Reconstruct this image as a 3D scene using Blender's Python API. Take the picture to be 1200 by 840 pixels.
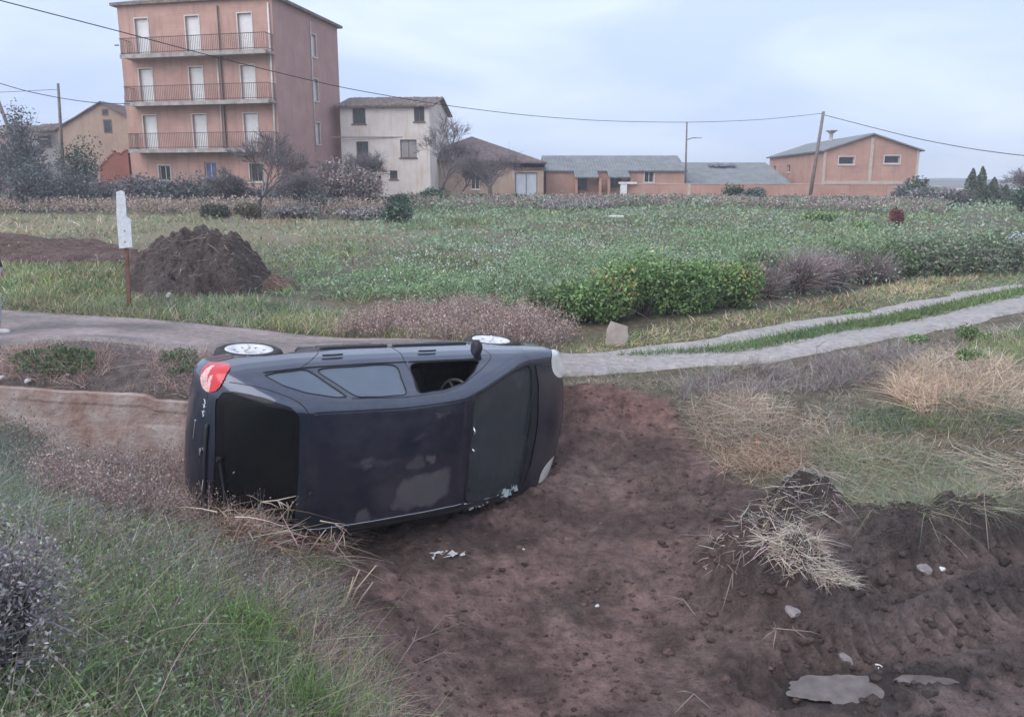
import bpy, bmesh, math, random
import numpy as np
from mathutils import Vector, Matrix
random.seed(7)
rng = np.random.default_rng(11)
R_ = math.radians
scene = bpy.context.scene
for o in list(bpy.data.objects):
    bpy.data.objects.remove(o)
C = scene.collection

# ------------------------------------------------------------------ camera
FOCAL = 850.0            # in pixels of a 1200 px wide picture
PITCH = R_(10.2)
EYE = 3.4
CY = 214 + FOCAL * math.tan(PITCH)
cam = bpy.data.objects.new('camera', bpy.data.cameras.new('camera'))
C.objects.link(cam)
cam.location = (0, 0, EYE)
cam.rotation_euler = (math.pi / 2 - PITCH, 0, 0)
cam.data.sensor_width = 36
cam.data.lens = 36 * FOCAL / 1200
cam.data.shift_y = -(420 - CY) / 1200
cam.data.clip_start = .1
cam.data.clip_end = 6000
scene.camera = cam

# ------------------------------------------------------------------ world, sun, exposure
SUN_EL, SUN_AZ = R_(40), R_(228)
scene.view_settings.view_transform = 'Standard'
scene.view_settings.look = 'None'
scene.view_settings.gamma = 1
scene.view_settings.exposure = 0.85
w = bpy.data.worlds.new("World"); scene.world = w; w.use_nodes = True
nt = w.node_tree; nt.nodes.clear()
def N(nt, t, **k):
    n = nt.nodes.new(t)
    for a, b in k.items():
        if a.startswith('i_'):
            n.inputs[a[2:].replace('_', ' ')].default_value = b
        else:
            setattr(n, a, b)
    return n
out = N(nt, 'ShaderNodeOutputWorld'); bg = N(nt, 'ShaderNodeBackground'); bg.inputs['Strength'].default_value = .1
sky = N(nt, 'ShaderNodeTexSky'); sky.sky_type = 'NISHITA'; sky.sun_disc = False
sky.sun_elevation = SUN_EL; sky.sun_rotation = SUN_AZ; sky.air_density = 1; sky.dust_density = 2
tc = N(nt, 'ShaderNodeTexCoord')
sep = N(nt, 'ShaderNodeSeparateXYZ'); nt.links.new(tc.outputs['Generated'], sep.inputs[0])
ramp = N(nt, 'ShaderNodeValToRGB'); nt.links.new(sep.outputs['Z'], ramp.inputs[0])
e = ramp.color_ramp.elements
e[0].position = 0.0; e[0].color = (.41, .485, .66, 1)
e[1].position = 1.0; e[1].color = (.50, .56, .69, 1)
m_ = e.new(.10); m_.color = (.39, .465, .66, 1)
m_ = e.new(.24); m_.color = (.45, .525, .69, 1)
mp = N(nt, 'ShaderNodeMapping'); mp.inputs['Scale'].default_value = (1.2, 1.2, 4.2); mp.inputs['Location'].default_value = (.4, 1.7, .3)
nt.links.new(tc.outputs['Generated'], mp.inputs[0])
nz = N(nt, 'ShaderNodeTexNoise'); nz.inputs['Scale'].default_value = 2.1; nz.inputs['Detail'].default_value = 6; nz.inputs['Roughness'].default_value = .5; nz.inputs['Distortion'].default_value = .4
nt.links.new(mp.outputs[0], nz.inputs['Vector'])
cr = N(nt, 'ShaderNodeValToRGB'); nt.links.new(nz.outputs['Fac'], cr.inputs[0])
cr.color_ramp.elements[0].position = .42; cr.color_ramp.elements[0].color = (.90, .93, .97, 1)
cr.color_ramp.elements[1].position = .64; cr.color_ramp.elements[1].color = (1.22, 1.17, 1.08, 1)
mul = N(nt, 'ShaderNodeMix'); mul.data_type = 'RGBA'; mul.blend_type = 'MULTIPLY'; mul.inputs[0].default_value = 1
nt.links.new(ramp.outputs[0], mul.inputs[6]); nt.links.new(cr.outputs[0], mul.inputs[7])
sc10 = N(nt, 'ShaderNodeVectorMath'); sc10.operation = 'SCALE'; sc10.inputs['Scale'].default_value = 10
nt.links.new(mul.outputs[2], sc10.inputs[0])
mix = N(nt, 'ShaderNodeMix'); mix.data_type = 'RGBA'; mix.inputs[0].default_value = .9
nt.links.new(sky.outputs[0], mix.inputs[6]); nt.links.new(sc10.outputs[0], mix.inputs[7])
nt.links.new(mix.outputs[2], bg.inputs['Color']); nt.links.new(bg.outputs[0], out.inputs[0])
sd = bpy.data.lights.new('sun', 'SUN'); sd.energy = 1.45; sd.angle = R_(70); sd.color = (1, .985, .98)
so = bpy.data.objects.new('sun', sd); C.objects.link(so)
# sun_rotation is clockwise from +Y
sv = Vector((math.sin(SUN_AZ) * math.cos(SUN_EL), math.cos(SUN_AZ) * math.cos(SUN_EL), math.sin(SUN_EL)))
so.rotation_euler = sv.to_track_quat('Z', 'Y').to_euler()

# ------------------------------------------------------------------ helpers
def tag(o, label=None, cat=None, group=None, kind=None):
    if label: o['label'] = label
    if cat: o['category'] = cat
    if group: o['group'] = group
    if kind: o['kind'] = kind
    return o
def link(o, parent=None):
    C.objects.link(o)
    if parent is not None: o.parent = parent
    return o
def empty(name, loc=(0, 0, 0), rz=0, parent=None):
    o = bpy.data.objects.new(name, None); o.location = loc; o.rotation_euler = (0, 0, rz); o.empty_display_size = .2
    return link(o, parent)
def mesh_np(name, V, faces, mats, parent=None, col=None, fmat=None, smooth=False):
    """faces: list of integer arrays (n,k)"""
    V = np.asarray(V, np.float32).reshape(-1, 3)
    faces = [np.asarray(f, np.int32) for f in faces if len(f)]
    me = bpy.data.meshes.new(name)
    me.vertices.add(len(V)); me.vertices.foreach_set('co', V.ravel())
    nl = sum(f.size for f in faces); npoly = sum(len(f) for f in faces)
    me.loops.add(nl); me.polygons.add(npoly)
    me.loops.foreach_set('vertex_index', np.concatenate([f.ravel() for f in faces]))
    cnt = np.concatenate([np.full(len(f), f.shape[1], np.int32) for f in faces])
    me.polygons.foreach_set('loop_start', np.concatenate([[0], np.cumsum(cnt)[:-1]]).astype(np.int32))
    me.polygons.foreach_set('loop_total', cnt)
    if fmat is not None: me.polygons.foreach_set('material_index', np.asarray(fmat, np.int32))
    me.polygons.foreach_set('use_smooth', np.full(npoly, bool(smooth)))
    if col is not None:
        a = me.color_attributes.new('Col', 'FLOAT_COLOR', 'POINT')
        c = np.ones((len(V), 4), np.float32); c[:, :3] = col
        a.data.foreach_set('color', c.ravel())
    for m in (mats if isinstance(mats, (list, tuple)) else [mats]): me.materials.append(m)
    me.update(); me.validate()
    return link(bpy.data.objects.new(name, me), parent)
class MB:
    """collects simple shapes into one mesh"""
    def __init__(s): s.v = []; s.f = []; s.m = []; s.sm = []
    def add(s, v, f, mi=0, sm=False):
        n = len(s.v); s.v += [tuple(p) for p in v]
        for q in f: s.f.append(tuple(i + n for i in q)); s.m.append(mi); s.sm.append(sm)
        return s
    def box(s, c, d, mi=0, M=None):
        x, y, z = d[0] / 2, d[1] / 2, d[2] / 2
        v = [Vector((i, j, k)) for k in (-z, z) for j in (-y, y) for i in (-x, x)]
        v = [(M @ p if M else p) + Vector(c) for p in v]
        return s.add(v, [(0, 2, 3, 1), (4, 5, 7, 6), (0, 1, 5, 4), (2, 6, 7, 3), (0, 4, 6, 2), (1, 3, 7, 5)], mi)
    def obox(s, o, u, n, a, b, mi=0):
        """box in a wall's frame: o origin, u along, n out, a=(s,d,z) low corner, b high corner"""
        v = [o + u * i + n * j + Vector((0, 0, k)) for k in (a[2], b[2]) for j in (a[1], b[1]) for i in (a[0], b[0])]
        return s.add(v, [(0, 2, 3, 1), (4, 5, 7, 6), (0, 1, 5, 4), (2, 6, 7, 3), (0, 4, 6, 2), (1, 3, 7, 5)], mi)
    def tube(s, pts, r, k=6, mi=0, cap=True):
        pts = [Vector(p) for p in pts]; n = len(pts)
        rr = r if isinstance(r, (list, tuple)) else [r] * n
        v = []; up = Vector((.13, .21, .97))
        for i, p in enumerate(pts):
            d = (pts[min(i + 1, n - 1)] - pts[max(i - 1, 0)])
            if d.length < 1e-9: d = Vector((0, 0, 1))
            d.normalize()
            a = d.cross(up)
            if a.length < .2: a = d.cross(Vector((1, 0, 0)))
            a.normalize(); b = d.cross(a)
            for j in range(k):
                t = 2 * math.pi * j / k
                v.append(p + (a * math.cos(t) + b * math.sin(t)) * rr[i])
        f = [(i * k + j, i * k + (j + 1) % k, (i + 1) * k + (j + 1) % k, (i + 1) * k + j) for i in range(n - 1) for j in range(k)]
        if cap: f += [tuple(range(k - 1, -1, -1)), tuple((n - 1) * k + j for j in range(k))]
        return s.add(v, f, mi, True)
    def lathe(s, prof, c, axis='Y', k=32, mi=0):
        """prof (r,h) revolved round an axis through c"""
        v = []
        for r, h in prof:
            for j in range(k):
                t = 2 * math.pi * j / k; a, b = r * math.cos(t), r * math.sin(t)
                p = {'Y': (a, h, b), 'Z': (a, b, h), 'X': (h, a, b)}[axis]
                v.append(Vector(p) + Vector(c))
        f = [(i * k + j, i * k + (j + 1) % k, (i + 1) * k + (j + 1) % k, (i + 1) * k + j) for i in range(len(prof) - 1) for j in range(k)]
        return s.add(v, f, mi, True)
    def build(s, name, mats, parent=None, bevel=0):
        me = bpy.data.meshes.new(name); me.from_pydata(s.v, [], s.f)
        for m in (mats if isinstance(mats, (list, tuple)) else [mats]): me.materials.append(m)
        me.polygons.foreach_set('material_index', s.m); me.polygons.foreach_set('use_smooth', s.sm)
        me.update()
        o = link(bpy.data.objects.new(name, me), parent)
        if bevel:
            b = o.modifiers.new('bevel', 'BEVEL'); b.width = bevel; b.segments = 2; b.limit_method = 'ANGLE'
        return o

# ---- noise in numpy
def _h(i, j, s):
    n = (i.astype(np.int64) * 374761393 + j.astype(np.int64) * 668265263 + s * 2147483) & 0xffffffff
    n = ((n ^ (n >> 13)) * 1274126177) & 0xffffffff
    return ((n ^ (n >> 16)) & 0xffff) / 65535.0
def vn(x, y, s=0):
    xi = np.floor(x); yi = np.floor(y); fx = x - xi; fy = y - yi
    fx = fx * fx * (3 - 2 * fx); fy = fy * fy * (3 - 2 * fy)
    return (_h(xi, yi, s) * (1 - fx) + _h(xi + 1, yi, s) * fx) * (1 - fy) + (_h(xi, yi + 1, s) * (1 - fx) + _h(xi + 1, yi + 1, s) * fx) * fy
def fbm(x, y, s=0, o=4):
    t = 0; a = .5
    for k in range(o):
        t = t + a * (vn(x * 2 ** k + 17.3 * k, y * 2 ** k - 9.1 * k, s + k) - .5); a *= .5
    return t
def smooth(a, b, x):
    t = np.clip((x - a) / (b - a), 0, 1); return t * t * (3 - 2 * t)

# ---- materials
MATS = {}
def mat(name, base, rough=.8, var=.25, scale=3.0, bump=.0, bscale=20.0, metallic=0, col2=None, spec=.3, detail=6, coat=0):
    if name in MATS: return MATS[name]
    m = bpy.data.materials.new(name); m.use_nodes = True; nt = m.node_tree
    p = nt.nodes['Principled BSDF']
    p.inputs['Roughness'].default_value = rough; p.inputs['Metallic'].default_value = metallic
    p.inputs['Specular IOR Level'].default_value = spec
    if coat: p.inputs['Coat Weight'].default_value = coat; p.inputs['Coat Roughness'].default_value = .08
    tc = N(nt, 'ShaderNodeTexCoord')
    n = N(nt, 'ShaderNodeTexNoise'); n.inputs['Scale'].default_value = scale; n.inputs['Detail'].default_value = detail; n.inputs['Roughness'].default_value = .62
    nt.links.new(tc.outputs['Object'], n.inputs['Vector'])
    r = N(nt, 'ShaderNodeValToRGB'); nt.links.new(n.outputs['Fac'], r.inputs[0])
    c1 = tuple(max(0, x * (1 - var)) for x in base); c2 = col2 or tuple(min(1, x * (1 + var)) for x in base)
    r.color_ramp.elements[0].position = .32; r.color_ramp.elements[0].color = (*c1, 1)
    r.color_ramp.elements[1].position = .68; r.color_ramp.elements[1].color = (*c2, 1)
    nt.links.new(r.outputs[0], p.inputs['Base Color'])
    if bump:
        n2 = N(nt, 'ShaderNodeTexNoise'); n2.inputs['Scale'].default_value = bscale; n2.inputs['Detail'].default_value = 4
        nt.links.new(tc.outputs['Object'], n2.inputs['Vector'])
        b = N(nt, 'ShaderNodeBump'); b.inputs['Strength'].default_value = bump; b.inputs['Distance'].default_value = .02
        nt.links.new(n2.outputs['Fac'], b.inputs['Height']); nt.links.new(b.outputs[0], p.inputs['Normal'])
    MATS[name] = m
    return m
def veg_mat(name, rough=.6, transl=.25):
    m = bpy.data.materials.new(name); m.use_nodes = True; nt = m.node_tree
    p = nt.nodes['Principled BSDF']; p.inputs['Roughness'].default_value = rough; p.inputs['Specular IOR Level'].default_value = .25
    a = N(nt, 'ShaderNodeAttribute', attribute_name='Col')
    nt.links.new(a.outputs['Color'], p.inputs['Base Color'])
    t = N(nt, 'ShaderNodeBsdfTranslucent'); nt.links.new(a.outputs['Color'], t.inputs['Color'])
    mx = N(nt, 'ShaderNodeMixShader'); mx.inputs[0].default_value = transl
    nt.links.new(p.outputs[0], mx.inputs[1]); nt.links.new(t.outputs[0], mx.inputs[2])
    nt.links.new(mx.outputs[0], nt.nodes['Material Output'].inputs['Surface'])
    return m
VEG = veg_mat('leaf_and_grass')
DRY = veg_mat('dry_stalks', .7, .12)
BARK = mat('bark', (.11, .09, .09), .9, .35, 6, .6, 30)
TWIG = mat('pale_twig', (.30, .25, .22), .9, .3, 6)

# ------------------------------------------------------------------ terrain height
def ray(px, py):
    cp, sp = math.cos(PITCH), math.sin(PITCH); v = (CY - py) / FOCAL
    return np.array([(px - 600) / FOCAL, cp + v * sp, -sp + v * cp])
def PZ(px, py, z):
    d = ray(px, py); t = (z - EYE) / d[2]; return (d[0] * t, d[1] * t)
def PY(px, py, Y):
    d = ray(px, py); t = Y / d[1]; return Vector((d[0] * t, Y, EYE + d[2] * t))
CTRL = []
for px, py, z in [(420,640,.12),(520,700,.02),(700,838,0),(900,820,-.02),(1190,830,.05),(1190,720,.05),(1000,700,.03),(850,650,.03),
    (700,600,.03),(640,620,.02),(560,660,.02),(800,575,.05),(700,540,.15),(740,500,.4),(690,480,.6),(700,452,.78),(770,458,.72),
    (0,838,1.75),(0,700,1.6),(0,600,1.3),(0,520,.98),(100,560,.78),(200,838,1.6),(200,700,1.3),(200,620,.92),(200,560,.5),
    (300,838,1.35),(300,740,1.1),(300,665,.72),(400,838,.9),(400,740,.5),(400,675,.25),(470,838,.35),(330,635,.5),(520,838,.08),(500,760,.05),
    (820,480,.6),(860,545,.28),(1000,560,.33),(1200,600,.2),(1200,500,.68),(1000,480,.72),(1200,440,.95),(1000,430,.88),(1100,400,1.0),(900,450,.75),(1120,590,.22),
    (0,330,1.25),(300,345,1.12),(500,370,.98),(680,398,.88),(900,370,.98),(600,300,1.3),(600,262,1.65),(1150,242,2.0),(1190,282,1.0),(1000,300,1.1),
    (0,252,1.9),(0,290,1.5),(200,290,1.4),(300,252,1.85),(900,252,1.9),
    (0,408,1.1),(0,366,1.12),(110,372,1.1),(215,415,1.03),(300,390,1.02),(400,398,.95),(670,443,.79),(670,418,.84),(850,430,.84),(850,393,.9),(1000,408,.97),(1000,367,1.0),(1200,366,1.1),(1200,334,1.12),
    (0,457,.97),(100,460,.95),(210,467,.93)]:
    x, y = PZ(px, py, z); CTRL.append((x, y, z))
CTRL += [(0,0,1.8),(-3,0,1.85),(3,0,1.2),(2,2.2,.15),(5,3,.05),(-6,4,1.5),(-8,6.5,1.15),(-6,2,1.8),(9,4,.1),(8,6,.15),(11,8,.5),(14,12,1.1),
    (-14,10,1.1),(-14,14,1.2),(-25,25,1.6),(-25,40,2.0),(0,46,2.1),(15,46,2.05),(30,46,2.0),(30,30,1.45),(30,16,1.0),(-12,41,2.0),(-12,48,2.4),(-25,50,2.5),(30,55,2.1),(0,55,2.15),(16,22,.82),(20,24,.85),(10,20,.95),
    # behind and under the car
    (-3.3,7.3,.12),(-2.6,7.4,.1),(-1.8,7.9,.1),(-1,8.5,.12),(-2.2,6.4,.30),(-2.85,6.0,.44),(-2.5,5.6,.46),(-1.7,5.8,.32),(-1.3,7.0,.16),(-.9,6.3,.2),(-.3,7.6,.07),(.35,7.9,.1),(-.2,8.4,.2),(0,9.05,.62),(-.2,9.6,.85),
    (-4.2,7.4,.1),(-5.3,7.7,.15),(-6.6,7.8,.3),(-1.5,9.1,.62),(-1.5,9.7,.88),(-3,9.8,.97)]
CTRL = np.array(CTRL)
def _U(r2): return np.where(r2 > 1e-9, .5 * r2 * np.log(np.maximum(r2, 1e-9)), 0)
_P = CTRL[:, :2]; _n = len(_P)
_K = _U(((_P[:, None] - _P[None]) ** 2).sum(-1)) + np.eye(_n) * .08
_L = np.zeros((_n + 3, _n + 3)); _L[:_n, :_n] = _K; _L[:_n, _n] = 1; _L[:_n, _n + 1:] = _P; _L[_n, :_n] = 1; _L[_n + 1:, :_n] = _P.T
_w = np.linalg.solve(_L, np.r_[CTRL[:, 2], 0, 0, 0])
def base_z(x, y):
    x = np.clip(x, -26, 31); y = np.clip(y, 0, 50)
    z = np.full(x.shape, _w[_n]) + _w[_n + 1] * x + _w[_n + 2] * y
    for i in range(_n): z += _w[i] * _U((x - _P[i, 0]) ** 2 + (y - _P[i, 1]) ** 2)
    return z
# retaining wall line: the ground steps up behind it
WALL = [(-9.0, 8.95), (-6.2, 8.47), (-3.85, 8.12), (-2.1, 7.98)]
def wall_y(x): return np.interp(x, [p[0] for p in WALL], [p[1] for p in WALL])
def seg_d(x, y, a, b):
    a = np.array(a); b = np.array(b); e = b - a; L2 = e @ e
    t = np.clip(((x - a[0]) * e[0] + (y - a[1]) * e[1]) / L2, 0, 1)
    return np.hypot(x - a[0] - t * e[0], y - a[1] - t * e[1]), t
def PG0(px, py, z=.05): return PZ(px, py, z)
def path_dist(x, y, pts):
    d = np.full(x.shape, 1e9); s = np.zeros(x.shape); L = 0; side = np.zeros(x.shape)
    for a, b in zip(pts[:-1], pts[1:]):
        dd, t = seg_d(x, y, a, b); l = math.hypot(b[0] - a[0], b[1] - a[1])
        sg = (b[0] - a[0]) * (y - a[1]) - (b[1] - a[1]) * (x - a[0])
        k = dd < d; d = np.where(k, dd, d); s = np.where(k, L + t * l, s); side = np.where(k, np.sign(sg), side); L += l
    return d, s, side
def poly_in(x, y, poly):
    ins = np.zeros(x.shape, bool)
    for i in range(len(poly)):
        a, b = poly[i - 1], poly[i]
        if a[1] == b[1]: continue
        c = (a[1] > y) != (b[1] > y)
        ins ^= c & (x < (b[0] - a[0]) * (y - a[1]) / (b[1] - a[1]) + a[0])
    return ins
def poly_d(x, y, poly):
    d = np.full(x.shape, 1e9)
    for i in range(len(poly)):
        d = np.minimum(d, seg_d(x, y, poly[i - 1], poly[i])[0])
    return np.where(poly_in(x, y, poly), -d, d)
MOUNDS = [  # px,py,z, rx, ry, height, angle
    (905, 692, .03, .55, .40, .52, .3), (850, 665, .03, .26, .26, .26, 0), (975, 725, 0, .5, .28, .22, .3), (935, 612, .05, .42, .2, .32, 0), (1100, 626, .1, .85, .3, .22, .1),
    (1190, 614, .12, .75, .32, .24, .0), (1045, 655, .05, .36, .18, .28, .0), (1150, 690, .05, .7, .22, .10, .5), (640, 600, .05, .4, .25, .10, .5), (560, 770, .0, .35, .2, .08, .2), (700, 660, .0, .6, .3, .06, -.3), (770, 560, .1, .35, .25, .16, .2), (560, 745, 0, .3, .2, .05, 0),
    (1110, 503, .5, .35, .25, .15, 0), (1165, 525, .4, .4, .2, .10, .2), (870, 440, .8, .55, .25, .15, 0)]
MW = [(*PZ(a, b, c), rx, ry, h, an) for a, b, c, rx, ry, h, an in MOUNDS]
TRACKS = [[PZ(985, 712, .05), PZ(1060, 680, .05), PZ(1135, 668, .05), PZ(1230, 640, .08), PZ(1330, 600, .1)],
          [PZ(905, 800, 0), PZ(1010, 765, 0), PZ(1120, 745, 0), PZ(1260, 700, .05), PZ(1400, 660, .1)]]
PUDDLES = [(PZ(985, 812, -.03), .30, .12), (PZ(1085, 803, -.03), .22, .08)]
def gz(x, y, fine=True):
    x = np.asarray(x, float); y = np.asarray(y, float); sh = x.shape; x = x.ravel(); y = y.ravel()
    z = base_z(x, y)
    # step at the retaining wall
    near = (x > -12) & (x < -1.9) & (y > 5.5) & (y < 11)
    wy = wall_y(x)
    front = near & (y < wy + .07)
    lim = np.where(y > wy - 1.6, .1 + .25 * smooth(-4.5, -8.5, x) + .9 * smooth(.5, 1.6, wy - y), 9)
    z = np.where(front, np.minimum(z, lim), z)
    top = np.interp(x, [-9, -3.85, -2.1], [.97, .92, .86]) + .02
    z = np.where(near & (y >= wy + .07), np.maximum(z, top - .0 + .06 * smooth(0, 1.0, y - wy)), z)
    rough = np.zeros(x.shape)
    for mx, my, rx, ry, h, an in MW:
        c, s = math.cos(an), math.sin(an); u = ((x - mx) * c + (y - my) * s) / rx; v = (-(x - mx) * s + (y - my) * c) / ry
        r = u * u + v * v
        z = z + h * np.exp(-r * 1.5) * (.85 + 1.1 * fbm(x * 4.5, y * 4.5, 5, 4) + (.55 * np.abs(fbm(x * 11, y * 11, 6, 3)) if fine else 0)); rough = rough + np.exp(-r * .9) * min(1, h * 3)
    if fine:
        m = mud_mask(x, y)
        k = (x > -5) & (x < 9) & (y > 2) & (y < 12)
        far = smooth(70, 20, y)
        d = fbm(x * .8, y * .8, 1, 3) * .10
        rd = np.abs(fbm(x * 2.6 + .3 * y, y * 2.6, 9, 5)) * 1.25
        rg = .30 + .6 * smooth(.42, .62, vn(x * .55 + 3, y * .55 + 1, 44) + .25 * smooth(.5, 2.5, x)) + .9 * np.minimum(rough, 1)
        dm = d * 1.1 + .07 * np.abs(fbm(x * 1.9 + 9, y * 2.6, 117, 4)) + .06 * fbm(x * 3.3 + 5, y * 3.3, 14, 3) + smooth(.4, 2.6, x) * (.16 * np.abs(fbm(x * 3.1, y * 4.3, 114, 4)) + .09 * fbm(x * 8, y * 8, 115, 3) + .03 * fbm(x * 21, y * 21, 116, 2)) + (.16 * (.18 - rd) + .075 * fbm(x * 7, y * 7, 3, 3)) * rg + .045 * (vn(x * 16, y * 16, 8) ** 2) * (vn(x * 5, y * 5, 12)) * rg * 2.0
        trk = np.zeros(x.shape)
        for tr in TRACKS: trk = np.maximum(trk, smooth(.34, .2, path_dist(x, y, tr)[0]))
        z = z + np.where(k, m * dm * far * (1 - .8 * trk), 0) + (1 - m) * far * .04 * fbm(x * 1.3, y * 1.3, 21, 3)
        for tr in TRACKS:
            dd, s, sd_ = path_dist(x, y, tr)
            inn = smooth(.27, .17, dd)
            ph = s / .15 - np.abs(dd) * 2.2
            lug = np.clip(np.sin(2 * math.pi * ph) * 1.6, -1, 1)
            z = z + inn * (-.045 + .030 * lug) * (.6 + .7 * vn(x * 2.3, y * 2.3, 55)) + .03 * np.exp(-((dd - .33) / .09) ** 2)
        for (qx, qy), ra, rb in PUDDLES:
            r = np.hypot((x - qx) / ra, (y - qy) / rb) + .5 * fbm(x * 5, y * 5, 30, 3)
            kk = smooth(1.5, .9, r); z = z * (1 - kk * .9) + (-.035) * kk * .9
    return z.reshape(sh)
_mudpoly = None
def mud_mask(x, y):
    global _mudpoly
    if _mudpoly is None:
        _mudpoly = [PZ(*q) for q in [(400,600,.3),(402,655,.3),(392,690,.45),(440,760,.25),(470,842,.25),(480,1400,.4),(2600,1400,.1),(2000,700,.2),(1300,622,.2),(1200,612,.2),(1120,606,.2),(1050,606,.2),
            (960,592,.2),(880,578,.15),(835,552,.2),(800,500,.5),(785,466,.68),(740,455,.75),(668,452,.78),(560,455,.75)]] + [(-1.9, 8.6), (-3.6, 7.9), (-4.0, 7.2), (-3.2, 6.6), (-2.6, 6.0), (-2.0, 5.4)]
    d = poly_d(x, y, _mudpoly) + .35 * fbm(x * 1.7, y * 1.7, 40, 4)
    return smooth(.08, -.08, d)
def G(px, py):
    """the spot of ground seen along a viewing ray"""
    d = ray(px, py); t = 2.0; T = np.concatenate([np.arange(1.5, 30, .05), np.arange(30, 90, .3)])
    X = d[0] * T; Y = d[1] * T; Z = EYE + d[2] * T
    g = gz(X, Y, False); k = np.where(Z < g)[0]
    i = k[0] if len(k) else -1
    return Vector((X[i], Y[i], float(gz(np.array([X[i]]), np.array([Y[i]]))[0])))
def GZ(x, y): return float(gz(np.array([x]), np.array([y]))[0])

# road centre line and half widths
ROADN = [PZ(*q) for q in [(-900,380,1.1),(-250,398,1.1),(0,409,1.1),(120,412,1.07),(215,416,1.03),(400,428,.9),(670,444,.79),(760,440,.8),(850,430,.84),(930,419,.9),(1000,408,.96),(1100,388,1.03),(1200,366,1.1),(1350,338,1.05),(1700,300,1.0)]]
ROADF = [PZ(*q) for q in [(-1100,340,1.15),(-250,350,1.12),(0,364,1.12),(110,371,1.1),(215,380,1.07),(400,398,.96),(620,416,.87),(720,411,.88),(850,393,.9),(930,379,.95),(1000,367,1.0),(1100,349,1.06),(1200,332,1.12),(1350,312,1.05),(1700,290,1.0)]]
# colours of the soil
GP = [  # polygons in the field with their own soil colour
]
def axis(segs):
    o = []
    for a, b, st in segs: o += list(np.arange(a, b, st))
    o.append(segs[-1][1]); return np.array(o)
XS = np.unique(np.round(np.concatenate([-np.geomspace(12, 600, 20)[::-1], axis([(-12, -7, .12), (-7, -4, .045), (-4, 6, .030), (6, 12, .10), (12, 30, .5)]), np.geomspace(31, 640, 18)]), 4))
YS = np.unique(np.round(np.concatenate([-np.geomspace(3, 90, 8)[::-1], axis([(-3, 3, .25), (3, 9.8, .032), (9.8, 17, .10), (17, 56, .5)]), np.geomspace(57, 530, 20)]), 4))
X, Y = np.meshgrid(XS, YS, indexing='ij')
Z = gz(X, Y)
nx, ny = X.shape
idx = np.arange(nx * ny).reshape(nx, ny)
quads = np.stack([idx[:-1, :-1], idx[1:, :-1], idx[1:, 1:], idx[:-1, 1:]], -1).reshape(-1, 4)
mm = mud_mask(X.ravel(), Y.ravel()).reshape(X.shape)
soil = np.array([.10, .075, .062]); turf = np.array([.14, .13, .095]); 
def mixc(a, b, t): return a * (1 - t[..., None]) + b * t[..., None]
n1 = fbm(X * .35, Y * .35, 61, 4) + .5; n2 = fbm(X * 2.1, Y * 2.1, 62, 4) + .5
gc = mixc(np.broadcast_to(turf, X.shape + (3,)), np.array([.17, .14, .09]), smooth(.35, .7, n1))
gc = mixc(gc, np.array([.07, .055, .045]), smooth(.5, .75, n2) * .6)
# straw coloured strip of field in front of the bushes, green beyond
dleft = smooth(4, -8, X) * smooth(20, 26, Y) * smooth(46, 36, Y)
gc = mixc(gc, np.array([.28, .25, .16]), dleft * .8)
mudc = mixc(np.broadcast_to(np.array([.170, .110, .098]), X.shape + (3,)), np.array([.108, .083, .078]), smooth(.8, 3.2, X + 1.2 * (n1 - .5) + .25 * (6 - Y)) * .85)
mudc = mixc(mudc, np.array([.205, .150, .130]), smooth(.55, .75, n2) * smooth(3.2, 1.0, X) * .55)
mudc = mixc(mudc, np.array([.135, .068, .055]), smooth(8.3, 8.9, Y) * .6)
rough_c = np.zeros(X.shape)
for mx, my, rx, ry, h, an in MW:
    c_, s_ = math.cos(an), math.sin(an); u_ = ((X - mx) * c_ + (Y - my) * s_) / rx; v_ = (-(X - mx) * s_ + (Y - my) * c_) / ry
    rough_c = np.maximum(rough_c, np.exp(-(u_ * u_ + v_ * v_) * .7) * min(1, h * 3.5))
pt = vn(X * 1.7 + 2, Y * 2.2, 101) * .55 + vn(X * 5.1, Y * 6.1, 102) * .3 + vn(X * 14, Y * 14, 103) * .15
mudc = mudc * (.62 + .76 * smooth(.28, .70, pt))[..., None]
mudc = mixc(mudc, np.array([.050, .038, .036]), np.clip(rough_c * (.45 + .9 * pt), 0, .85))
gc = mixc(gc, mudc, mm)
vg = smooth(8.0, 8.3, Y) * smooth(10.2, 9.8, Y) * smooth(-1.8, -2.4, X)
gc = mixc(gc, np.array([.13, .105, .10]), vg * .9)
for (qx, qy), ra, rb in PUDDLES:
    r = np.hypot((X - qx) / ra, (Y - qy) / rb) + .5 * fbm(X * 5, Y * 5, 30, 3)
    gc = mixc(gc, np.array([.05, .04, .04]), smooth(2.1, 1.2, r))
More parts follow.
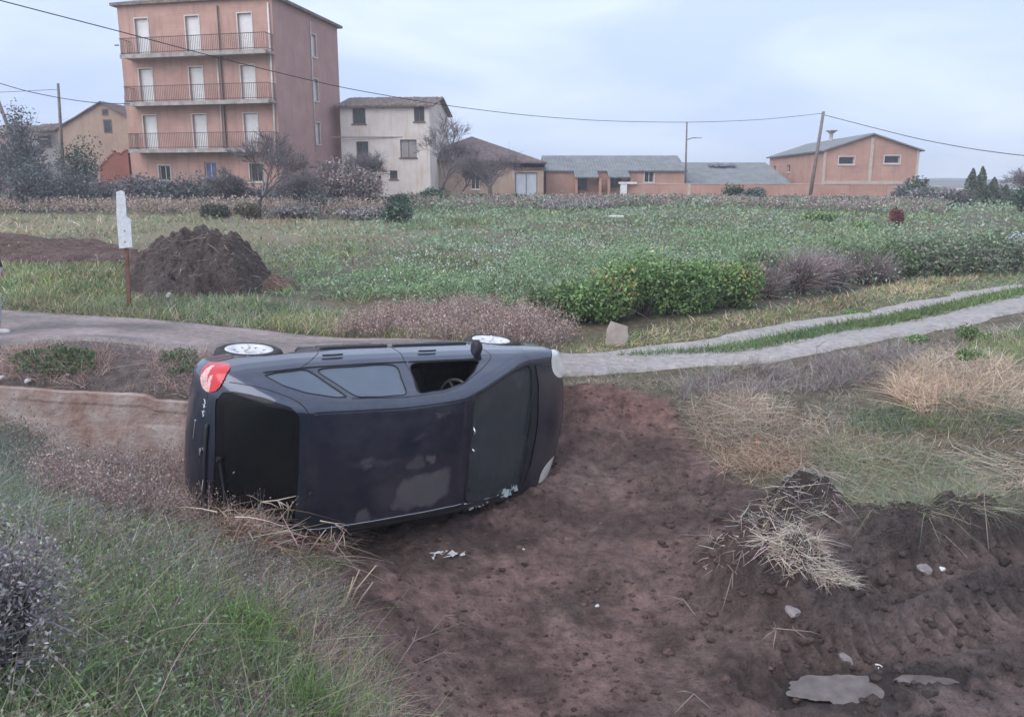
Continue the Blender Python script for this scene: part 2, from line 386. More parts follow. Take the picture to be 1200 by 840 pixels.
def ground_mat():
    m = bpy.data.materials.new('soil'); m.use_nodes = True; nt = m.node_tree; p = nt.nodes['Principled BSDF']
    a = N(nt, 'ShaderNodeAttribute', attribute_name='Col'); tc = N(nt, 'ShaderNodeTexCoord')
    n = N(nt, 'ShaderNodeTexNoise'); n.inputs['Scale'].default_value = 9; n.inputs['Detail'].default_value = 9; n.inputs['Roughness'].default_value = .7
    nt.links.new(tc.outputs['Object'], n.inputs['Vector'])
    r = N(nt, 'ShaderNodeValToRGB'); nt.links.new(n.outputs['Fac'], r.inputs[0])
    r.color_ramp.elements[0].position = .35; r.color_ramp.elements[0].color = (.55, .52, .52, 1)
    r.color_ramp.elements[1].position = .68; r.color_ramp.elements[1].color = (1.45, 1.42, 1.4, 1)
    mx = N(nt, 'ShaderNodeMix'); mx.data_type = 'RGBA'; mx.blend_type = 'MULTIPLY'; mx.inputs[0].default_value = 1
    nt.links.new(a.outputs['Color'], mx.inputs[6]); nt.links.new(r.outputs[0], mx.inputs[7]); nt.links.new(mx.outputs[2], p.inputs['Base Color'])
    n2 = N(nt, 'ShaderNodeTexNoise'); n2.inputs['Scale'].default_value = 38; n2.inputs['Detail'].default_value = 8; n2.inputs['Roughness'].default_value = .7
    nt.links.new(tc.outputs['Object'], n2.inputs['Vector'])
    b = N(nt, 'ShaderNodeBump'); b.inputs['Strength'].default_value = .9; b.inputs['Distance'].default_value = .03
    nt.links.new(n2.outputs['Fac'], b.inputs['Height'])
    n4 = N(nt, 'ShaderNodeTexVoronoi'); n4.inputs['Scale'].default_value = 16; n4.inputs['Randomness'].default_value = 1
    n5 = N(nt, 'ShaderNodeTexNoise'); n5.inputs['Scale'].default_value = 7; n5.inputs['Detail'].default_value = 6
    ad = N(nt, 'ShaderNodeMix'); ad.data_type = 'RGBA'; ad.blend_type = 'ADD'; ad.inputs[0].default_value = .35
    nt.links.new(tc.outputs['Object'], n5.inputs['Vector']); nt.links.new(tc.outputs['Object'], ad.inputs[6]); nt.links.new(n5.outputs['Color'], ad.inputs[7]); nt.links.new(ad.outputs[2], n4.inputs['Vector'])
    b2 = N(nt, 'ShaderNodeBump'); b2.inputs['Strength'].default_value = .6; b2.inputs['Distance'].default_value = .06; b2.invert = True; b2.name = 'CrumbBump'
    nt.links.new(n4.outputs['Distance'], b2.inputs['Height']); nt.links.new(b2.outputs[0], b.inputs['Normal']); nt.links.new(b.outputs[0], p.inputs['Normal'])
    n3 = N(nt, 'ShaderNodeTexNoise'); n3.inputs['Scale'].default_value = 1.6; n3.inputs['Detail'].default_value = 6
    nt.links.new(tc.outputs['Object'], n3.inputs['Vector'])
    mr = N(nt, 'ShaderNodeMapRange'); mr.inputs[1].default_value = .35; mr.inputs[2].default_value = .65; mr.inputs[3].default_value = .55; mr.inputs[4].default_value = .95
    nt.links.new(n3.outputs['Fac'], mr.inputs[0]); nt.links.new(mr.outputs[0], p.inputs['Roughness'])
    p.inputs['Specular IOR Level'].default_value = .35
    return m
SOIL = ground_mat()
tag(mesh_np('ground', np.stack([X, Y, Z], -1), [quads], SOIL, col=gc.reshape(-1, 3), smooth=True), kind='structure')

# road sheet, draped a little above the ground
def resample(P, n):
    P = np.array(P, float); d = np.r_[0, np.cumsum(np.hypot(*np.diff(P, axis=0).T))]; t = np.linspace(0, d[-1], n)
    k = np.ones(9) / 9; q = []
    for i in (0, 1):
        v = np.interp(t, d, P[:, i]); v2 = np.convolve(np.pad(v, 4, 'edge'), k, 'valid'); q.append(v2)
    return np.stack(q, -1)
nR, nW = 420, 26
A = resample(ROADN, nR); B = resample(ROADF, nR)
tt = np.linspace(0, 1, nW)[None, :, None]
XY = A[:, None] * (1 - tt) + B[:, None] * tt
wob = fbm(XY[..., 0] * 1.6, XY[..., 1] * 1.6, 77, 3)
edge = np.abs(tt[..., 0] - .5) * 2
XY = XY + (B - A)[:, None] / np.linalg.norm(B - A, axis=1)[:, None, None] * (wob * .5 * edge * np.sign(tt[..., 0] - .5))[..., None]
zr = gz(XY[..., 0], XY[..., 1]) + .035 * smooth(1.0, .8, edge) + .012 - .02 * np.exp(-((edge - .5) / .2) ** 2) * .6
zr = zr - .05 * smooth(.9, 1.0, edge)
id2 = np.arange(nR * nW).reshape(nR, nW)
q2 = np.stack([id2[:-1, :-1], id2[1:, :-1], id2[1:, 1:], id2[:-1, 1:]], -1).reshape(-1, 4)
rn = fbm(XY[..., 0] * 1.2, XY[..., 1] * 4, 81, 4) + .5
rc = mixc(np.broadcast_to(np.array([.33, .27, .26]), XY.shape[:2] + (3,)), np.array([.20, .17, .165]), smooth(.35, .75, rn))
rut = np.exp(-((edge - .55) / .3) ** 2)
rc = rc * (1 - .35 * smooth(.12, .3, fbm(XY[..., 0] * 2.2, XY[..., 1] * 2.2, 88, 5)))[..., None]
rc = rc * (.80 + .22 * rut + .2 * fbm(XY[..., 0] * .9, XY[..., 1] * 3, 83, 4))[..., None]
rc = mixc(rc, np.array([.44, .41, .40]), smooth(-2, 3, XY[..., 0]) * .75)
ROADM = ground_mat(); ROADM.name = 'packed_earth'
ROADM.node_tree.nodes['Bump'].inputs['Strength'].default_value = .55; ROADM.node_tree.nodes['CrumbBump'].inputs['Strength'].default_value = .12
for e_ in ROADM.node_tree.nodes['Color Ramp'].color_ramp.elements: e_.color = (.70, .69, .68, 1) if e_.position < .5 else (1.18, 1.18, 1.18, 1)
tag(mesh_np('road', np.concatenate([XY, zr[..., None]], -1), [q2], ROADM, col=rc.reshape(-1, 3), smooth=True), kind='structure')
# puddles
PUD = mat('muddy_water', (.15, .122, .115), .45, .3, 9, .15, 14, spec=.5)
for (qx, qy), ra, rb in PUDDLES:
    k = 96; v = []
    for j in range(k):
        t = 2 * math.pi * j / k; rr = 1 + .9 * float(fbm(np.array([2 * math.cos(t) + qx]), np.array([2 * math.sin(t) + qy]), 41, 4)[0])
        v.append((qx + ra * 1.25 * rr * math.cos(t), qy + rb * 1.3 * rr * math.sin(t), -.012))
    mb = MB(); mb.add([(a, b, c + .004) for a, b, c in v], [tuple(range(k))]); tag(mb.build('puddle', PUD), kind='structure')

# ------------------------------------------------------------------ vegetation builders
def pal(n, cols, w=None, jit=.24):
    cols = np.array(cols, float); i = rng.choice(len(cols), n, p=None if w is None else np.array(w) / sum(w))
    return np.clip(cols[i] * (1 + jit * rng.normal(size=(n, 1))) * (1 + .06 * rng.normal(size=(n, 3))), .01, .9)
def strands(P, D, L, W, Bn, col, seg=2, tip=.15):
    """thin curved blades: root P, direction D, length L, width W, bend Bn"""
    n = len(P); D = D / np.linalg.norm(D, axis=1, keepdims=True)
    r = rng.normal(size=(n, 3)); S = np.cross(D, r); S /= np.linalg.norm(S, axis=1, keepdims=True) + 1e-9
    V = []; CC = []
    for k in range(seg + 1):
        t = k / seg; c = P + D * (L * t)[:, None] + Bn * (L * t * t)[:, None]
        wd = W * (1 - t * (1 - tip)) * .5
        V += [c - S * wd[:, None], c + S * wd[:, None]]; CC += [col, col]
    m = 2 * (seg + 1)
    V = np.stack(V, 1).reshape(-1, 3); CC = np.stack(CC, 1).reshape(-1, 3)
    b = (np.arange(n) * m)[:, None]
    F = np.concatenate([b + np.array([2 * k, 2 * k + 1, 2 * k + 3, 2 * k + 2]) for k in range(seg)])
    return V, F, CC
def leaves(P, size, col, nrm=None):
    n = len(P); a = rng.normal(size=(n, 3)); a /= np.linalg.norm(a, axis=1, keepdims=True)
    if nrm is not None:
        a = a * .8 + nrm; a /= np.linalg.norm(a, axis=1, keepdims=True)
    r = rng.normal(size=(n, 3)); u = np.cross(a, r); u /= np.linalg.norm(u, axis=1, keepdims=True); v = np.cross(a, u)
    s = (size * np.ones(n))[:, None]
    V = np.stack([P - u * s, P - v * s * .5 + a * s * .15, P + u * s, P + v * s * .5 + a * s * .15], 1).reshape(-1, 3)
    F = (np.arange(n) * 4)[:, None] + np.arange(4)
    return V, F, np.repeat(col, 4, 0)
def joinm(name, parts, mats, parent=None):
    V = np.concatenate([p[0] for p in parts]); CC = np.concatenate([p[2] for p in parts]); F = []; o = 0
    for p in parts: F.append(p[1] + o); o += len(p[0])
    return mesh_np(name, V, F, mats, parent, col=CC)
def up_dirs(n, tilt): return np.concatenate([rng.normal(size=(n, 2)) * tilt, np.ones((n, 1))], 1)
def bends(n, b, down=.25):
    a = rng.uniform(0, 2 * math.pi, n); m = np.abs(rng.normal(size=n)) * b
    return np.stack([np.cos(a) * m, np.sin(a) * m, -m * down], 1)
def scatter(poly, n, dfall=None, clump=0, cs=1.0, seed=0):
    """points in a world polygon, clumped, thinning with distance"""
    poly = np.array(poly); lo = poly.min(0); hi = poly.max(0); got = []; tot = 0; it = 0
    while tot < n and it < 60:
        it += 1
        q = rng.uniform(lo, hi, (max(2000, n), 2)); k = poly_in(q[:, 0], q[:, 1], poly)
        if dfall: k &= rng.uniform(size=len(q)) < np.minimum(1, (dfall / np.hypot(q[:, 0], q[:, 1])) ** 1.6)
        if clump: k &= rng.uniform(size=len(q)) < smooth(.5 - clump * .5, .5 + clump * .3, vn(q[:, 0] * cs, q[:, 1] * cs, seed) * .6 + .4 * vn(q[:, 0] * cs * 3, q[:, 1] * cs * 3, seed + 1)) + .03
        got.append(q[k]); tot += k.sum()
    q = np.concatenate(got)[:n]
    return q
def gpoly(pp): return [tuple(G(*a)[:2]) for a in pp]
def onz(q, dz=-.02): return np.c_[q, gz(q[:, 0], q[:, 1], False) + dz]

GREEN = [(.19, .29, .12), (.25, .35, .14), (.14, .23, .11), (.33, .38, .20), (.21, .30, .19)]
GREYG = [(.30, .34, .29), (.36, .38, .34), (.23, .27, .22)]
STRAW = [(.50, .415, .33), (.43, .35, .28), (.58, .51, .42), (.37, .29, .23)]
PINKB = [(.44, .32, .30), (.37, .27, .26), (.54, .40, .36), (.28, .21, .21)]
RUST = [(.34, .20, .13), (.42, .27, .18), (.26, .15, .10)]
GREYV = [(.33, .30, .30), (.27, .245, .25), (.43, .40, .39), (.19, .17, .175)]

def grass_patch(name, poly, n, h, wd, cols, w=None, tilt=.35, bend=.5, dfall=None, clump=0, cs=1.0, seed=0, seg=2, matl=None, label=None, cat='grass', hv=.35, avoid=0, keep=None):
    q = scatter(poly, n, dfall, clump, cs, seed)
    if avoid: q = q[mud_mask(q[:, 0], q[:, 1]) < avoid]
    if keep is not None: q = q[keep(q[:, 0], q[:, 1])]
    n = len(q); P = onz(q)
    L = h * np.clip(1 + hv * rng.normal(size=n), .25, 2.2)
    W = wd * rng.uniform(.6, 1.4, n) * np.clip(np.hypot(q[:, 0], q[:, 1]) / 7, 1, 6)
    col = pal(n, cols, w)
    big = vn(q[:, 0] * .9, q[:, 1] * .9, seed + 7)[:, None]
    tn = smooth(.35, .7, vn(q[:, 0] * .21 + seed, q[:, 1] * .21, 5) * .6 + vn(q[:, 0] * .8, q[:, 1] * .8, 6) * .4)[:, None]
    col = col * (.70 + .6 * big) * (1 - tn + tn * np.array([1.22, 1.05, .98]))
    V, F, CC = strands(P, up_dirs(n, tilt), L, W, bends(n, bend), col, seg)
    o = mesh_np(name, V, [F], matl or VEG, col=CC)
    return tag(o, label, cat, kind='stuff')

def lobes(rx, ry, rz, k, rnd):
    out = []
    for i in range(k):
        a = rnd.uniform(0, 2 * math.pi); r = math.sqrt(rnd.uniform(0, 1)) * .62
        zc = rnd.uniform(.35, .78)
        s = rnd.uniform(.28, .48)
        out.append((rx * r * math.cos(a), ry * r * math.sin(a), rz * zc * (1 - .35 * r), rx * s, ry * s, rz * s * rnd.uniform(.7, 1.05)))
    return out
def shrub(name, label, cat, loc, r, nleaf, lsize, cols, w=None, group=None, k=14, twigs=500, twigcol=GREYV, seed=1, fol='foliage', leafy=True, sprays=0, sprayl=.25):
    """woody stems fanning from the base with leaf clumps (or bare twigs) through the crown"""
    rnd = random.Random(seed); root = empty(name, loc)
    tag(root, label, cat, group); rx, ry, rz = r
    LB = lobes(rx, ry, rz, k, rnd)
    # stems
    mb = MB()
    for (cx_, cy_, cz_, a, b, c) in LB:
        p0 = Vector((cx_ * .15 + rnd.gauss(0, .05), cy_ * .15 + rnd.gauss(0, .05), -.05)); p3 = Vector((cx_, cy_, cz_))
        mid = p0.lerp(p3, .5) + Vector((rnd.gauss(0, .06), rnd.gauss(0, .06), .08 * rz)) * max(rx, .5)
        rr = .012 + .012 * rz
        mb.tube([p0, mid, p3], [rr, rr * .7, rr * .3], 4)
    mb.build('stem', BARK, root)
    parts = []
    per = nleaf // k
    for (cx_, cy_, cz_, a, b, c) in LB:
        if leafy and per:
            d = rng.normal(size=(per, 3)); d /= np.linalg.norm(d, axis=1, keepdims=True); rad = rng.uniform(.35, 1.12, per) ** .6
            P = np.array([cx_, cy_, cz_]) + d * rad[:, None] * np.array([a, b, c])
            ok = P[:, 2] > 0.0
            col = pal(per, cols, w) * rnd.uniform(.72, 1.22)
            parts.append(leaves(P[ok], lsize * rng.uniform(.6, 1.4, ok.sum()), col[ok], d[ok] * .5))
    if sprays:
        n = sprays; li = rng.integers(0, k, n); LBa = np.array(LB)[li]
        d = rng.normal(size=(n, 3)); d /= np.linalg.norm(d, axis=1, keepdims=True); d[:, 2] = np.abs(d[:, 2]) * .8 + .1
        P = LBa[:, :3] + d * LBa[:, 3:] * .3
        parts.append(strands(P, d, sprayl * rng.uniform(.6, 1.5, n) * max(rx, rz), np.full(n, lsize * .35), bends(n, .3), pal(n, twigcol), 2))
    if twigs:
        n = twigs; li = rng.integers(0, k, n); LBa = np.array(LB)[li]
        P = LBa[:, :3] * rng.uniform(.1, .8, (n, 1)); d = rng.normal(size=(n, 3)) + LBa[:, :3] / (np.linalg.norm(LBa[:, :3], axis=1, keepdims=True) + 1e-6) * 1.2
        d[:, 2] += .5
        parts.append(strands(P, d, rng.uniform(.3, .8, n) * rz * .7, np.full(n, .007 + .004 * rz), bends(n, .2), pal(n, twigcol), 2))
    joinm(fol, parts, VEG if leafy else DRY, root)
    return root
def bare_tree(name, label, loc, h, spread, seed, group=None, depth=5, trunk=.12, lean=(0, 0), twigc=None, nspl=3, fork=.28, cat='tree', fine=1.0):
    rnd = random.Random(seed); root = tag(empty(name, loc), label, cat, group)
    tr = MB(); br = MB(); tips = []
    def grow(p, d, L, r, lv):
        n = 3; pts = [p]; rad = [r]
        for i in range(n):
            d = (d + Vector((rnd.gauss(0, .16), rnd.gauss(0, .16), rnd.gauss(.03, .08)))).normalized()
            p = p + d * (L / n); pts.append(p); rad.append(max(.011, r * (1 - .35 * (i + 1) / n)))
        (tr if lv == 0 else br).tube(pts, rad, 7 if lv == 0 else (4 if lv < 3 else 3), cap=lv == 0)
        if lv >= depth: tips.append((p, d)); return
        k = nspl if lv else nspl + 1
        for j in range(k):
            a = 2 * math.pi * (j + rnd.uniform(-.3, .3)) / k; el = rnd.uniform(.35, .95) * spread
            u = d.cross(Vector((.3, .2, 1))).normalized() if abs(d.z) < .98 else Vector((1, 0, 0)); v = d.cross(u)
            nd = (d * math.cos(el) + (u * math.cos(a) + v * math.sin(a)) * math.sin(el)).normalized()
            st = pts[-1] if (j < 2 or lv == 0) else pts[rnd.choice([2, 2, 1])]
            grow(st, nd, L * rnd.uniform(.62, .85), rad[-1] * rnd.uniform(.55, .75) * fine, lv + 1)
    grow(Vector((0, 0, -.1)), Vector((lean[0], lean[1], 1)).normalized(), h * fork, trunk, 0)
    tr.build('trunk', BARK, root); br.build('branches', twigc or BARK, root)
    if tips:
        k = max(1, int(2400 / len(tips))); P = np.repeat(np.array([t[0][:] for t in tips]), k, 0); D = np.repeat(np.array([t[1][:] for t in tips]), k, 0) + rng.normal(size=(len(P), 3)) * .6
        P = P - D * .12 * rng.uniform(size=(len(P), 1)); V, F, CC = strands(P, D, h * .10 * rng.uniform(.5, 1.5, len(P)), np.full(len(P), .013), bends(len(P), .2), pal(len(P), [(.20, .17, .18), (.26, .22, .23)]), 2)
        mesh_np('twigs', V, [F], DRY, root, col=CC)
    return root

# ------------------------------------------------------------------ the car
PROF=[(.14,.27),(.05,.33),(.015,.45),(.02,.60),(.05,.74),(.09,.85),(.135,.94),(.20,1.03),(.31,1.14),(.46,1.26),(.62,1.345),(.78,1.395),(1.0,1.425),(1.4,1.45),(1.8,1.445),(2.1,1.41),(2.27,1.37),(2.5,1.275),(2.75,1.16),(2.98,1.05),(3.13,.985),(3.3,.935),(3.5,.88),(3.7,.81),(3.85,.73),(3.96,.63),(4.03,.51),(4.045,.40),(4.0,.29),(3.88,.225),(3.3,.20),(2.0,.19),(.7,.21),(.3,.235)]
def catmull(P,n=8,closed=True):
    P=np.array(P,float);N=len(P);o=[]
    for i in range(N if closed else N-1):
        if closed: a,b,c,d=P[i-1],P[i],P[(i+1)%N],P[(i+2)%N]
        else: a,b,c,d=P[max(i-1,0)],P[i],P[i+1],P[min(i+2,N-1)]
        t=np.linspace(0,1,n,endpoint=False)[:,None]
        o.append(.5*((2*b)+(-a+c)*t+(2*a-5*b+4*c-d)*t**2+(-a+3*b-3*c+d)*t**3))
    if not closed:o.append(P[-1:])
    return np.concatenate(o)
def poly_sdf(P,poly):
    P=np.asarray(P,float).reshape(-1,2);poly=np.asarray(poly,float)
    d=np.full(len(P),1e9);ins=np.zeros(len(P),bool)
    for i in range(len(poly)):
        a=poly[i-1];b=poly[i];e=b-a;w=P-a
        t=np.clip((w@e)/max(e@e,1e-12),0,1)
        d=np.minimum(d,((w-t[:,None]*e)**2).sum(1))
        c=((a[1]>P[:,1])!=(b[1]>P[:,1]))
        with np.errstate(divide='ignore',invalid='ignore'):
            xx=(b[0]-a[0])*(P[:,1]-a[1])/(b[1]-a[1])+a[0]
        ins^=c&(P[:,0]<xx)
    return np.where(ins,-1,1)*np.sqrt(d)
_g=None
def _grid():
    global _g
    if _g is None:
        xs=np.arange(-.6,4.7,.015);zs=np.arange(-.3,2.0,.015)
        X,Z=np.meshgrid(xs,zs,indexing='ij')
        _g=poly_sdf(np.stack([X,Z],-1),catmull(PROF,5)).reshape(X.shape)
    return _g
def sdf2(x,z):
    g=_grid();fx=np.clip((x+.6)/.015,0,g.shape[0]-1.001);fz=np.clip((z+.3)/.015,0,g.shape[1]-1.001)
    i=fx.astype(int);j=fz.astype(int);u=fx-i;v=fz-j
    return g[i,j]*(1-u)*(1-v)+g[i+1,j]*u*(1-v)+g[i,j+1]*(1-u)*v+g[i+1,j+1]*u*v
def hw(x,z):
    plan=np.interp(x,[-.1,0,.15,.4,.8,1.4,2.6,3.2,3.6,3.85,4.0,4.2],[.60,.68,.745,.785,.812,.825,.825,.81,.78,.73,.66,.5])
    k=np.interp(z,[.15,.24,.34,.45,.52,.62,.80,.90,.96,1.02,1.2,1.35,1.45],[.90,.955,.985,.995,1.0,1.003,.998,.975,.945,.905,.80,.715,.65])
    return plan*k
def F(P):
    x,y,z=P[...,0],P[...,1],P[...,2];ay=np.abs(y)
    fr=np.clip((x-2.6)/1.4,0,1);re=np.clip((1.0-x)/1.0,0,1)
    xq=x+.22*ay**2*fr**1.2-.16*ay**2*re
    a=sdf2(xq,z+.055*ay**2); b=ay-hw(x,z)
    k=.085
    h=np.maximum(k-np.abs(a-b),0)/k
    return np.maximum(a,b)+h*h*k*.25
def project(B):
    """march from the spine of the car through points B onto its skin"""
    B=np.asarray(B,float);O=np.stack([np.clip(B[:,0],.55,3.45),0*B[:,0],0*B[:,0]+.62],1)
    D=B-O;L=np.linalg.norm(D,axis=1,keepdims=True);D=D/L
    lo=np.zeros(len(B));hi=np.full(len(B),2.2)
    for _ in range(24):
        m=(lo+hi)/2;s=F(O+D*m[:,None])>0
        hi=np.where(s,m,hi);lo=np.where(s,lo,m)
    return O+D*((lo+hi)/2)[:,None]

def car_paint(name, base, stains=True, rough=.34):
    m = bpy.data.materials.new(name); m.use_nodes = True; nt = m.node_tree; p = nt.nodes['Principled BSDF']
    p.inputs['Metallic'].default_value = .72; p.inputs['Coat Weight'].default_value = 1; p.inputs['Coat Roughness'].default_value = .05; p.inputs['Coat IOR'].default_value = 1.75
    tc = N(nt, 'ShaderNodeTexCoord')
    def noise(sc, det=5, vec=None):
        n = N(nt, 'ShaderNodeTexNoise'); n.inputs['Scale'].default_value = sc; n.inputs['Detail'].default_value = det; n.inputs['Roughness'].default_value = .6
        nt.links.new(vec or tc.outputs['Object'], n.inputs['Vector']); return n
    def math_(op, a, b=None, clamp=False):
        n = N(nt, 'ShaderNodeMath', operation=op); n.use_clamp = clamp
        for i, v in enumerate((a, b)):
            if v is None: continue
            if isinstance(v, (int, float)): n.inputs[i].default_value = v
            else: nt.links.new(v, n.inputs[i])
        return n.outputs[0]
    n1 = noise(3.2, 8); n2 = noise(60, 3)
    dust = math_('MULTIPLY', math_('SUBTRACT', n1.outputs['Fac'], .42), .55, True)
    col = N(nt, 'ShaderNodeMix'); col.data_type = 'RGBA'
    col.inputs[6].default_value = (*base, 1); col.inputs[7].default_value = (.24, .22, .22, 1)
    fac = dust
    if stains:
        # dried mud: blobs at fixed places on the roof, each with a ragged rim
        sp = N(nt, 'ShaderNodeSeparateXYZ')
        nd = noise(5.5, 6); nd2 = noise(16, 4)
        dist = N(nt, 'ShaderNodeVectorMath', operation='SCALE'); dist.inputs['Scale'].default_value = .22
        sub = N(nt, 'ShaderNodeVectorMath', operation='SUBTRACT'); sub.inputs[1].default_value = (.5, .5, .5)
        nt.links.new(nd.outputs['Color'], sub.inputs[0]); nt.links.new(sub.outputs[0], dist.inputs[0])
        ad = N(nt, 'ShaderNodeVectorMath', operation='ADD'); nt.links.new(tc.outputs['Object'], ad.inputs[0]); nt.links.new(dist.outputs[0], ad.inputs[1])
        nt.links.new(ad.outputs[0], sp.inputs[0])
        tot = None
        for bx, by, ra, rb, hard, amt in [(1.80, -.27, .31, .18, .25, .62), (1.66, -.33, .18, .13, .3, .5), (1.96, -.22, .16, .13, .3, .55), (1.70, -.01, .10, .06, .5, .38), (1.86, .01, .075, .035, .5, .65), (1.90, .40, .05, .035, .6, .4),
                                      (1.25, .06, .08, .05, .6, .4), (1.27, .0, .05, .04, .6, .4), (1.25, -.44, .06, .06, .5, .5), (1.35, .03, .35, .05, 1.0, .25), (1.45, -.27, .2, .16, .7, .22)]:
            dx = math_('DIVIDE', math_('SUBTRACT', sp.outputs['X'], bx), ra); dy = math_('DIVIDE', math_('SUBTRACT', sp.outputs['Y'], by), rb)
            d = math_('SQRT', math_('ADD', math_('MULTIPLY', dx, dx), math_('MULTIPLY', dy, dy)))
            v = math_('MULTIPLY', math_('DIVIDE', math_('SUBTRACT', 1.0, d), hard), 1.0, True)
            v = math_('MULTIPLY', v, amt)
            tot = v if tot is None else math_('MAXIMUM', tot, v)
        sp2 = N(nt, 'ShaderNodeSeparateXYZ'); nt.links.new(tc.outputs['Object'], sp2.inputs[0])
        on_roof = math_('GREATER_THAN', sp2.outputs['Z'], 1.3)
        tot = math_('MULTIPLY', tot, on_roof)
        tot = math_('MULTIPLY', tot, math_('ADD', math_('MULTIPLY', nd2.outputs['Fac'], .9), .55, True))
        fac = math_('MAXIMUM', fac, tot)
    nt.links.new(fac, col.inputs[0])
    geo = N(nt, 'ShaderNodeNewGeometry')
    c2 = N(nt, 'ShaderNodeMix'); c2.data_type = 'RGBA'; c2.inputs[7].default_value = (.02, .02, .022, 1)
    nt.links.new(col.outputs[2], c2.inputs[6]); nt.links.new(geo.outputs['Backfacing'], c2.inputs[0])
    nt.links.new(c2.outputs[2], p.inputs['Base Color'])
    nt.links.new(math_('ADD', math_('MULTIPLY', fac, .75), rough, True), p.inputs['Roughness'])
    nt.links.new(math_('SUBTRACT', 1.0, math_('MULTIPLY', fac, .5), True), p.inputs['Coat Weight'])
    b = N(nt, 'ShaderNodeBump'); b.inputs['Strength'].default_value = .08; b.inputs['Distance'].default_value = .004
    nt.links.new(n1.outputs['Fac'], b.inputs['Height']); nt.links.new(b.outputs[0], p.inputs['Normal'])
    return m
def glass_mat(name, tint, op, rough=.06):
    m = bpy.data.materials.new(name); m.use_nodes = True; nt = m.node_tree; p = nt.nodes['Principled BSDF']
    p.inputs['Base Color'].default_value = (*tint, 1); p.inputs['Roughness'].default_value = rough; p.inputs['Specular IOR Level'].default_value = .5
    tc = N(nt, 'ShaderNodeTexCoord'); n = N(nt, 'ShaderNodeTexNoise'); n.inputs['Scale'].default_value = 4; n.inputs['Detail'].default_value = 7
    nt.links.new(tc.outputs['Object'], n.inputs['Vector'])
    r = N(nt, 'ShaderNodeMapRange'); r.inputs[1].default_value = .4; r.inputs[2].default_value = .7; r.inputs[3].default_value = op; r.inputs[4].default_value = min(1, op + .22)
    nt.links.new(n.outputs['Fac'], r.inputs[0]); nt.links.new(r.outputs[0], p.inputs['Alpha'])
    r2 = N(nt, 'ShaderNodeMapRange'); r2.inputs[1].default_value = .35; r2.inputs[2].default_value = .7; r2.inputs[3].default_value = rough; r2.inputs[4].default_value = rough + .2
    nt.links.new(n.outputs['Fac'], r2.inputs[0]); nt.links.new(r2.outputs[0], p.inputs['Roughness'])
    return m
RUBBER = mat('black_rubber', (.022, .022, .024), .65, .3, 8)
PLAST = mat('dark_plastic', (.03, .032, .038), .5, .2, 6)
TYRE = mat('tyre_rubber', (.045, .043, .045), .85, .35, 9, .3, 60)
HUB = mat('white_hubcap', (.62, .62, .64), .45, .2, 7, col2=(.78, .78, .8))
SLOTSH = mat('slot_shade_grey', (.30, .30, .31), .6, .2, 9)
CHROME = mat('chrome', (.7, .7, .72), .25, .1, 5, metallic=.9)
SEATM = mat('seat_fabric', (.05, .05, .055), .9, .3, 9)
REDL = mat('red_lens', (.55, .03, .035), .18, .2, 5, coat=.6)
CLEARL = mat('clear_lens', (.80, .78, .72), .15, .12, 8, coat=.8)
WHITEL = mat('pale_lens', (.68, .40, .38), .2, .35, 26, coat=.6)

WINPOLY = {'quarter': [(.50, 1.0), (.60, .985), (.86, .985), (1.09, 1.325), (1.0, 1.325), (.78, 1.25), (.62, 1.14)],
           'rear': [(.915, .985), (1.67, .985), (1.62, 1.355), (1.38, 1.36), (1.16, 1.335)],
           'front': [(1.80, .985), (2.55, .985), (2.42, 1.13), (2.24, 1.26), (2.0, 1.335), (1.72, 1.355)]}
def rounded(poly, n=6, keep=.5):
    return catmull(sum([[tuple(np.array(a) * (1 - t) + np.array(b) * t) for t in (.12, .5, .88)] for a, b in zip(poly, poly[1:] + poly[:1])], []), n)
REARG = rounded([(.15, -.50), (.15, .50), (.20, .60), (.28, .62), (.46, .60), (.63, .545), (.69, .47), (.70, 0), (.69, -.47), (.63, -.545), (.46, -.60), (.28, -.62), (.20, -.60)])
WSH = rounded([(2.30, -.47), (2.29, 0), (2.30, .47), (2.36, .525), (2.62, .59), (2.92, .65), (3.17, .675), (3.235, .62), (3.27, .3), (3.275, 0), (3.27, -.3), (3.235, -.62), (3.17, -.675), (2.92, -.65), (2.62, -.59), (2.36, -.525)])
COWL = rounded([(3.25, -.64), (3.285, -.3), (3.29, 0), (3.285, .3), (3.25, .64), (3.30, .68), (3.37, .45), (3.41, 0), (3.37, -.45), (3.30, -.68)])
WHEELS = [(.68, .30), (3.16, .30)]
def car_surface(step=.017):
    lo = np.array([-.06, -.92, .12]); hi = np.array([4.12, .92, 1.52]); nn = np.maximum(2, np.round((hi - lo) / step)).astype(int)
    Vs = []; Fs = []; o = 0
    for ax in range(3):
        for s in (0, 1):
            a, b = [(1, 2), (2, 0), (0, 1)][ax]
            ua = np.linspace(lo[a], hi[a], nn[a] + 1); ub = np.linspace(lo[b], hi[b], nn[b] + 1)
            A, B_ = np.meshgrid(ua, ub, indexing='ij'); P = np.zeros(A.shape + (3,)); P[..., a] = A; P[..., b] = B_; P[..., ax] = hi[ax] if s else lo[ax]
            i = np.arange(A.size).reshape(A.shape) + o
            q = np.stack([i[:-1, :-1], i[1:, :-1], i[1:, 1:], i[:-1, 1:]], -1).reshape(-1, 4)
            if not s: q = q[:, ::-1]
            Vs.append(P.reshape(-1, 3)); Fs.append(q); o += A.size
    V = np.concatenate(Vs); Fq = np.concatenate(Fs)
    key = np.round(V * 1e4).astype(np.int64); _, first, inv = np.unique(key, axis=0, return_index=True, return_inverse=True)
    V = V[first]; Fq = inv.reshape(-1)[Fq]
    return project(V), Fq
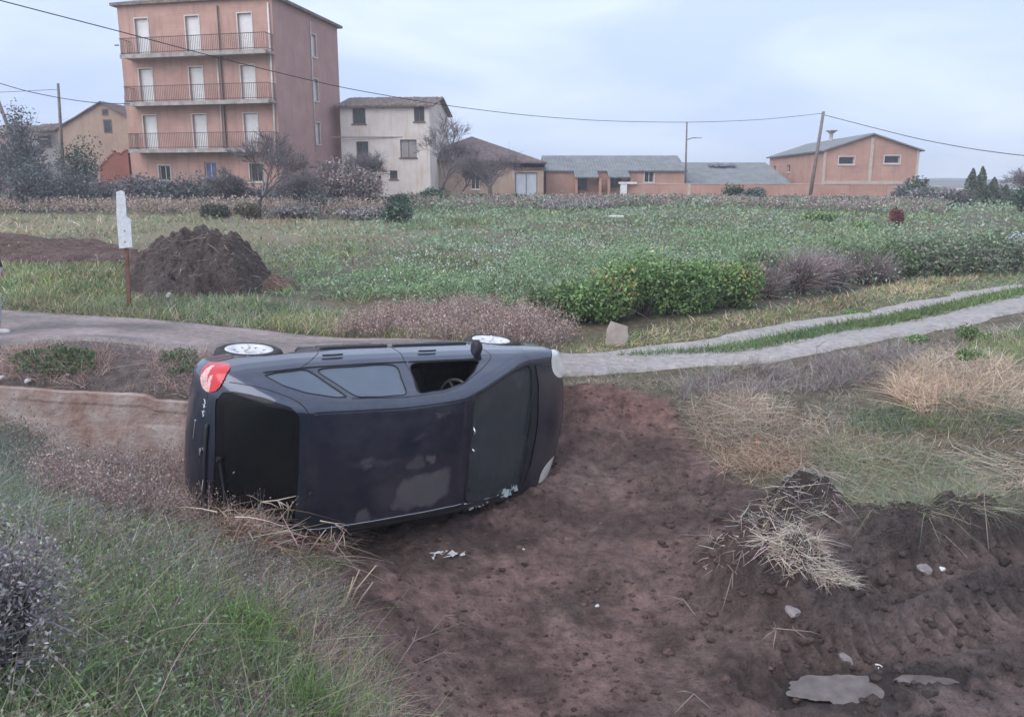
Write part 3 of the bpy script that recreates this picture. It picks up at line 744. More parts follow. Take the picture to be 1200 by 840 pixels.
def snap(V, Fq, sd, lim=.5):
    E = np.concatenate([Fq[:, [0, 1]], Fq[:, [1, 2]], Fq[:, [2, 3]], Fq[:, [3, 0]]]); E = np.unique(np.sort(E, 1), axis=0)
    a, b = sd[E[:, 0]], sd[E[:, 1]]; k = (a * b < 0) & (np.abs(a) < .2) & (np.abs(b) < .2); E = E[k]; a = a[k]; b = b[k]; t = a / (a - b)
    V0 = V.copy(); best = np.full(len(V), .51)
    for (i, j, tt) in ((E[:, 0], E[:, 1], t), (E[:, 1], E[:, 0], 1 - t)):
        order = np.argsort(-tt)
        i, j, tt = i[order], j[order], tt[order]; m = tt < best[i]
        i, j, tt = i[m], j[m], tt[m]
        V[i] = V0[i] + (V0[j] - V0[i]) * tt[:, None]; best[i] = np.minimum(best[i], tt); sd[i] = 0
    return V, sd
def car(name, label, loc, Mrot, paint, open_front=True, step=.017, stains=True, detail=True, group=None, cat='car'):
    root = tag(empty(name), label, cat, group)
    root.matrix_world = Matrix.Translation(loc) @ Mrot.to_4x4()
    V, Fq = car_surface(step)
    x, y, z = V.T; ay = np.abs(y)
    regs = {}
    def reg(nm, fn):
        nonlocal V
        s = fn(V); V, s = snap(V, Fq, s); regs[nm] = s
    big = lambda s, c: np.where(c, s, 9.)
    for k_, pl in WINPOLY.items():
        pp = rounded(pl)
        reg('side_' + k_, lambda V, pp=pp: big(poly_sdf(V[:, [0, 2]], pp), np.abs(V[:, 1]) > .45))
    reg('rearg', lambda V: big(poly_sdf(V[:, [0, 1]], REARG), (V[:, 2] > .85)))
    reg('wsh', lambda V: big(poly_sdf(V[:, [0, 1]], WSH), V[:, 2] > .8))
    reg('cowl', lambda V: big(poly_sdf(V[:, [0, 1]], COWL), V[:, 2] > .8))
    reg('tail', lambda V: big((np.linalg.norm((np.c_[V[:, 0], np.abs(V[:, 1]), V[:, 2]] - [.16, .70, .775]) / [.135, .15, .165], axis=1) - 1) * .14, V[:, 0] < .6))
    reg('head', lambda V: big((np.linalg.norm((np.c_[V[:, 0] + (V[:, 2] - .7) * .9, np.abs(V[:, 1]) , V[:, 2]] - [3.79, .64, .71]) / [.20, .19, .13], axis=1) - 1) * .12, V[:, 0] > 3.2))
    arch = lambda V: big(np.min([np.hypot(V[:, 0] - wx, V[:, 2] - wz) for wx, wz in WHEELS], axis=0) - .335, (np.abs(V[:, 1]) > .5))
    reg('arch', arch)
    low = lambda V: big(V[:, 2] - .30, (V[:, 2] < .6))
    # wheel wells pushed in
    s = regs['arch']; k = s < -1e-6
    V[k, 1] = np.sign(V[k, 1]) * np.maximum(.5, np.abs(V[k, 1]) - .28)
    # small dents and creases
    d = fbm(V[:, 0] * 1.6 + 4, V[:, 1] * 1.6 + V[:, 2], 90, 3)
    V[:, 2] -= np.where((V[:, 2] > 1.3), .018 * d, 0)
    cen = {n: s[Fq].max(1) for n, s in regs.items()}
    fid = np.zeros(len(Fq), int)
    names = list(regs)
    for i, n in enumerate(names):
        if n == 'arch': continue
        fid[(cen[n] <= 1e-6) & (fid == 0)] = i + 1
    side = np.sign(V[Fq].mean(1)[:, 1]).astype(int)
    def pull(faces, nm, mats, parent, off=0., fm=None, smooth_=True, thick=0):
        u, inv = np.unique(faces, return_inverse=True)
        VV = V[u].copy()
        o = mesh_np(nm, VV, [inv.reshape(faces.shape)], mats, parent, fmat=fm, smooth=smooth_)
        if off:
            nrm = np.zeros(len(VV) * 3, np.float32); o.data.vertices.foreach_get('normal', nrm)
            VV = VV + nrm.reshape(-1, 3) * off; o.data.vertices.foreach_set('co', VV.astype(np.float32).ravel()); o.data.update()
        return o
    archf = cen['arch'] <= 1e-6
    bodyf = fid == 0
    # body: glass holes are left open, wells are dark
    fb = Fq[bodyf]; fm = np.where(archf[bodyf] | (V[fb].mean(1)[:, 2] < .235), 1, 0)
    body = pull(fb, 'body', [paint, PLAST], root, fm=fm)
    G_side = glass_mat('side_glass', (.11, .135, .18), .90); G_ws = glass_mat('windscreen_glass', (.060, .072, .078), .70, .08)  # side glass base colour is lightened to blue-grey for the sky's reflection
    G_rear = glass_mat('rear_glass', (.006, .007, .009), .985, .05)
    BLK = mat('rear_glass_border', (.008, .008, .010), .12, .1, 5)
    def glass(nm, key, sgn, gm, band, off=-.006):
        i = names.index(key) + 1; k = (fid == i) & ((side == sgn) if sgn else True)
        if not k.any(): return None
        ff = Fq[k]; sdv = regs[key][ff].mean(1)
        return pull(ff, nm, [gm, BLK if key == 'rearg' else RUBBER], root, off, fm=np.where(sdv > -band, 1, 0) if band else None)
    glass('windshield', 'wsh', 0, G_ws, 0)
    glass('rear_window', 'rearg', 0, G_rear, .05)
    for sgn in (1, -1):
        for key in ('side_quarter', 'side_rear', 'side_front'):
            if key == 'side_front' and sgn == 1 and open_front: continue
            glass('side_window', key, sgn, G_side, 0)
        i = names.index('tail') + 1; k = (fid == i) & (side == sgn)
        tl = pull(Fq[k], 'tail_light', [REDL, WHITEL], root, .010, fm=(lambda c: np.where((np.hypot((c[:, 0] - .10 + .03 * np.sin(c[:, 2] * 60)) / .055, (c[:, 2] - .73) / .085) < 1), 1, 0))(V[Fq[k]].mean(1)))
        i = names.index('head') + 1; k = (fid == i) & (side == sgn)
        pull(Fq[k], 'headlight', CLEARL, root, .004)
    i = names.index('cowl') + 1; pull(Fq[fid == i], 'cowl', PLAST, root, -.012)
    def on_skin(P, ax):
        P = np.array(P, float); lo = P.copy(); hi = P.copy(); s_ = np.sign(P[:, ax]); lo[:, ax] = s_ * .3 if ax == 1 else .7; hi[:, ax] = s_ * 1.2 if ax == 1 else 1.8
        for _ in range(26):
            m_ = (lo + hi) / 2; o_ = (F(m_) > 0)[:, None]; hi = np.where(o_, m_, hi); lo = np.where(o_, lo, m_)
        return (lo + hi) / 2
    for sg in (1, -1):
        for pl in WINPOLY.values():
            pp = rounded(pl); P = on_skin(np.c_[pp[:, 0], np.full(len(pp), .7 * sg), pp[:, 1]], 1)
            mb = MB(); mb.tube([tuple(p) for p in np.r_[P, P[:2]]], .0055, 5, cap=False); mb.build('window_seal', RUBBER, root)
    P = on_skin(np.c_[WSH, np.full(len(WSH), 1.2)], 2); mb = MB(); mb.tube([tuple(p) for p in np.r_[P, P[:2]]], .011, 5, cap=False); mb.build('window_seal', RUBBER, root)
    # door frame round the open window
    def draped(pts, off=0.):
        P = project(catmull(pts, 6, False)); 
        if off:
            O = np.stack([np.clip(P[:, 0], .55, 3.45), 0 * P[:, 0], 0 * P[:, 0] + .62], 1); D = P - O; D /= np.linalg.norm(D, axis=1, keepdims=True); P = P + D * off
        return P
    def strip(nm, pts, r, m_, off=0., k=5):
        mb = MB(); mb.tube([tuple(p) for p in draped(pts, off)], r, k); return mb.build(nm, m_, root)
    for sg in (1, -1):
        S = lambda pts: [(a, b * sg, c) for a, b, c in pts]
        strip('roof_moulding', S([(.80, .50, 1.385), (1.15, .50, 1.42), (1.6, .498, 1.44), (2.0, .505, 1.41), (2.29, .515, 1.35)]), .0075, RUBBER, .001)
        strip('roof_moulding', S([(.80, .482, 1.385), (1.15, .482, 1.42), (1.6, .48, 1.44), (2.0, .487, 1.41), (2.27, .50, 1.355)]), .003, CHROME if sg < 0 else paint, .004)
        strip('windscreen_trim', S([(2.30, .525, 1.345), (2.62, .605, 1.22), (2.92, .665, 1.06), (3.2, .69, .94)]), .007, CHROME if sg < 0 else RUBBER, .0)
        for q in ([(1.76, .75, .96), (1.79, .82, .80), (1.80, .84, .55), (1.80, .83, .30)],
                  [(1.74, .60, 1.36), (1.77, .70, 1.15), (1.76, .76, .96)],
                  [(.80, .79, .98), (.93, .8, .86), (1.06, .82, .66), (1.10, .82, .50), (1.14, .82, .36), (1.2, .82, .30)],
                  [(1.12, .60, 1.365), (1.5, .58, 1.385), (1.74, .58, 1.38), (2.1, .60, 1.33), (2.45, .70, 1.15), (2.68, .76, .97), (2.72, .80, .88), (2.70, .83, .6), (2.68, .82, .33)],
                  [(1.2, .81, .295), (1.8, .83, .285), (2.68, .82, .29)],
                  [(3.31, .69, .91), (3.48, .68, .87), (3.66, .66, .80), (3.82, .5, .735), (3.90, .25, .70), (3.92, 0, .695)],
                  [(.245, .66, .96), (.35, .69, 1.08), (.5, .66, 1.18), (.66, .60, 1.30), (.74, .52, 1.36), (.76, .45, 1.385), (.765, .2, 1.395), (.765, 0, 1.397)],
                  [(.11, .55, .80), (.075, .3, .80), (.07, 0, .80)],
                  [(.16, .77, .60), (.3, .8, .58), (.36, .80, .55)],
                  [(3.55, .77, .58), (3.75, .74, .60), (3.83, .70, .60)]):
            strip('panel_gap', S(q), .0042, RUBBER, -.001, 4)
        strip('window_seal', S([(.50, .75, .975), (.9, .765, .965), (1.4, .77, .965), (1.78, .77, .965)]), .008, RUBBER, .0)
        strip('window_seal', S([(1.80, .77, .968), (2.2, .77, .968), (2.58, .76, .968)]), .010, RUBBER, .0)
        # side rubbing strip
        mb = MB(); P = draped(S([(1.12, .83, .52), (1.5, .84, .52), (1.78, .84, .52)]), .004); mb.tube([tuple(p) for p in P], .016, 6)
        P = draped(S([(1.84, .84, .52), (2.2, .84, .52), (2.66, .83, .52)]), .004); mb.tube([tuple(p) for p in P], .016, 6); mb.build('rubbing_strip', PLAST, root)
        for hx in (1.04, 1.97):
            mb = MB(); P = draped(S([(hx, .82, .815), (hx + .05, .82, .82), (hx + .13, .82, .82), (hx + .19, .82, .815)]), .018); mb.tube([tuple(p) for p in P], [.004] + [.009] * (len(P) - 2) + [.004], 6); mb.build('door_handle', PLAST, root)
    # tailgate dressings
    mb = MB(); P = draped([(.12, .30, .86), (.12, 0, .865), (.12, -.30, .86)], .012); mb.tube([tuple(p) for p in P], .014, 6); mb.build('tailgate_trim', PLAST, root)
    mb = MB()
    for k_ in range(9):
        yy = .56 - k_ * .018 - (k_ > 4) * .015; P = project(np.array([(.04, yy, .80 + .012 * (k_ % 3 - 1)), (.04, yy - .006, .825 + .01 * (k_ % 2))])); mb.tube([tuple(p + [-.006, 0, .002]) for p in P], .0045, 4)
    mb.build('lettering', CHROME, root)
    mb = MB(); P = draped([(.0, .33, .70), (.0, .25, .70), (.0, .15, .70)], .004); mb.tube([tuple(p) for p in P], .005, 5); mb.build('bumper_trim', CHROME, root)
    c = project(np.array([(.03, .07, .83)]))[0]
    mb = MB(); mb.add([tuple(c + np.array(q)) for q in [(-.012, .035, .0), (-.012, .012, .02), (-.012, -.02, .016), (-.012, -.035, -.008), (-.012, -.008, -.02), (-.012, .022, -.016), (-.002, .035, .0), (-.002, .012, .02), (-.002, -.02, .016), (-.002, -.035, -.008), (-.002, -.008, -.02), (-.002, .022, -.016)]],
           [(0, 1, 2, 3, 4, 5)] + [(i, i + 6, (i + 1) % 6 + 6, (i + 1) % 6) for i in range(6)]); mb.build('emblem', CHROME, root)
    # rear wiper
    mb = MB(); P = draped([(.19, .06, 1.0), (.21, -.1, 1.03), (.25, -.38, 1.05)], .02); mb.tube([tuple(p) for p in P], [.016] + [.009] * (len(P) - 2) + [.004], 5); mb.lathe([(.0, .02), (.02, .018), (.024, -.02)], tuple(P[0]), 'X', 10); mb.build('wiper', PLAST, root)
    for y0 in (.42, -.08):
        mb = MB(); P = draped([(3.30, y0, .93), (3.25, y0 - .12, .955), (3.22, y0 - .50, .965)], .014); mb.tube([tuple(p) for p in P], [.012] + [.008] * (len(P) - 2) + [.004], 5); mb.build('wiper', PLAST, root)
    mb = MB(); c = project(np.array([(.80, -.16, 1.40)]))[0]; mb.tube([c, c + [-.02, 0, .04]], [.014, .008], 6); mb.tube([c + [-.02, 0, .04], c + [-.20, -.01, .12]], [.0045, .003], 5); mb.build('antenna', RUBBER, root)
    # mirrors
    for sg in (1, -1):
        mb = MB(); cx_, cy_, cz_ = 2.50, .885 * sg, .985
        ring = []
        for i, (t, s1, s2) in enumerate([(-.1, .3, .3), (-.085, .75, .8), (-.03, 1, 1), (.05, .95, .95), (.085, .7, .7), (.1, .3, .3)]):
            ring.append([(cx_ + t * .45 + .03 * (1 - s1), cy_ + math.cos(a) * .085 * s1, cz_ + math.sin(a) * .062 * s2) for a in [2 * math.pi * j / 14 for j in range(14)]])
        v = [p for r_ in ring for p in r_]; f = [(i * 14 + j, i * 14 + (j + 1) % 14, (i + 1) * 14 + (j + 1) % 14, (i + 1) * 14 + j) for i in range(5) for j in range(14)] + [tuple(range(13, -1, -1)), tuple(70 + j for j in range(14))]
        mb.add(v, f, 0, True); mb.tube([(2.56, .76 * sg, .955), (2.53, .84 * sg, .965)], [.03, .035], 8)
        mb.build('door_mirror', PLAST, root)
    # cabin
    mb = MB(); mb.box((2.0, 0, .33), (2.3, 1.35, .04)); mb.box((.98, 0, .62), (.04, 1.3, .56)); mb.build('cabin_floor', SEATM, root)
    for sy in (.36, -.36):
        mb = MB(); mb.box((1.95, sy, .50), (.48, .48, .16)); mb.box((1.70, sy, .82), (.13, .46, .60), M=Matrix.Rotation(-.25, 3, 'Y')); mb.box((1.60, sy, 1.20), (.09, .24, .16)); mb.build('seat', SEATM, root, bevel=.03)
    mb = MB(); mb.box((1.22, 0, .52), (.45, 1.2, .16)); mb.box((1.02, 0, .80), (.13, 1.2, .50), M=Matrix.Rotation(-.25, 3, 'Y')); mb.build('rear_bench', SEATM, root, bevel=.03)
    mb = MB(); mb.box((2.92, 0, .80), (.5, 1.32, .22)); mb.box((2.72, 0, .72), (.12, 1.3, .18)); mb.build('dashboard', SEATM, root, bevel=.04)
    mb = MB(); ring = []
    Mx = Matrix.Rotation(R_(-62), 3, 'Y')
    pts = [Mx @ Vector((.185 * math.cos(a), .185 * math.sin(a), 0)) + Vector((2.40, .36, .86)) for a in [2 * math.pi * j / 28 for j in range(29)]]
    mb.tube(pts, .015, 6, cap=False)
    for a in (0, 2.1, 4.2): mb.tube([Mx @ Vector((.185 * math.cos(a), .185 * math.sin(a), 0)) + Vector((2.40, .36, .86)), Vector((2.44, .36, .84))], .014, 5)
    mb.tube([(2.40, .36, .86), (2.7, .36, .72)], .03, 6); mb.build('steering_wheel', mat('wheel_plastic', (.16, .15, .15), .5), root)
    # wheels
    for wx, wz, dz, cap in ((WHEELS[0][0], WHEELS[0][1], -.13, 1), (WHEELS[1][0], WHEELS[1][1], -.07, 1)):
        for sg in (1, -1):
            drop = dz if stains and sg > 0 else 0
            mb = MB(); cc = (wx - (.09 if drop and wx < 1 else 0), ((.665 if wx < 1 else .70) if stains else .72) * sg, wz + drop)
            prof = [(.20, -.085), (.215, -.095), (.255, -.10), (.285, -.085), (.298, -.06), (.30, -.03), (.30, .03), (.298, .06), (.285, .085), (.255, .10), (.215, .095), (.20, .085)]
            mb.lathe([(r_, h_ * sg) for r_, h_ in prof], cc, 'Y', 40)
            wh = mb.build('wheel', TYRE, root)
            mb = MB(); mb.lathe([(.0, .07 * sg), (.04, .075 * sg), (.06, .06 * sg), (.12, .075 * sg), (.17, .088 * sg), (.205, .100 * sg), (.213, .09 * sg), (.20, .0)], cc, 'Y', 40)
            mb.build('hubcap', HUB, wh)
            for j in range(7):
                mb = MB(); a = 2 * math.pi * j / 7; mb.box((cc[0] + .135 * math.cos(a), cc[1] + .082 * sg, cc[2] + .135 * math.sin(a)), (.034, .006, .010), M=Matrix.Rotation(-a, 3, 'Y'))
                mb.build('hubcap_slot', SLOTSH, wh)  # thin bar on the cap; its grey paints the shade of a recess
            mb = MB(); mb.lathe([(.0, -.06 * sg), (.17, -.05 * sg), (.185, .0)], cc, 'Y', 24); mb.build('rim', mat('rusty_steel', (.10, .07, .06), .7), wh)
            if detail and sg > 0:
                mb = MB(); mb.tube([(cc[0] - .05, cc[1] + .085, cc[2] + .03), (cc[0] - .02, cc[1] + .12, cc[2] + .06), (cc[0] - .035, cc[1] + .15, cc[2] + .04)], [.012, .02, .008], 5)
                mb.build('torn_hubcap_piece', HUB, wh)
    return root
_B = Matrix(((1, 0, 0), (0, 0, -1), (0, 1, 0)))
CAR_LOC = Vector((-3.0456, 6.2322, 1.2144))
CAR_ROT = Matrix.Rotation(R_(33.828), 3, 'Z') @ Matrix.Rotation(R_(5.472), 3, 'Y') @ Matrix.Rotation(R_(1.574), 3, 'X') @ _B
PAINT = car_paint('dark_blue_paint', (.024, .034, .070))
the_car = car('overturned_car', 'dark blue hatchback lying on its side in the mud with its roof towards the viewer', CAR_LOC, CAR_ROT, PAINT)
# broken glass and scuffs along the lower windscreen edge
def on_car(p): return the_car.matrix_world @ Vector(p)
SHARD = mat('broken_glass', (.55, .62, .62), .2, .2, 30)
mb = MB(); rnd = random.Random(3)
for i in range(26):
    t = rnd.uniform(0, 1); c = project(np.array([(2.45 + .75 * t + rnd.gauss(0, .02), -.57 - .1 * t + rnd.gauss(0, .02), 1.2 - .25 * t)]))[0]
    s = rnd.uniform(.008, .03); mb.add([tuple(c + np.array([rnd.gauss(0, s), rnd.gauss(0, s), rnd.gauss(.006, .004)])) for _ in range(3)], [(0, 1, 2)])
c = project(np.array([(2.97, -.60, 1.0)]))[0]; mb.add([tuple(c + np.array(q)) for q in [(-.05, -.03, .01), (.04, -.05, .015), (.06, .03, .01), (-.02, .045, .02)]], [(0, 1, 2, 3)])
mb.build('glass_shards', SHARD, the_car)
mb = MB()
for p0, p1 in (((2.315, .23, 1.35), (2.315, .14, 1.35)), ((2.32, .02, 1.35), (2.33, -.02, 1.35))):
    P = project(np.array([p0, p1])); mb.tube([tuple(P[0] + [0, 0, .01]), tuple((P[0] + P[1]) / 2 + [.015, 0, .025]), tuple(P[1] + [0, 0, .01])], [.006, .012, .005], 5)
mb.build('torn_trim', CHROME, the_car)

# ------------------------------------------------------------------ buildings
def wallmat(name, c1, c2, stain=(.3, .25, .22), scale=.8):
    """plaster or brick far away: blotches, streaks running down, fine courses"""
    m = bpy.data.materials.new(name); m.use_nodes = True; nt = m.node_tree; p = nt.nodes['Principled BSDF']; p.inputs['Roughness'].default_value = .9; p.inputs['Specular IOR Level'].default_value = .15
    tc = N(nt, 'ShaderNodeTexCoord')
    n = N(nt, 'ShaderNodeTexNoise'); n.inputs['Scale'].default_value = scale; n.inputs['Detail'].default_value = 7; n.inputs['Roughness'].default_value = .6; nt.links.new(tc.outputs['Object'], n.inputs['Vector'])
    mp = N(nt, 'ShaderNodeMapping'); mp.inputs['Scale'].default_value = (2.2, 2.2, .25); nt.links.new(tc.outputs['Object'], mp.inputs[0])
    n2 = N(nt, 'ShaderNodeTexNoise'); n2.inputs['Scale'].default_value = 1.6; n2.inputs['Detail'].default_value = 5; nt.links.new(mp.outputs[0], n2.inputs['Vector'])
    r = N(nt, 'ShaderNodeValToRGB'); nt.links.new(n.outputs['Fac'], r.inputs[0]); r.color_ramp.elements[0].position = .36; r.color_ramp.elements[1].position = .66
    r.color_ramp.elements[0].color = (*c1, 1); r.color_ramp.elements[1].color = (*c2, 1)
    r2 = N(nt, 'ShaderNodeMapRange'); r2.inputs[1].default_value = .52; r2.inputs[2].default_value = .72; r2.inputs[4].default_value = .55; nt.links.new(n2.outputs['Fac'], r2.inputs[0])
    mx = N(nt, 'ShaderNodeMix'); mx.data_type = 'RGBA'; nt.links.new(r2.outputs[0], mx.inputs[0]); nt.links.new(r.outputs[0], mx.inputs[6]); mx.inputs[7].default_value = (*stain, 1)
    nt.links.new(mx.outputs[2], p.inputs['Base Color'])
    w_ = N(nt, 'ShaderNodeTexWave'); w_.bands_direction = 'Z'; w_.inputs['Scale'].default_value = 2.2; w_.inputs['Distortion'].default_value = .4; nt.links.new(tc.outputs['Object'], w_.inputs['Vector'])
    b = N(nt, 'ShaderNodeBump'); b.inputs['Strength'].default_value = .25; b.inputs['Distance'].default_value = .02; nt.links.new(w_.outputs['Fac'], b.inputs['Height']); nt.links.new(b.outputs[0], p.inputs['Normal'])
    return m
BR_SALMON = wallmat('salmon_brick', (.45, .265, .215), (.55, .34, .28), (.30, .21, .19))
BR_SIDE = wallmat('rose_brick', (.44, .265, .235), (.51, .315, .28), (.36, .25, .235))
BR_RED = wallmat('red_brick', (.30, .11, .085), (.38, .15, .11), (.22, .12, .1))
BR_ORANGE = wallmat('orange_brick', (.42, .245, .195), (.52, .315, .255), (.33, .24, .21))
PL_CREAM = wallmat('cream_plaster', (.68, .60, .55), (.80, .73, .67), (.62, .44, .32))
PL_TAN = wallmat('tan_plaster', (.40, .28, .22), (.46, .34, .27), (.32, .24, .2))
PL_GREY = wallmat('grey_render', (.34, .30, .29), (.42, .38, .37), (.26, .24, .23))
PL_BLUE = wallmat('pale_blue_render', (.46, .50, .56), (.56, .60, .64), (.40, .40, .42))
TILE = mat('old_roof_tiles', (.22, .16, .14), .9, .45, 3, 1.0, 9, col2=(.30, .24, .21))
TILE_D = mat('dark_roof_tiles', (.15, .11, .11), .9, .4, 3, .8, 9)
FIBRE = mat('fibre_cement_roof', (.20, .21, .22), .85, .2, 1.2, .3, 14)
CONC = mat('balcony_concrete', (.36, .32, .30), .9, .35, 2.5, .3, 18)
SHUT = mat('white_shutter', (.74, .72, .70), .7, .08, 2)
FRAME_L = mat('pale_frame', (.60, .56, .52), .7, .12, 4)
DARKW = mat('dark_opening', (.035, .035, .04), .25, .3, 4, spec=.5)
BLUE = mat('blue_shutter', (.10, .14, .30), .7, .2, 3)
WOOD = mat('weathered_wood', (.16, .13, .12), .9, .3, 5)
IRON = mat('rusty_iron', (.10, .07, .065), .8, .3, 6)
PIPE = mat('white_pipe', (.66, .62, .60), .6, .15, 5)

def V3(p, z=0): return Vector((p[0], p[1], z))
def wall(parent, p0, p1, z0, z1, m, openings=(), z1b=None, peak=None, name='wall', t=.22):
    """one wall with real openings (s0,s1,z0,z1) cut in; z1b: height at p1; peak (s,z): gable point"""
    a = V3(p0); b = V3(p1); L = (b - a).length; u = (b - a).normalized(); n = Vector((u.y, -u.x, 0))
    z1b = z1 if z1b is None else z1b
    ss = sorted({0, L, *[o[0] for o in openings], *[o[1] for o in openings]}); zb = min(z1, z1b)
    zz = sorted({z0, zb, *[o[2] for o in openings], *[o[3] for o in openings]})
    mb = MB(); P = lambda s, d, z: a + u * s - n * d + Vector((0, 0, z))
    for i in range(len(ss) - 1):
        for j in range(len(zz) - 1):
            cs, cz = (ss[i] + ss[i + 1]) / 2, (zz[j] + zz[j + 1]) / 2
            if any(o[0] < cs < o[1] and o[2] < cz < o[3] for o in openings): continue
            mb.add([P(ss[i], 0, zz[j]), P(ss[i + 1], 0, zz[j]), P(ss[i + 1], 0, zz[j + 1]), P(ss[i], 0, zz[j + 1])], [(0, 1, 2, 3)])
    top = [(0, z1)] + ([peak] if peak else []) + [(L, z1b)]
    if peak or z1b != z1:
        pts = [P(0, 0, zb)] + [P(s, 0, z) for s, z in top] + [P(L, 0, zb)]
        q = [pts[0]];
        for v in pts[1:]:
            if (v - q[-1]).length > 1e-4: q.append(v)
        if (q[0] - q[-1]).length < 1e-4: q.pop()
        mb.add(q, [tuple(range(len(q) - 1, -1, -1))])
    for o in openings:
        s0, s1, y0, y1 = o[:4]
        mb.add([P(s0, 0, y0), P(s1, 0, y0), P(s1, t, y0), P(s0, t, y0)], [(0, 1, 2, 3)])
        mb.add([P(s0, 0, y1), P(s0, t, y1), P(s1, t, y1), P(s1, 0, y1)], [(0, 1, 2, 3)])
        mb.add([P(s0, 0, y0), P(s0, t, y0), P(s0, t, y1), P(s0, 0, y1)], [(0, 1, 2, 3)])
        mb.add([P(s1, 0, y0), P(s1, 0, y1), P(s1, t, y1), P(s1, t, y0)], [(0, 1, 2, 3)])
    o = mb.build(name, m, parent)
    return a, u, n, L
def fit_out(parent, fr, o, kind='window', fillm=DARKW, framem=FRAME_L, fill='pane', surround=True, mull=True, sill=True, d=.13, slats=0, bars=0):
    a, u, n, L = fr; s0, s1, z0, z1 = o[:4]; w_ = .055
    mb = MB()
    mb.obox(a, u, n, (s0, -d - .05, z0), (s0 + w_, -d, z1)); mb.obox(a, u, n, (s1 - w_, -d - .05, z0), (s1, -d, z1))
    mb.obox(a, u, n, (s0 + w_, -d - .05, z1 - w_), (s1 - w_, -d, z1)); mb.obox(a, u, n, (s0 + w_, -d - .05, z0), (s1 - w_, -d, z0 + w_))
    if mull: mb.obox(a, u, n, ((s0 + s1) / 2 - .025, -d - .045, z0 + w_), ((s0 + s1) / 2 + .025, -d + .005, z1 - w_))
    if surround:
        for q in (((s0 - .07, .0, z0 - .002), (s0 - .003, .035, z1 + .07)), ((s1 + .003, .0, z0 - .002), (s1 + .07, .035, z1 + .07)), ((s0 - .003, .0, z1 + .003), (s1 + .003, .033, z1 + .07))): mb.obox(a, u, n, *q)
    if sill: mb.obox(a, u, n, (s0 - .08, -.02, z0 - .09), (s1 + .08, .07, z0 - .004))
    w = mb.build(kind, framem, parent)
    mb = MB()
    if slats:
        h = (z1 - z0 - 2 * w_) / slats
        for i in range(slats): mb.obox(a, u, n, (s0 + w_, -d - .04 - .012 * (i % 2), z0 + w_ + i * h + .006), (s1 - w_, -d - .02, z0 + w_ + (i + 1) * h))
        mb.obox(a, u, n, (s0 + w_, -d - .07, z0 + w_), (s1 - w_, -d - .055, z1 - w_))
    else: mb.obox(a, u, n, (s0 + w_, -d - .04, z0 + w_), (s1 - w_, -d - .025, z1 - w_))
    mb.build(fill, fillm, w)
    if bars:
        mb = MB()
        for i in range(bars): s = s0 + (i + .5) * (s1 - s0) / bars; mb.obox(a, u, n, (s - .012, .02, z0), (s + .012, .045, z1))
        mb.build('bar', IRON, w)
    return w
def slab_roof(parent, corners, th, m, name='roof', corr=0, uneven=0.0, seed=1):
    """a sloping roof plane p00 (eave left) p10 (eave right) p11 (ridge right) p01 (ridge left) with tile rolls"""
    A0, A1, B1, B0 = [Vector(c) for c in corners]; rnd = random.Random(seed); L = (A1 - A0).length
    nrm = (A1 - A0).cross(B0 - A0).normalized()
    if nrm.z < 0: nrm = -nrm
    k = corr or 1; kk = 4 if corr else 1; mm_ = 9 if (corr and uneven) else 1
    V = []; nn = k * kk
    for i in range(nn + 1):
        t = i / nn
        for j in range(mm_ + 1):
            s_ = j / mm_
            hgt = (.045 * (.5 - .5 * math.cos(2 * math.pi * t * k)) if corr else 0) + uneven * rnd.uniform(-1, 1) * .5
            V.append(A0.lerp(A1, t).lerp(B0.lerp(B1, t), s_) + nrm * hgt)
    top = len(V); V += [v - nrm * th for v in [A0, A1, B1, B0]]
    R = mm_ + 1
    F = [(i * R + j, (i + 1) * R + j, (i + 1) * R + j + 1, i * R + j + 1) for i in range(nn) for j in range(mm_)]
    F += [(top, top + 3, top + 2, top + 1)]
    F += [tuple([i * R for i in range(nn + 1)] + [top + 1, top])]
    F += [tuple([i * R + mm_ for i in range(nn + 1)] + [top + 2, top + 3])]
    F += [tuple([j for j in range(R)] + [top + 3, top]), tuple([nn * R + j for j in range(R)] + [top + 2, top + 1])]
    mb = MB(); mb.add(V, F, 0, False); return mb.build(name, m, parent)
def XP(px, Y): return (px - 600) / FOCAL * Y * math.cos(PITCH)
def ZP(py, Y): return PY(600, py, Y).z
GB = 2.1

# --- the four storey block
Yc = 47.0; cpt = Vector((XP(330, Yc), Yc)); fd = Vector((-.978, .208)); sdv_ = Vector((.208, .978))
LF, LS = 10.9, 9.1
pL = cpt + fd * LF; pR = cpt + sdv_ * LS; pB = pL + sdv_ * LS
flat = tag(empty('apartment_building'), 'four storey salmon brick block with three long balconies and white shutters', 'building')
H0 = 2.55; FL = [H0 + 2.95, H0 + 5.87, H0 + 8.79]; HT = H0 + 11.95
fopen = []
for k, z in enumerate(FL):
    for s in (LF * .155, LF * .49, LF * .825): fopen.append((s - .48, s + .48, z + .04, z + (2.2 if k < 2 else 2.35)))
gopen = [(LF * .19, LF * .19 + .85, H0 + 1.0, H0 + 1.95), (LF * .50, LF * .50 + .85, H0 + 1.0, H0 + 2.15), (LF * .80, LF * .80 + .95, H0 + .9, H0 + 2.05)]
fr = wall(flat, pL, cpt, H0 - 1, HT, BR_SALMON, fopen + gopen)
for o in fopen: fit_out(flat, fr, o, 'balcony_door', SHUT, FRAME_L, 'shutter', mull=False, sill=False, slats=14)
fit_out(flat, fr, gopen[0]); fit_out(flat, fr, gopen[1], 'window', BLUE, FRAME_L, 'shutter', surround=False, slats=8); fit_out(flat, fr, gopen[2], bars=6)
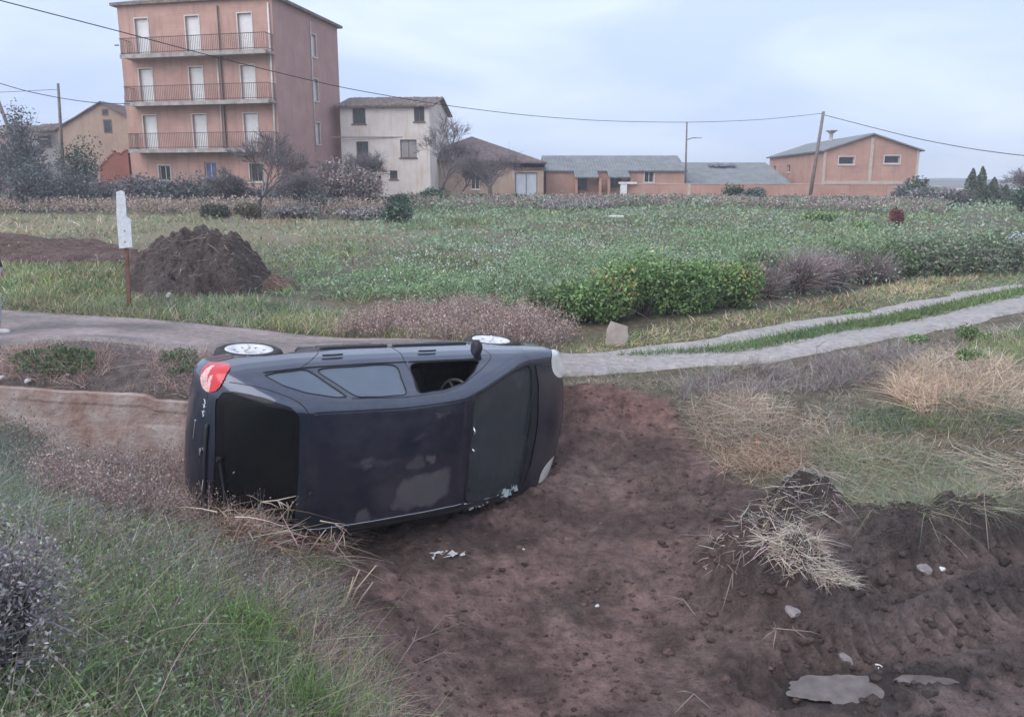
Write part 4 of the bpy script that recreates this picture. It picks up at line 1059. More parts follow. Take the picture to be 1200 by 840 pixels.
sopen = [(LS * .54, LS * .54 + .72, z + .55, z + 2.0) for z in FL] + [(LS * .30, LS * .30 + .7, H0 + .75, H0 + 1.75)]
fr2 = wall(flat, cpt, pR, H0 - 1, HT, BR_SIDE, sopen)
for o in sopen[:3]: fit_out(flat, fr2, o, 'window', SHUT, FRAME_L, 'shutter', surround=True, mull=False, slats=8)
fit_out(flat, fr2, sopen[3], surround=False)
wall(flat, pR, pB, H0 - 1, HT, BR_SIDE); wall(flat, pB, pL, H0 - 1, HT, BR_SALMON)
a, u, n, L = fr
for k, z in enumerate(FL):
    mb = MB(); mb.obox(a, u, n, (.7, -.1, z - .16), (L - .02, .95, z)); mb.obox(a, u, n, (.7, .95, z - .22), (L - .02, 1.0, z + .02))
    bal = mb.build('balcony', CONC, flat)
    mb = MB()
    for s in np.arange(.75, L - .03, .125): mb.obox(a, u, n, (s, .92, z + .021), (s + .016, .936, z + .98))
    for e_ in np.arange(.05, .9, .125):
        mb.obox(a, u, n, (.72, e_, z + .02), (.736, e_ + .016, z + .98)); mb.obox(a, u, n, (L - .05, e_, z + .02), (L - .034, e_ + .016, z + .98))
    for zz_ in (.10, .98): mb.obox(a, u, n, (.71, .91, z + zz_), (L - .03, .95, z + zz_ + .035)); mb.obox(a, u, n, (.71, .0, z + zz_), (.745, .91, z + zz_ + .03)); mb.obox(a, u, n, (L - .065, .0, z + zz_), (L - .03, .91, z + zz_ + .03))
    mb.build('railing', IRON, bal)
for nm, s, z1_ in (('downpipe', L - .22, HT - .3), ('downpipe', L * .64, FL[2] - .2), ('downpipe', L * .64 + .25, HT - .3)):
    mb = MB(); mb.tube([a + u * s + n * .09 + Vector((0, 0, H0 + (0 if s > L * .7 else 2.7))), a + u * s + n * .09 + Vector((0, 0, z1_))], .055 if s > L * .7 else .045, 8)
    mb.build(nm, PIPE if s > L * .7 or s < L * .645 else IRON, flat)
a2, u2, n2_, L2 = fr2
mb = MB(); mb.tube([a2 + u2 * LS * .53 + n2_ * .06 + Vector((0, 0, FL[0])), a2 + u2 * LS * .53 + n2_ * .06 + Vector((0, 0, HT - .4))], .035, 6); mb.build('downpipe', PIPE, flat)
mid_ = (pL + cpt + pR + pB) / 4
def outp(p, o_): d = (p - mid_); return p + d.normalized() * o_
e4 = [outp(p, .42) for p in (pL, cpt, pR, pB)]
mb = MB(); zc = HT
mb.add([V3(p, zc) for p in e4] + [V3(p, zc + .16) for p in e4], [(3, 2, 1, 0), (0, 1, 5, 4), (1, 2, 6, 5), (2, 3, 7, 6), (3, 0, 4, 7)]); mb.build('cornice', TILE, flat)
rdg = [V3(mid_ + fd * 2.2, HT + 1.7), V3(mid_ - fd * 2.2, HT + 1.7)]
E_ = [V3(p, zc + .17) for p in e4]
mb = MB(); mb.add(E_ + rdg, [(0, 1, 5, 4), (1, 2, 5), (2, 3, 4, 5), (3, 0, 4)]); mb.build('roof', TILE, flat)
mb = MB(); mb.tube([a + Vector((0, 0, HT - 2.4)) + u * -.25 + n * .2, a + Vector((0, 0, HT - 2.4)) + n * .2 + u * .05], .04, 5); mb.build('bracket', IRON, flat)

def house(name, label, p0, p1, depth, z0, zt, m, openings=(), specs=(), roof='gable_x', ridge=1.2, over=.3, rm=TILE, corr=40, uneven=.05, sidem=None, side_open=(), cat='building', peak_s=None):
    """p0->p1: front wall. roof gable_x: ridge parallel to the front; gable_f: gable in front; mono"""
    root = tag(empty(name), label, cat); a = Vector(p0); b = Vector(p1); u = (b - a).normalized(); back = Vector((-u.y, u.x)); L = (b - a).length
    a2 = a + back * depth; b2 = b + back * depth; sidem = sidem or m
    if roof == 'gable_x':
        fr = wall(root, a, b, z0 - .8, zt, m, openings); wall(root, b2, a2, z0 - .8, zt, m)
        frs = wall(root, b, b2, z0 - .8, zt, sidem, side_open, peak=(depth / 2, zt + ridge)); wall(root, a2, a, z0 - .8, zt, sidem, peak=(depth / 2, zt + ridge))
        sl = ridge / (depth / 2); ra = a + back * depth / 2 - u * over; rb = b + back * depth / 2 + u * over; o_ = over
        slab_roof(root, [V3(a - u * over - back * o_, zt - sl * o_ + .05), V3(b + u * over - back * o_, zt - sl * o_ + .05), V3(rb, zt + ridge + .05), V3(ra, zt + ridge + .05)], .10, rm, 'roof', corr, uneven)
        slab_roof(root, [V3(b2 + u * over + back * o_, zt - sl * o_ + .05), V3(a2 - u * over + back * o_, zt - sl * o_ + .05), V3(ra, zt + ridge + .05), V3(rb, zt + ridge + .05)], .10, rm, 'roof', 0)
    elif roof == 'gable_f':
        pk = L / 2 if peak_s is None else peak_s
        fr = wall(root, a, b, z0 - .8, zt, m, openings, peak=(pk, zt + ridge)); wall(root, b2, a2, z0 - .8, zt, m, peak=(L - pk, zt + ridge))
        wall(root, b, b2, z0 - .8, zt, sidem); frs = wall(root, a2, a, z0 - .8, zt, sidem, side_open)
        r0 = a + u * pk - back * over; r1 = a2 + u * pk + back * over
        s1_ = ridge / pk; s2_ = ridge / (L - pk)
        slab_roof(root, [V3(a2 - u * over + back * over, zt - s1_ * over + .05), V3(a - u * over - back * over, zt - s1_ * over + .05), V3(r0, zt + ridge + .05), V3(r1, zt + ridge + .05)], .10, rm, 'roof', corr, uneven)
        slab_roof(root, [V3(b + u * over - back * over, zt - s2_ * over + .05), V3(b2 + u * over + back * over, zt - s2_ * over + .05), V3(r1, zt + ridge + .05), V3(r0, zt + ridge + .05)], .10, rm, 'roof', corr, uneven)
    elif roof == 'mono':
        fr = wall(root, a, b, z0 - .8, zt, m, openings); wall(root, b2, a2, z0 - .8, zt + ridge, m)
        frs = wall(root, b, b2, z0 - .8, zt, sidem, z1b=zt + ridge); wall(root, a2, a, z0 - .8, zt + ridge, sidem, z1b=zt)
        s_ = ridge / depth
        slab_roof(root, [V3(a - u * over - back * over, zt - s_ * over + .05), V3(b + u * over - back * over, zt - s_ * over + .05), V3(b2 + u * over + back * over, zt + ridge + s_ * over + .05), V3(a2 - u * over + back * over, zt + ridge + s_ * over + .05)], .10, rm, 'roof', corr, uneven)
    for i, o in enumerate(openings):
        fit_out(root, fr, o, **(specs[i] if i < len(specs) and specs[i] else {}))
    return root, fr, frs

def px_open(p0, p1, px0, px1, py0, py1, Y):
    """opening seen between two columns and two rows on a wall p0->p1 (design helper)"""
    a = Vector(p0); b = Vector(p1); u = (b - a).normalized(); o = []
    for px in (px0, px1):
        k = (px - 600) / FOCAL * math.cos(PITCH); s = (k * a.y - a.x) / (u.x - k * u.y); o.append(s)
    return (o[0], o[1], ZP(py1, Y), ZP(py0, Y))
# --- cream house right of the block
Y = 54.0; p0 = (XP(401, Y), Y + .2); p1 = (XP(505, Y), Y - .3)
ops = [px_open(p0, p1, 416, 431, 127, 145, Y), px_open(p0, p1, 487, 499, 125, 143, Y), px_open(p0, p1, 419, 433, 166, 194, Y), px_open(p0, p1, 470, 489, 164, 185, Y), px_open(p0, p1, 457, 466, 200, 210, Y), px_open(p0, p1, 431, 447, 206, 221, Y)]
h1, f1, _ = house('village_house', 'three storey cream plastered house with an old tiled roof beside the salmon block', p0, p1, 8.0, GB - .2, ZP(124, Y), PL_CREAM, ops,
    [dict(surround=False, framem=WOOD)] * 3 + [dict(surround=False, fillm=PL_GREY, framem=WOOD, fill='shutter')] + [dict(surround=False, mull=False, framem=WOOD)] * 2, ridge=.95, over=.38, uneven=.09, corr=34)
mb = MB(); mb.box((XP(440, Y), Y - .12, ZP(161, Y)), (6.4, .06, .08)); mb.build('string_course', PL_GREY, h1)
# --- barn with a hipped roof and the blue gated shed
Y = 57.0; a0 = Vector((XP(490, Y), Y)); b0 = Vector((XP(601, Y), Y)); dp = 9.0; ze = ZP(196, Y)
barn = tag(empty('hip_roofed_barn'), 'low tan barn with a dark hipped tile roof behind the bare trees', 'building')
za = ZP(186, Y)
ob = px_open(a0, b0, 552, 562, 205, 222, Y)
frb = wall(barn, a0, b0, GB - 1, za, PL_TAN, [ob], z1b=ZP(190, Y)); fit_out(barn, frb, ob, surround=False)
a0b, b0b = a0 + Vector((0, dp)), b0 + Vector((0, dp)); ap = V3((XP(553, Y + 4), Y + 4.5), ZP(160, Y + 4.5))
wall(barn, b0, b0b, GB - 1, ZP(190, Y), PL_TAN); wall(barn, b0b, a0b, GB - 1, za - .2, PL_TAN); wall(barn, a0b, a0, GB - 1, za, PL_TAN)
cs = [V3(a0 + Vector((-.5, -.5)), za + .02), V3(b0 + Vector((2.6, -.5)), ZP(190.5, Y)), V3(b0b + Vector((2.6, .5)), ZP(190, Y)), V3(a0b + Vector((-.5, .5)), za)]
cs2 = [c + Vector((0, 0, -.12)) for c in cs]
mb = MB(); mb.add(cs + cs2 + [ap], [(0, 1, 8), (1, 2, 8), (2, 3, 8), (3, 0, 8), (4, 7, 6, 5), (0, 4, 5, 1), (1, 5, 6, 2), (2, 6, 7, 3), (3, 7, 4, 0)]); mb.build('roof', TILE_D, barn)
p0 = (XP(601.5, Y), Y - .05); p1 = (XP(637, Y), Y - .05)
sh, fsh, _ = house('gate_shed', 'lean-to with pale blue doors beside the hipped barn', p0, p1, 5, GB, ZP(193, Y - .3) - .3, PL_TAN, [(.15, 1.85, GB - .1, GB + 2.05)], [dict(kind='gate', fillm=PL_BLUE, framem=WOOD, fill='door_leaf', surround=False, sill=False)], roof='mono', ridge=.35, over=.15, rm=TILE_D, corr=12)
# --- brick row with grey roof
Y = 60.0; p0 = (XP(640, Y), Y); p1 = (XP(802, Y), Y + .1)
ops = [px_open(p0, p1, 674, 688, 206, 222, Y), px_open(p0, p1, 714, 728, 203, 219, Y), px_open(p0, p1, 755, 766, 200, 214, Y)]
row_, fr3, _ = house('brick_outbuilding', 'long low orange brick outbuilding with a grey sheet roof', p0, p1, 7, GB, ZP(200, Y), BR_ORANGE, ops, [dict(surround=False, framem=WOOD), dict(surround=False, framem=WOOD), dict(framem=FRAME_L)], ridge=1.25, over=.2, rm=FIBRE, corr=46, uneven=.01)
a, u, n, L = fr3
for s0, s1 in ((2.2, 4.1), (4.9, 6.6)):
    slab_roof(row_, [a + u * s0 + n * 1.5 + Vector((0, 0, ZP(208, Y))), a + u * s1 + n * 1.5 + Vector((0, 0, ZP(208, Y))), a + u * s1 + n * .3 + Vector((0, 0, ZP(200, Y))), a + u * s0 + n * .3 + Vector((0, 0, ZP(200, Y)))], .08, FIBRE, 'porch_roof', 10)
for s in (4.15, 4.85, 2.25, 6.65):
    mb = MB(); mb.obox(a, u, n, (s, .02, GB - .5), (s + .2, 1.3, ZP(209, Y))); mb.build('buttress', BR_ORANGE, row_)
# --- grey roofed shed, warehouse
Y = 62.0; p0 = (XP(804, Y), Y); p1 = (XP(925, Y), Y + .2)
shed2, f4, _ = house('sheet_roofed_shed', 'low shed with a broad grey sheet roof and a dark hole near its ridge', p0, p1, 6, GB, ZP(215, Y), BR_ORANGE, roof='mono', ridge=1.75, over=.25, rm=FIBRE, corr=40, uneven=.01)
mb = MB(); hY = Y + 4.7
for i in range(5):
    c = Vector((XP(832 + i * 6.4, hY), hY + .1 * (i % 2), ZP(193.5 + (i % 2) * .8, hY) + .02)); mb.box(c, (.5, .6 + .25 * (i % 3), .03), M=Matrix.Rotation(R_(16), 3, 'X'))
mb.build('roof_hole', DARKW, shed2)
Yf = 58.0; pf0 = Vector((XP(963, Yf), Yf)); pf1 = Vector((XP(1069, Yf), Yf - .6)); Lw = (pf1 - pf0).length; ztw = ZP(176, Yf)
ops = [px_open(pf0, pf1, 981, 999, 184, 193, Yf), px_open(pf0, pf1, 1034, 1052, 183, 192, Yf)]
ware, fw_, fws = house('brick_warehouse', 'orange brick warehouse with a low gable and two dark strip windows', pf0, pf1, 16, GB, ztw, BR_ORANGE, ops, [dict(mull=False, framem=FRAME_L)] * 2, roof='gable_f', ridge=ZP(157.5, Yf) - ztw, over=.3, rm=FIBRE, corr=30, uneven=.01,
    side_open=[(6.2, 7.2, ZP(200, Yf), ZP(190, Yf)), (1.6, 2.5, ZP(200, Yf), ZP(190, Yf))], sidem=BR_ORANGE)
for o in [(6.2, 7.2, ZP(200, Yf), ZP(190, Yf)), (1.6, 2.5, ZP(200, Yf), ZP(190, Yf))]: fit_out(ware, fws, o, mull=False, surround=False)
a, u, n, L = fw_
PILL = mat('pale_concrete', (.50, .42, .36), .9, .15, 2)
for s0, s1, z0_, z1_ in ((0, .18, GB, ztw), (L - .18, L, GB, ztw), (L / 2 - .12, L / 2 + .12, GB, ztw + .9)):
    mb = MB(); mb.obox(a, u, n, (s0, .003, z0_), (s1, .08, z1_)); mb.build('pilaster', PILL, ware)
mb = MB(); mb.obox(a, u, n, (.18, .003, ZP(216, Yf)), (L - .18, .10, ZP(212.5, Yf))); mb.build('string_course', PILL, ware)
cx_ = XP(970, 66); mb = MB(); mb.tube([(cx_, 66, ZP(176, 66)), (cx_, 66, ZP(157, 66))], .15, 8); mb.tube([(cx_, 66, ZP(157, 66)), (cx_, 66, ZP(154, 66))], [.15, .42], 8); mb.tube([(cx_, 66, ZP(154, 66)), (cx_, 66, ZP(153, 66))], [.5, .5], 8); mb.build('chimney', CONC, ware)
# --- long yard wall of brick, with a white gate post
Yw = 55.0
yw = tag(empty('yard_wall'), 'long low brick yard wall running below the warehouse', 'wall')
q0 = Vector((XP(733, Yw), Yw)); q1 = Vector((XP(1066, Yw), Yw - 1.2)); uu = (q1 - q0).normalized(); nn_ = Vector((uu.y, -uu.x)); Lq = (q1 - q0).length; zt = ZP(216.5, Yw)
k = 9
for i in range(k):
    s0, s1 = Lq * i / k, Lq * (i + 1) / k
    mb = MB(); mb.obox(V3(q0), V3(uu), V3(nn_), (s0 + .1, -.15, GB - 1.2), (s1 - .1, .0, zt + .03 * (i % 2))); mb.build('wall_panel', BR_ORANGE, yw)
    mb = MB(); mb.obox(V3(q0), V3(uu), V3(nn_), (s1 - .099, -.2, GB - 1.2), (s1 + .099, .05, zt + .04)); mb.build('pier', PILL if i == 1 else BR_ORANGE, yw)
mb = MB(); mb.obox(V3(q0), V3(uu), V3(nn_), (0.1, -.19, zt + .05), (Lq, .03, zt + .10)); mb.build('coping', PILL, yw)
gp = tag(empty('gate_post'), 'white rendered gate post with a cap at the end of the brick yard wall', 'post')
mb = MB(); mb.box((q0.x - .15, q0.y - .1, GB + .2), (.45, .45, 2.0)); mb.build('post', SHUT, gp); mb = MB(); mb.box((q0.x + .15, q0.y - .1, GB + 1.27), (1.3, .55, .14)); mb.build('cap', SHUT, gp)
# --- left side: gabled house, low grey house, far pink house, red wall
Y = 56.0; p0 = (XP(74, Y), Y); p1 = (XP(180, Y), Y); zt = ZP(151, Y)
ops = []
gh, fg, _ = house('gabled_house', 'tan gabled house with two tiny windows left of the salmon block', p0, p1, 10, GB - .3, zt, PL_TAN, ops, [], roof='gable_f', ridge=ZP(120, Y) - zt, over=.2, rm=TILE_D, corr=26, uneven=.03)
mb = MB(); mb.box((XP(142, Y), Y + 2, ZP(118, Y)), (.3, .3, 1.2)); mb.build('chimney', CONC, gh)
for x_, y_, w_, h_ in ((132.5, 148, .42, .8), (131, 131.5, .28, .3)):
    mb = MB(); mb.box((XP(x_, Y), Y - .02, ZP(y_, Y)), (w_ + .16, .06, h_ + .16)); wn = mb.build('window', WOOD, gh); mb = MB(); mb.box((XP(x_, Y), Y - .055, ZP(y_, Y)), (w_, .02, h_)); mb.build('pane', DARKW, wn)
Y = 60.0; p0 = (XP(38, Y), Y); p1 = (XP(73, Y), Y)
lh, fl_, _ = house('low_grey_house', 'low grey house with broken eaves tucked behind the thicket', p0, p1, 6, GB - .3, ZP(152, Y), PL_GREY, [(.9, 1.9, ZP(172, Y), ZP(160, Y))], [dict(surround=False, framem=WOOD)], ridge=.6, over=.25, rm=TILE, corr=10, uneven=.12)
mb = MB()
for i in range(3): mb.box((XP(60, Y), Y - .6, ZP(154 + i * 5, Y)), (1.3, .5, .12))
mb.build('broken_eave', WOOD, lh)
Y = 68.0; p0 = (XP(-60, Y), Y); p1 = (XP(36, Y), Y)
house('far_brick_house', 'distant dull pink house at the edge of the village behind the leaning pole', p0, p1, 7, GB - .3, ZP(158, Y), BR_SIDE, [(5.2, 6.1, ZP(178, Y), ZP(168, Y))], [dict(surround=False)], ridge=1.0, over=.25, rm=TILE, corr=20)
Y = 49.5
rw_ = tag(empty('ruined_red_wall'), 'broken red brick wall stepping up against the salmon block', 'wall')
mb = MB(); xs_ = [118, 125, 132, 136, 142, 153]; tops = [197, 190, 183, 178, 181, 177]
P0 = [(XP(x_, Y), ZP(t_, Y)) for x_, t_ in zip(xs_, tops)]
v = [Vector((x_, Y, GB - 1)) for x_, _ in P0] + [Vector((x_, Y, z_)) for x_, z_ in P0]; v += [q + Vector((0, .35, 0)) for q in v]; k = len(P0)
mb.add(v, [(i, i + 1, k + i + 1, k + i) for i in range(k - 1)] + [(2 * k + i + 1, 2 * k + i, 3 * k + i, 3 * k + i + 1) for i in range(k - 1)] + [(k + i, k + i + 1, 3 * k + i + 1, 3 * k + i) for i in range(k - 1)] + [(0, k, 3 * k, 2 * k)])
mb.build('wall', BR_RED, rw_)
mb = MB(); 
for i in range(14): mb.box((XP(119 + i * 2.4, Y), Y + .1, ZP(np.interp(119 + i * 2.4, xs_, tops), Y) + random.uniform(-.02, .12)), (.16, .3, .09))
mb.build('loose_bricks', BR_RED, rw_)

# --- pale buildings and plain far to the right, hills
far = mat('far_plain', (.13, .13, .12), .95, .2, .02)
for nm, x0, x1, Yh, zt, c in (('hills', -40, 330, 330, 2.6, (.12, .125, .13)), ('hills', 90, 420, 440, 3.6, (.11, .12, .14))):
    k = 60; v = []; 
    for i in range(k + 1):
        xx = x0 + (x1 - x0) * i / k; hh = zt * (.75 + .25 * math.sin(i * .35) * math.sin(i * .13 + 1)) * min(1, i / 8)
        v += [(xx, Yh - 60, -1), (xx, Yh, 2.5 + hh), (xx, Yh + 60, -1)]
    mb = MB(); mb.add(v, [(i * 3 + j, i * 3 + 3 + j, i * 3 + 4 + j, i * 3 + 1 + j) for i in range(k) for j in (0, 1)], 0, True); tag(mb.build(nm, mat('hill_scrub' + str(Yh), c, .95, .2, .02)), kind='structure')
for px, wpx, py0, Yb, c, lb in ((1100, 26, 221, 230, (.30, .26, .26), 'distant low tan building seen left of the conifers'), (1160, 40, 225, 150, (.62, .64, .68), 'distant long pale greenhouse roof behind the conifers')):
    rt, _, _ = house('far_shed', lb, (XP(px - wpx, Yb), Yb), (XP(px + wpx, Yb), Yb), 14, 2.2, ZP(py0 + 6, Yb), mat('far_wall' + str(px), c, .8, .1, .1), [(4, 8, 2.3, ZP(py0 + 8, Yb))], [dict(surround=False)], ridge=ZP(py0, Yb) - ZP(py0 + 6, Yb), rm=mat('far_roof' + str(px), c, .7, .1, .1), corr=0, uneven=0)

# ------------------------------------------------------------------ poles, lamp, cables
PWOOD = mat('pole_wood', (.20, .17, .16), .9, .25, 4)
PCONC = mat('pole_concrete', (.34, .32, .32), .85, .15, 4)
def pole(label, px0, py0, px1, py1, Y, r0, r1, m, cat='utility pole', name='utility_pole', cross=True):
    rt = empty(name); tag(rt, label, cat); b = PY(px0, py0, Y); t_ = PY(px1, py1, Y); b2 = b + (b - t_).normalized() * .6
    mb = MB(); mb.tube([b2, b.lerp(t_, .5), t_], [r0, (r0 + r1) / 2, r1], 8); mb.build('pole', m, rt)
    if cross:
        mb = MB(); mb.box(t_ - (t_ - b).normalized() * .35, (.7, .10, .10)); mb.build('crossarm', IRON, rt)
        for s in (-.28, .28):
            mb = MB(); q = t_ - (t_ - b).normalized() * .35 + Vector((s, 0, .05)); mb.tube([q, q + Vector((0, 0, .16))], [.03, .045], 6); mb.build('insulator', PILL, rt)
    return rt, t_
p1_, t1 = pole('wooden utility pole leaning right in front of the brick warehouse', 950, 226, 965, 131, 52, .13, .10, PWOOD, cross=False)
p2_, t2 = pole('slim street lamp post between the brick outbuilding and the grey shed', 803, 216, 805, 143, 56, .08, .06, PWOOD, 'street lamp', 'street_lamp', cross=False)
mb = MB(); q = PY(805, 164, 56); mb.tube([q, q + Vector((.35, -.1, .12)), q + Vector((.7, -.2, .14))], .03, 6); mb.build('arm', IRON, p2_)
mb = MB(); mb.box(q + Vector((.85, -.24, .13)), (.4, .15, .07)); mb.build('lamp_head', PILL, p2_, bevel=.03)
p3_, t3 = pole('thin grey pole standing straight before the tan gabled house', 74, 200, 68, 98, 50, .12, .08, PWOOD, cross=False)
p4_, t4 = pole('dark wooden pole leaning steeply left at the edge of the thicket', 22, 184, -2, 118, 46, .12, .09, PWOOD, cross=False)
def cable(label, pts, r=.022, n=10):
    """pts (px,py,Y) along the cable; strung between its end points"""
    P = []
    for (a, b, Ya), (c, d, Yb) in zip(pts[:-1], pts[1:]):
        for i in range(n):
            t = i / n; P.append((a + (c - a) * t, b + (d - b) * t, 1 / ((1 - t) / Ya + t / Yb)))
    P.append(pts[-1]); Q = [PY(*q) for q in P]
    # smooth
    for _ in range(14): Q = [Q[0]] + [(Q[i - 1] + Q[i] * 2 + Q[i + 1]) / 4 for i in range(1, len(Q) - 1)] + [Q[-1]]
    mb = MB(); mb.tube(Q, r, 5); return tag(mb.build('power_cable', RUBBER), label, 'cable', 'cables strung between the poles')
cable('long sagging cable crossing in front of the salmon block to the leaning warehouse pole', [(-220, -58, 19), (0, 1, 21), (140, 37, 24), (240, 64, 27), (320, 84, 29.5), (400, 103, 32), (515, 123, 36), (610, 135, 40), (700, 142, 44), (805, 144, 48), (890, 141, 50), (965, 133, 52)], .016)
cable('cable running from the leaning warehouse pole out over the field', [(966, 135, 52), (1020, 149, 49), (1080, 164, 46), (1140, 175, 43), (1200, 183, 40), (1300, 190, 36)], .022)
cable('upper cable reaching the thin grey pole beside the gabled house', [(-60, 80, 44), (0, 98, 46), (30, 107, 48), (69, 115, 50), (110, 121, 48.5), (152, 122, 47.5)], .025)
cable('thin level cable leaving the thin grey pole towards the village edge', [(-60, 110, 50), (0, 108.5, 50), (68, 105, 50)], .016)

# ------------------------------------------------------------------ retaining wall beside the car
def concrete_mat():
    m = wallmat('stained_concrete', (.33, .22, .19), (.48, .41, .39), (.27, .14, .10), 2.6); nt = m.node_tree
    for n_ in list(nt.nodes):
        if n_.bl_idname == 'ShaderNodeTexWave': nt.nodes.remove(n_)
    n_ = N(nt, 'ShaderNodeTexNoise'); n_.inputs['Scale'].default_value = 14; n_.inputs['Detail'].default_value = 9; n_.inputs['Roughness'].default_value = .7
    t_ = N(nt, 'ShaderNodeTexCoord'); nt.links.new(t_.outputs['Object'], n_.inputs['Vector']); nt.links.new(n_.outputs['Fac'], nt.nodes['Bump'].inputs['Height']); nt.nodes['Bump'].inputs['Strength'].default_value = .7; nt.nodes['Bump'].inputs['Distance'].default_value = .05
    return m
CW = concrete_mat()
rw = tag(empty('retaining_wall', (0, 0, 0)), 'low stained concrete retaining wall beside the tail of the overturned car', 'wall')
nW_ = 260; nH = 34; V = []
xs_ = np.linspace(WALL[0][0], WALL[-1][0], nW_); ys_ = wall_y(xs_)
topz = np.interp(xs_, [-9, -6.2, -3.85, -2.1], [.975, .955, .925, .87]) + .05 * fbm(xs_ * 1.7, xs_ * 0, 3, 5) - .05 * smooth(.6, .75, vn(xs_ * 1.3, xs_ * 0 + 5, 31))
for j in range(nH + 1):
    t = j / nH; zz_ = -.35 + (topz + .35) * t
    bump_ = .03 * fbm(xs_ * 2.6, zz_ * 2.6 + 3, 15, 6) + .012 * smooth(.52, .58, vn(xs_ * 1.9, zz_ * 2.6 + 7, 19)) * (t < .9) + .010 * vn(xs_ * 13, zz_ * 13, 23)
    V.append(np.c_[xs_, ys_ + bump_  , zz_])
V.append(np.c_[xs_, ys_ + .02, topz + .012]); V.append(np.c_[xs_, ys_ + .10, topz + .005]); V.append(np.c_[xs_, ys_ + .11, topz * 0 - .35])
V = np.stack(V); ii = np.arange(V.shape[0] * V.shape[1]).reshape(V.shape[:2])
mesh_np('concrete_face', V.reshape(-1, 3), [np.stack([ii[:-1, :-1], ii[:-1, 1:], ii[1:, 1:], ii[1:, :-1]], -1).reshape(-1, 4)], CW, rw, smooth=False)
mb = MB()
for (x_, s_) in ((-5.55, .05), (-4.9, .03)):
    for j in range(9):
        a_ = 2 * math.pi * j / 9
    mb.lathe([(0, s_ * .9), (s_ * .6, s_ * .75), (s_, .1 * s_), (s_ * .8, -.3 * s_)], (x_, float(wall_y(x_)) + .1, 1.0), 'Z', 9)
# ------------------------------------------------------------------ lumpy heaps
def lump(name, label, cat, c, rx, ry, h, col, seed=1, straw=0, parent_mat=None, n=130, sharp=1.0, strawcol=None, kind=None):
    t = np.linspace(-1.25, 1.25, n); U, Vv = np.meshgrid(t, t, indexing='ij'); r = np.sqrt(U ** 2 + Vv ** 2)
    X_ = c[0] + U * rx; Y_ = c[1] + Vv * ry
    prof = np.clip(1 - (r * (1 + .8 * fbm(U * 1.7, Vv * 1.7, seed, 4))) ** 1.7, 0, 1) ** .95
    Zb = gz(X_, Y_)
    Zt = prof * h * (1 + .7 * fbm(U * 2 + seed, Vv * 2, seed, 3)) + (prof > 0) * (.42 * h * np.abs(fbm(U * 5, Vv * 5, seed + 3, 4)) * 2 + .10 * h * fbm(U * 14, Vv * 14, seed + 5, 3)) * sharp * smooth(0, .25, prof)
    Z_ = Zb + Zt - .03 * (prof <= 0) - .0
    keep = prof > -.1
    ii = np.arange(n * n).reshape(n, n); q = np.stack([ii[:-1, :-1], ii[1:, :-1], ii[1:, 1:], ii[:-1, 1:]], -1).reshape(-1, 4)
    k = (prof.ravel()[q].max(1) > 0)
    cc = np.array(col)[None] * (.75 + .5 * (fbm(U * 4, Vv * 4, seed + 9, 4) + .5).reshape(-1, 1))
    root = tag(empty(name), label, cat)
    mesh_np('soil', np.stack([X_, Y_, Z_], -1).reshape(-1, 3), [q[k]], SOIL, root, col=cc, smooth=False)
    if straw:
        ok = np.where(prof.ravel() > .08)[0]; s_ = rng.choice(ok, straw); P = np.stack([X_, Y_, Z_], -1).reshape(-1, 3)[s_] + rng.normal(size=(straw, 3)) * .02
        d = rng.normal(size=(straw, 3)); d[:, 2] = -np.abs(d[:, 2]) * .5 + .25
        V_, F_, C_ = strands(P, d, rng.uniform(.12, .42, straw), rng.uniform(.006, .016, straw), bends(straw, .5, .8), pal(straw, strawcol or [(.22, .17, .14), (.13, .10, .09), (.32, .26, .2)]), 2)
        mesh_np('straw', V_, [F_], DRY, root, col=C_)
    return root
c = G(236, 342); lump('manure_heap', 'big dark heap of straw and soil behind the white marker post', 'heap', (c.x - .1, c.y + .5), 1.68, 1.35, 1.14, (.092, .070, .064), 4, 1500, strawcol=[(.30, .24, .21), (.17, .13, .12), (.42, .35, .30), (.12, .10, .10)])
c = G(300, 340); lump('soil_heap', 'low spill of dirt with pale chips at the foot of the dark heap', 'heap', (c.x - .05, c.y + .2), .95, .6, .30, (.17, .11, .09), 8, 300, strawcol=[(.45, .36, .28), (.30, .2, .15)])
c = G(60, 308); lump('soil_bank', 'long low bank of turned reddish soil left of the dark heap', 'heap', (c.x - 1.6, c.y + .6), 4.2, 1.4, .55, (.13, .085, .075), 12, 500)
c = G(905, 690); 
# ------------------------------------------------------------------ marker post
b = G(152, 364); sp = tag(empty('marker_post', tuple(b)), 'white splintered board nailed to a rusty stake beside the track', 'sign post')
sp.rotation_euler = (0, R_(2.2), R_(12))
RUSTM = mat('rusty_stake', (.20, .10, .075), .85, .35, 8, .3, 30)
BOARD = mat('flaking_white_paint', (.66, .68, .70), .75, .12, 14, .2, 40, col2=(.80, .82, .84))
mb = MB(); mb.box((0, 0, .62), (.06, .05, 1.5)); mb.build('stake', RUSTM, sp)
mb = MB(); y0, y1 = -.045, -.07
out_ = [(-.10, 1.13), (.115, 1.16), (.11, 1.66), (.045, 1.70), (.045, 2.02), (.03, 2.13), (-.02, 2.16), (-.10, 2.13), (-.115, 1.7)]
v = [(x_, y0, z_) for x_, z_ in out_] + [(x_, y1, z_) for x_, z_ in out_]; k = len(out_)
mb.add(v, [tuple(range(k)), tuple(range(2 * k - 1, k - 1, -1))] + [(i, (i + 1) % k, k + (i + 1) % k, k + i) for i in range(k)]); mb.build('board', BOARD, sp)
mb = MB()
for z_ in (1.25, 1.45): mb.lathe([(0, -.076), (.012, -.076), (.014, -.069)], (0, 0, z_), 'Y', 8)
mb.build('nail', RUSTM, sp)
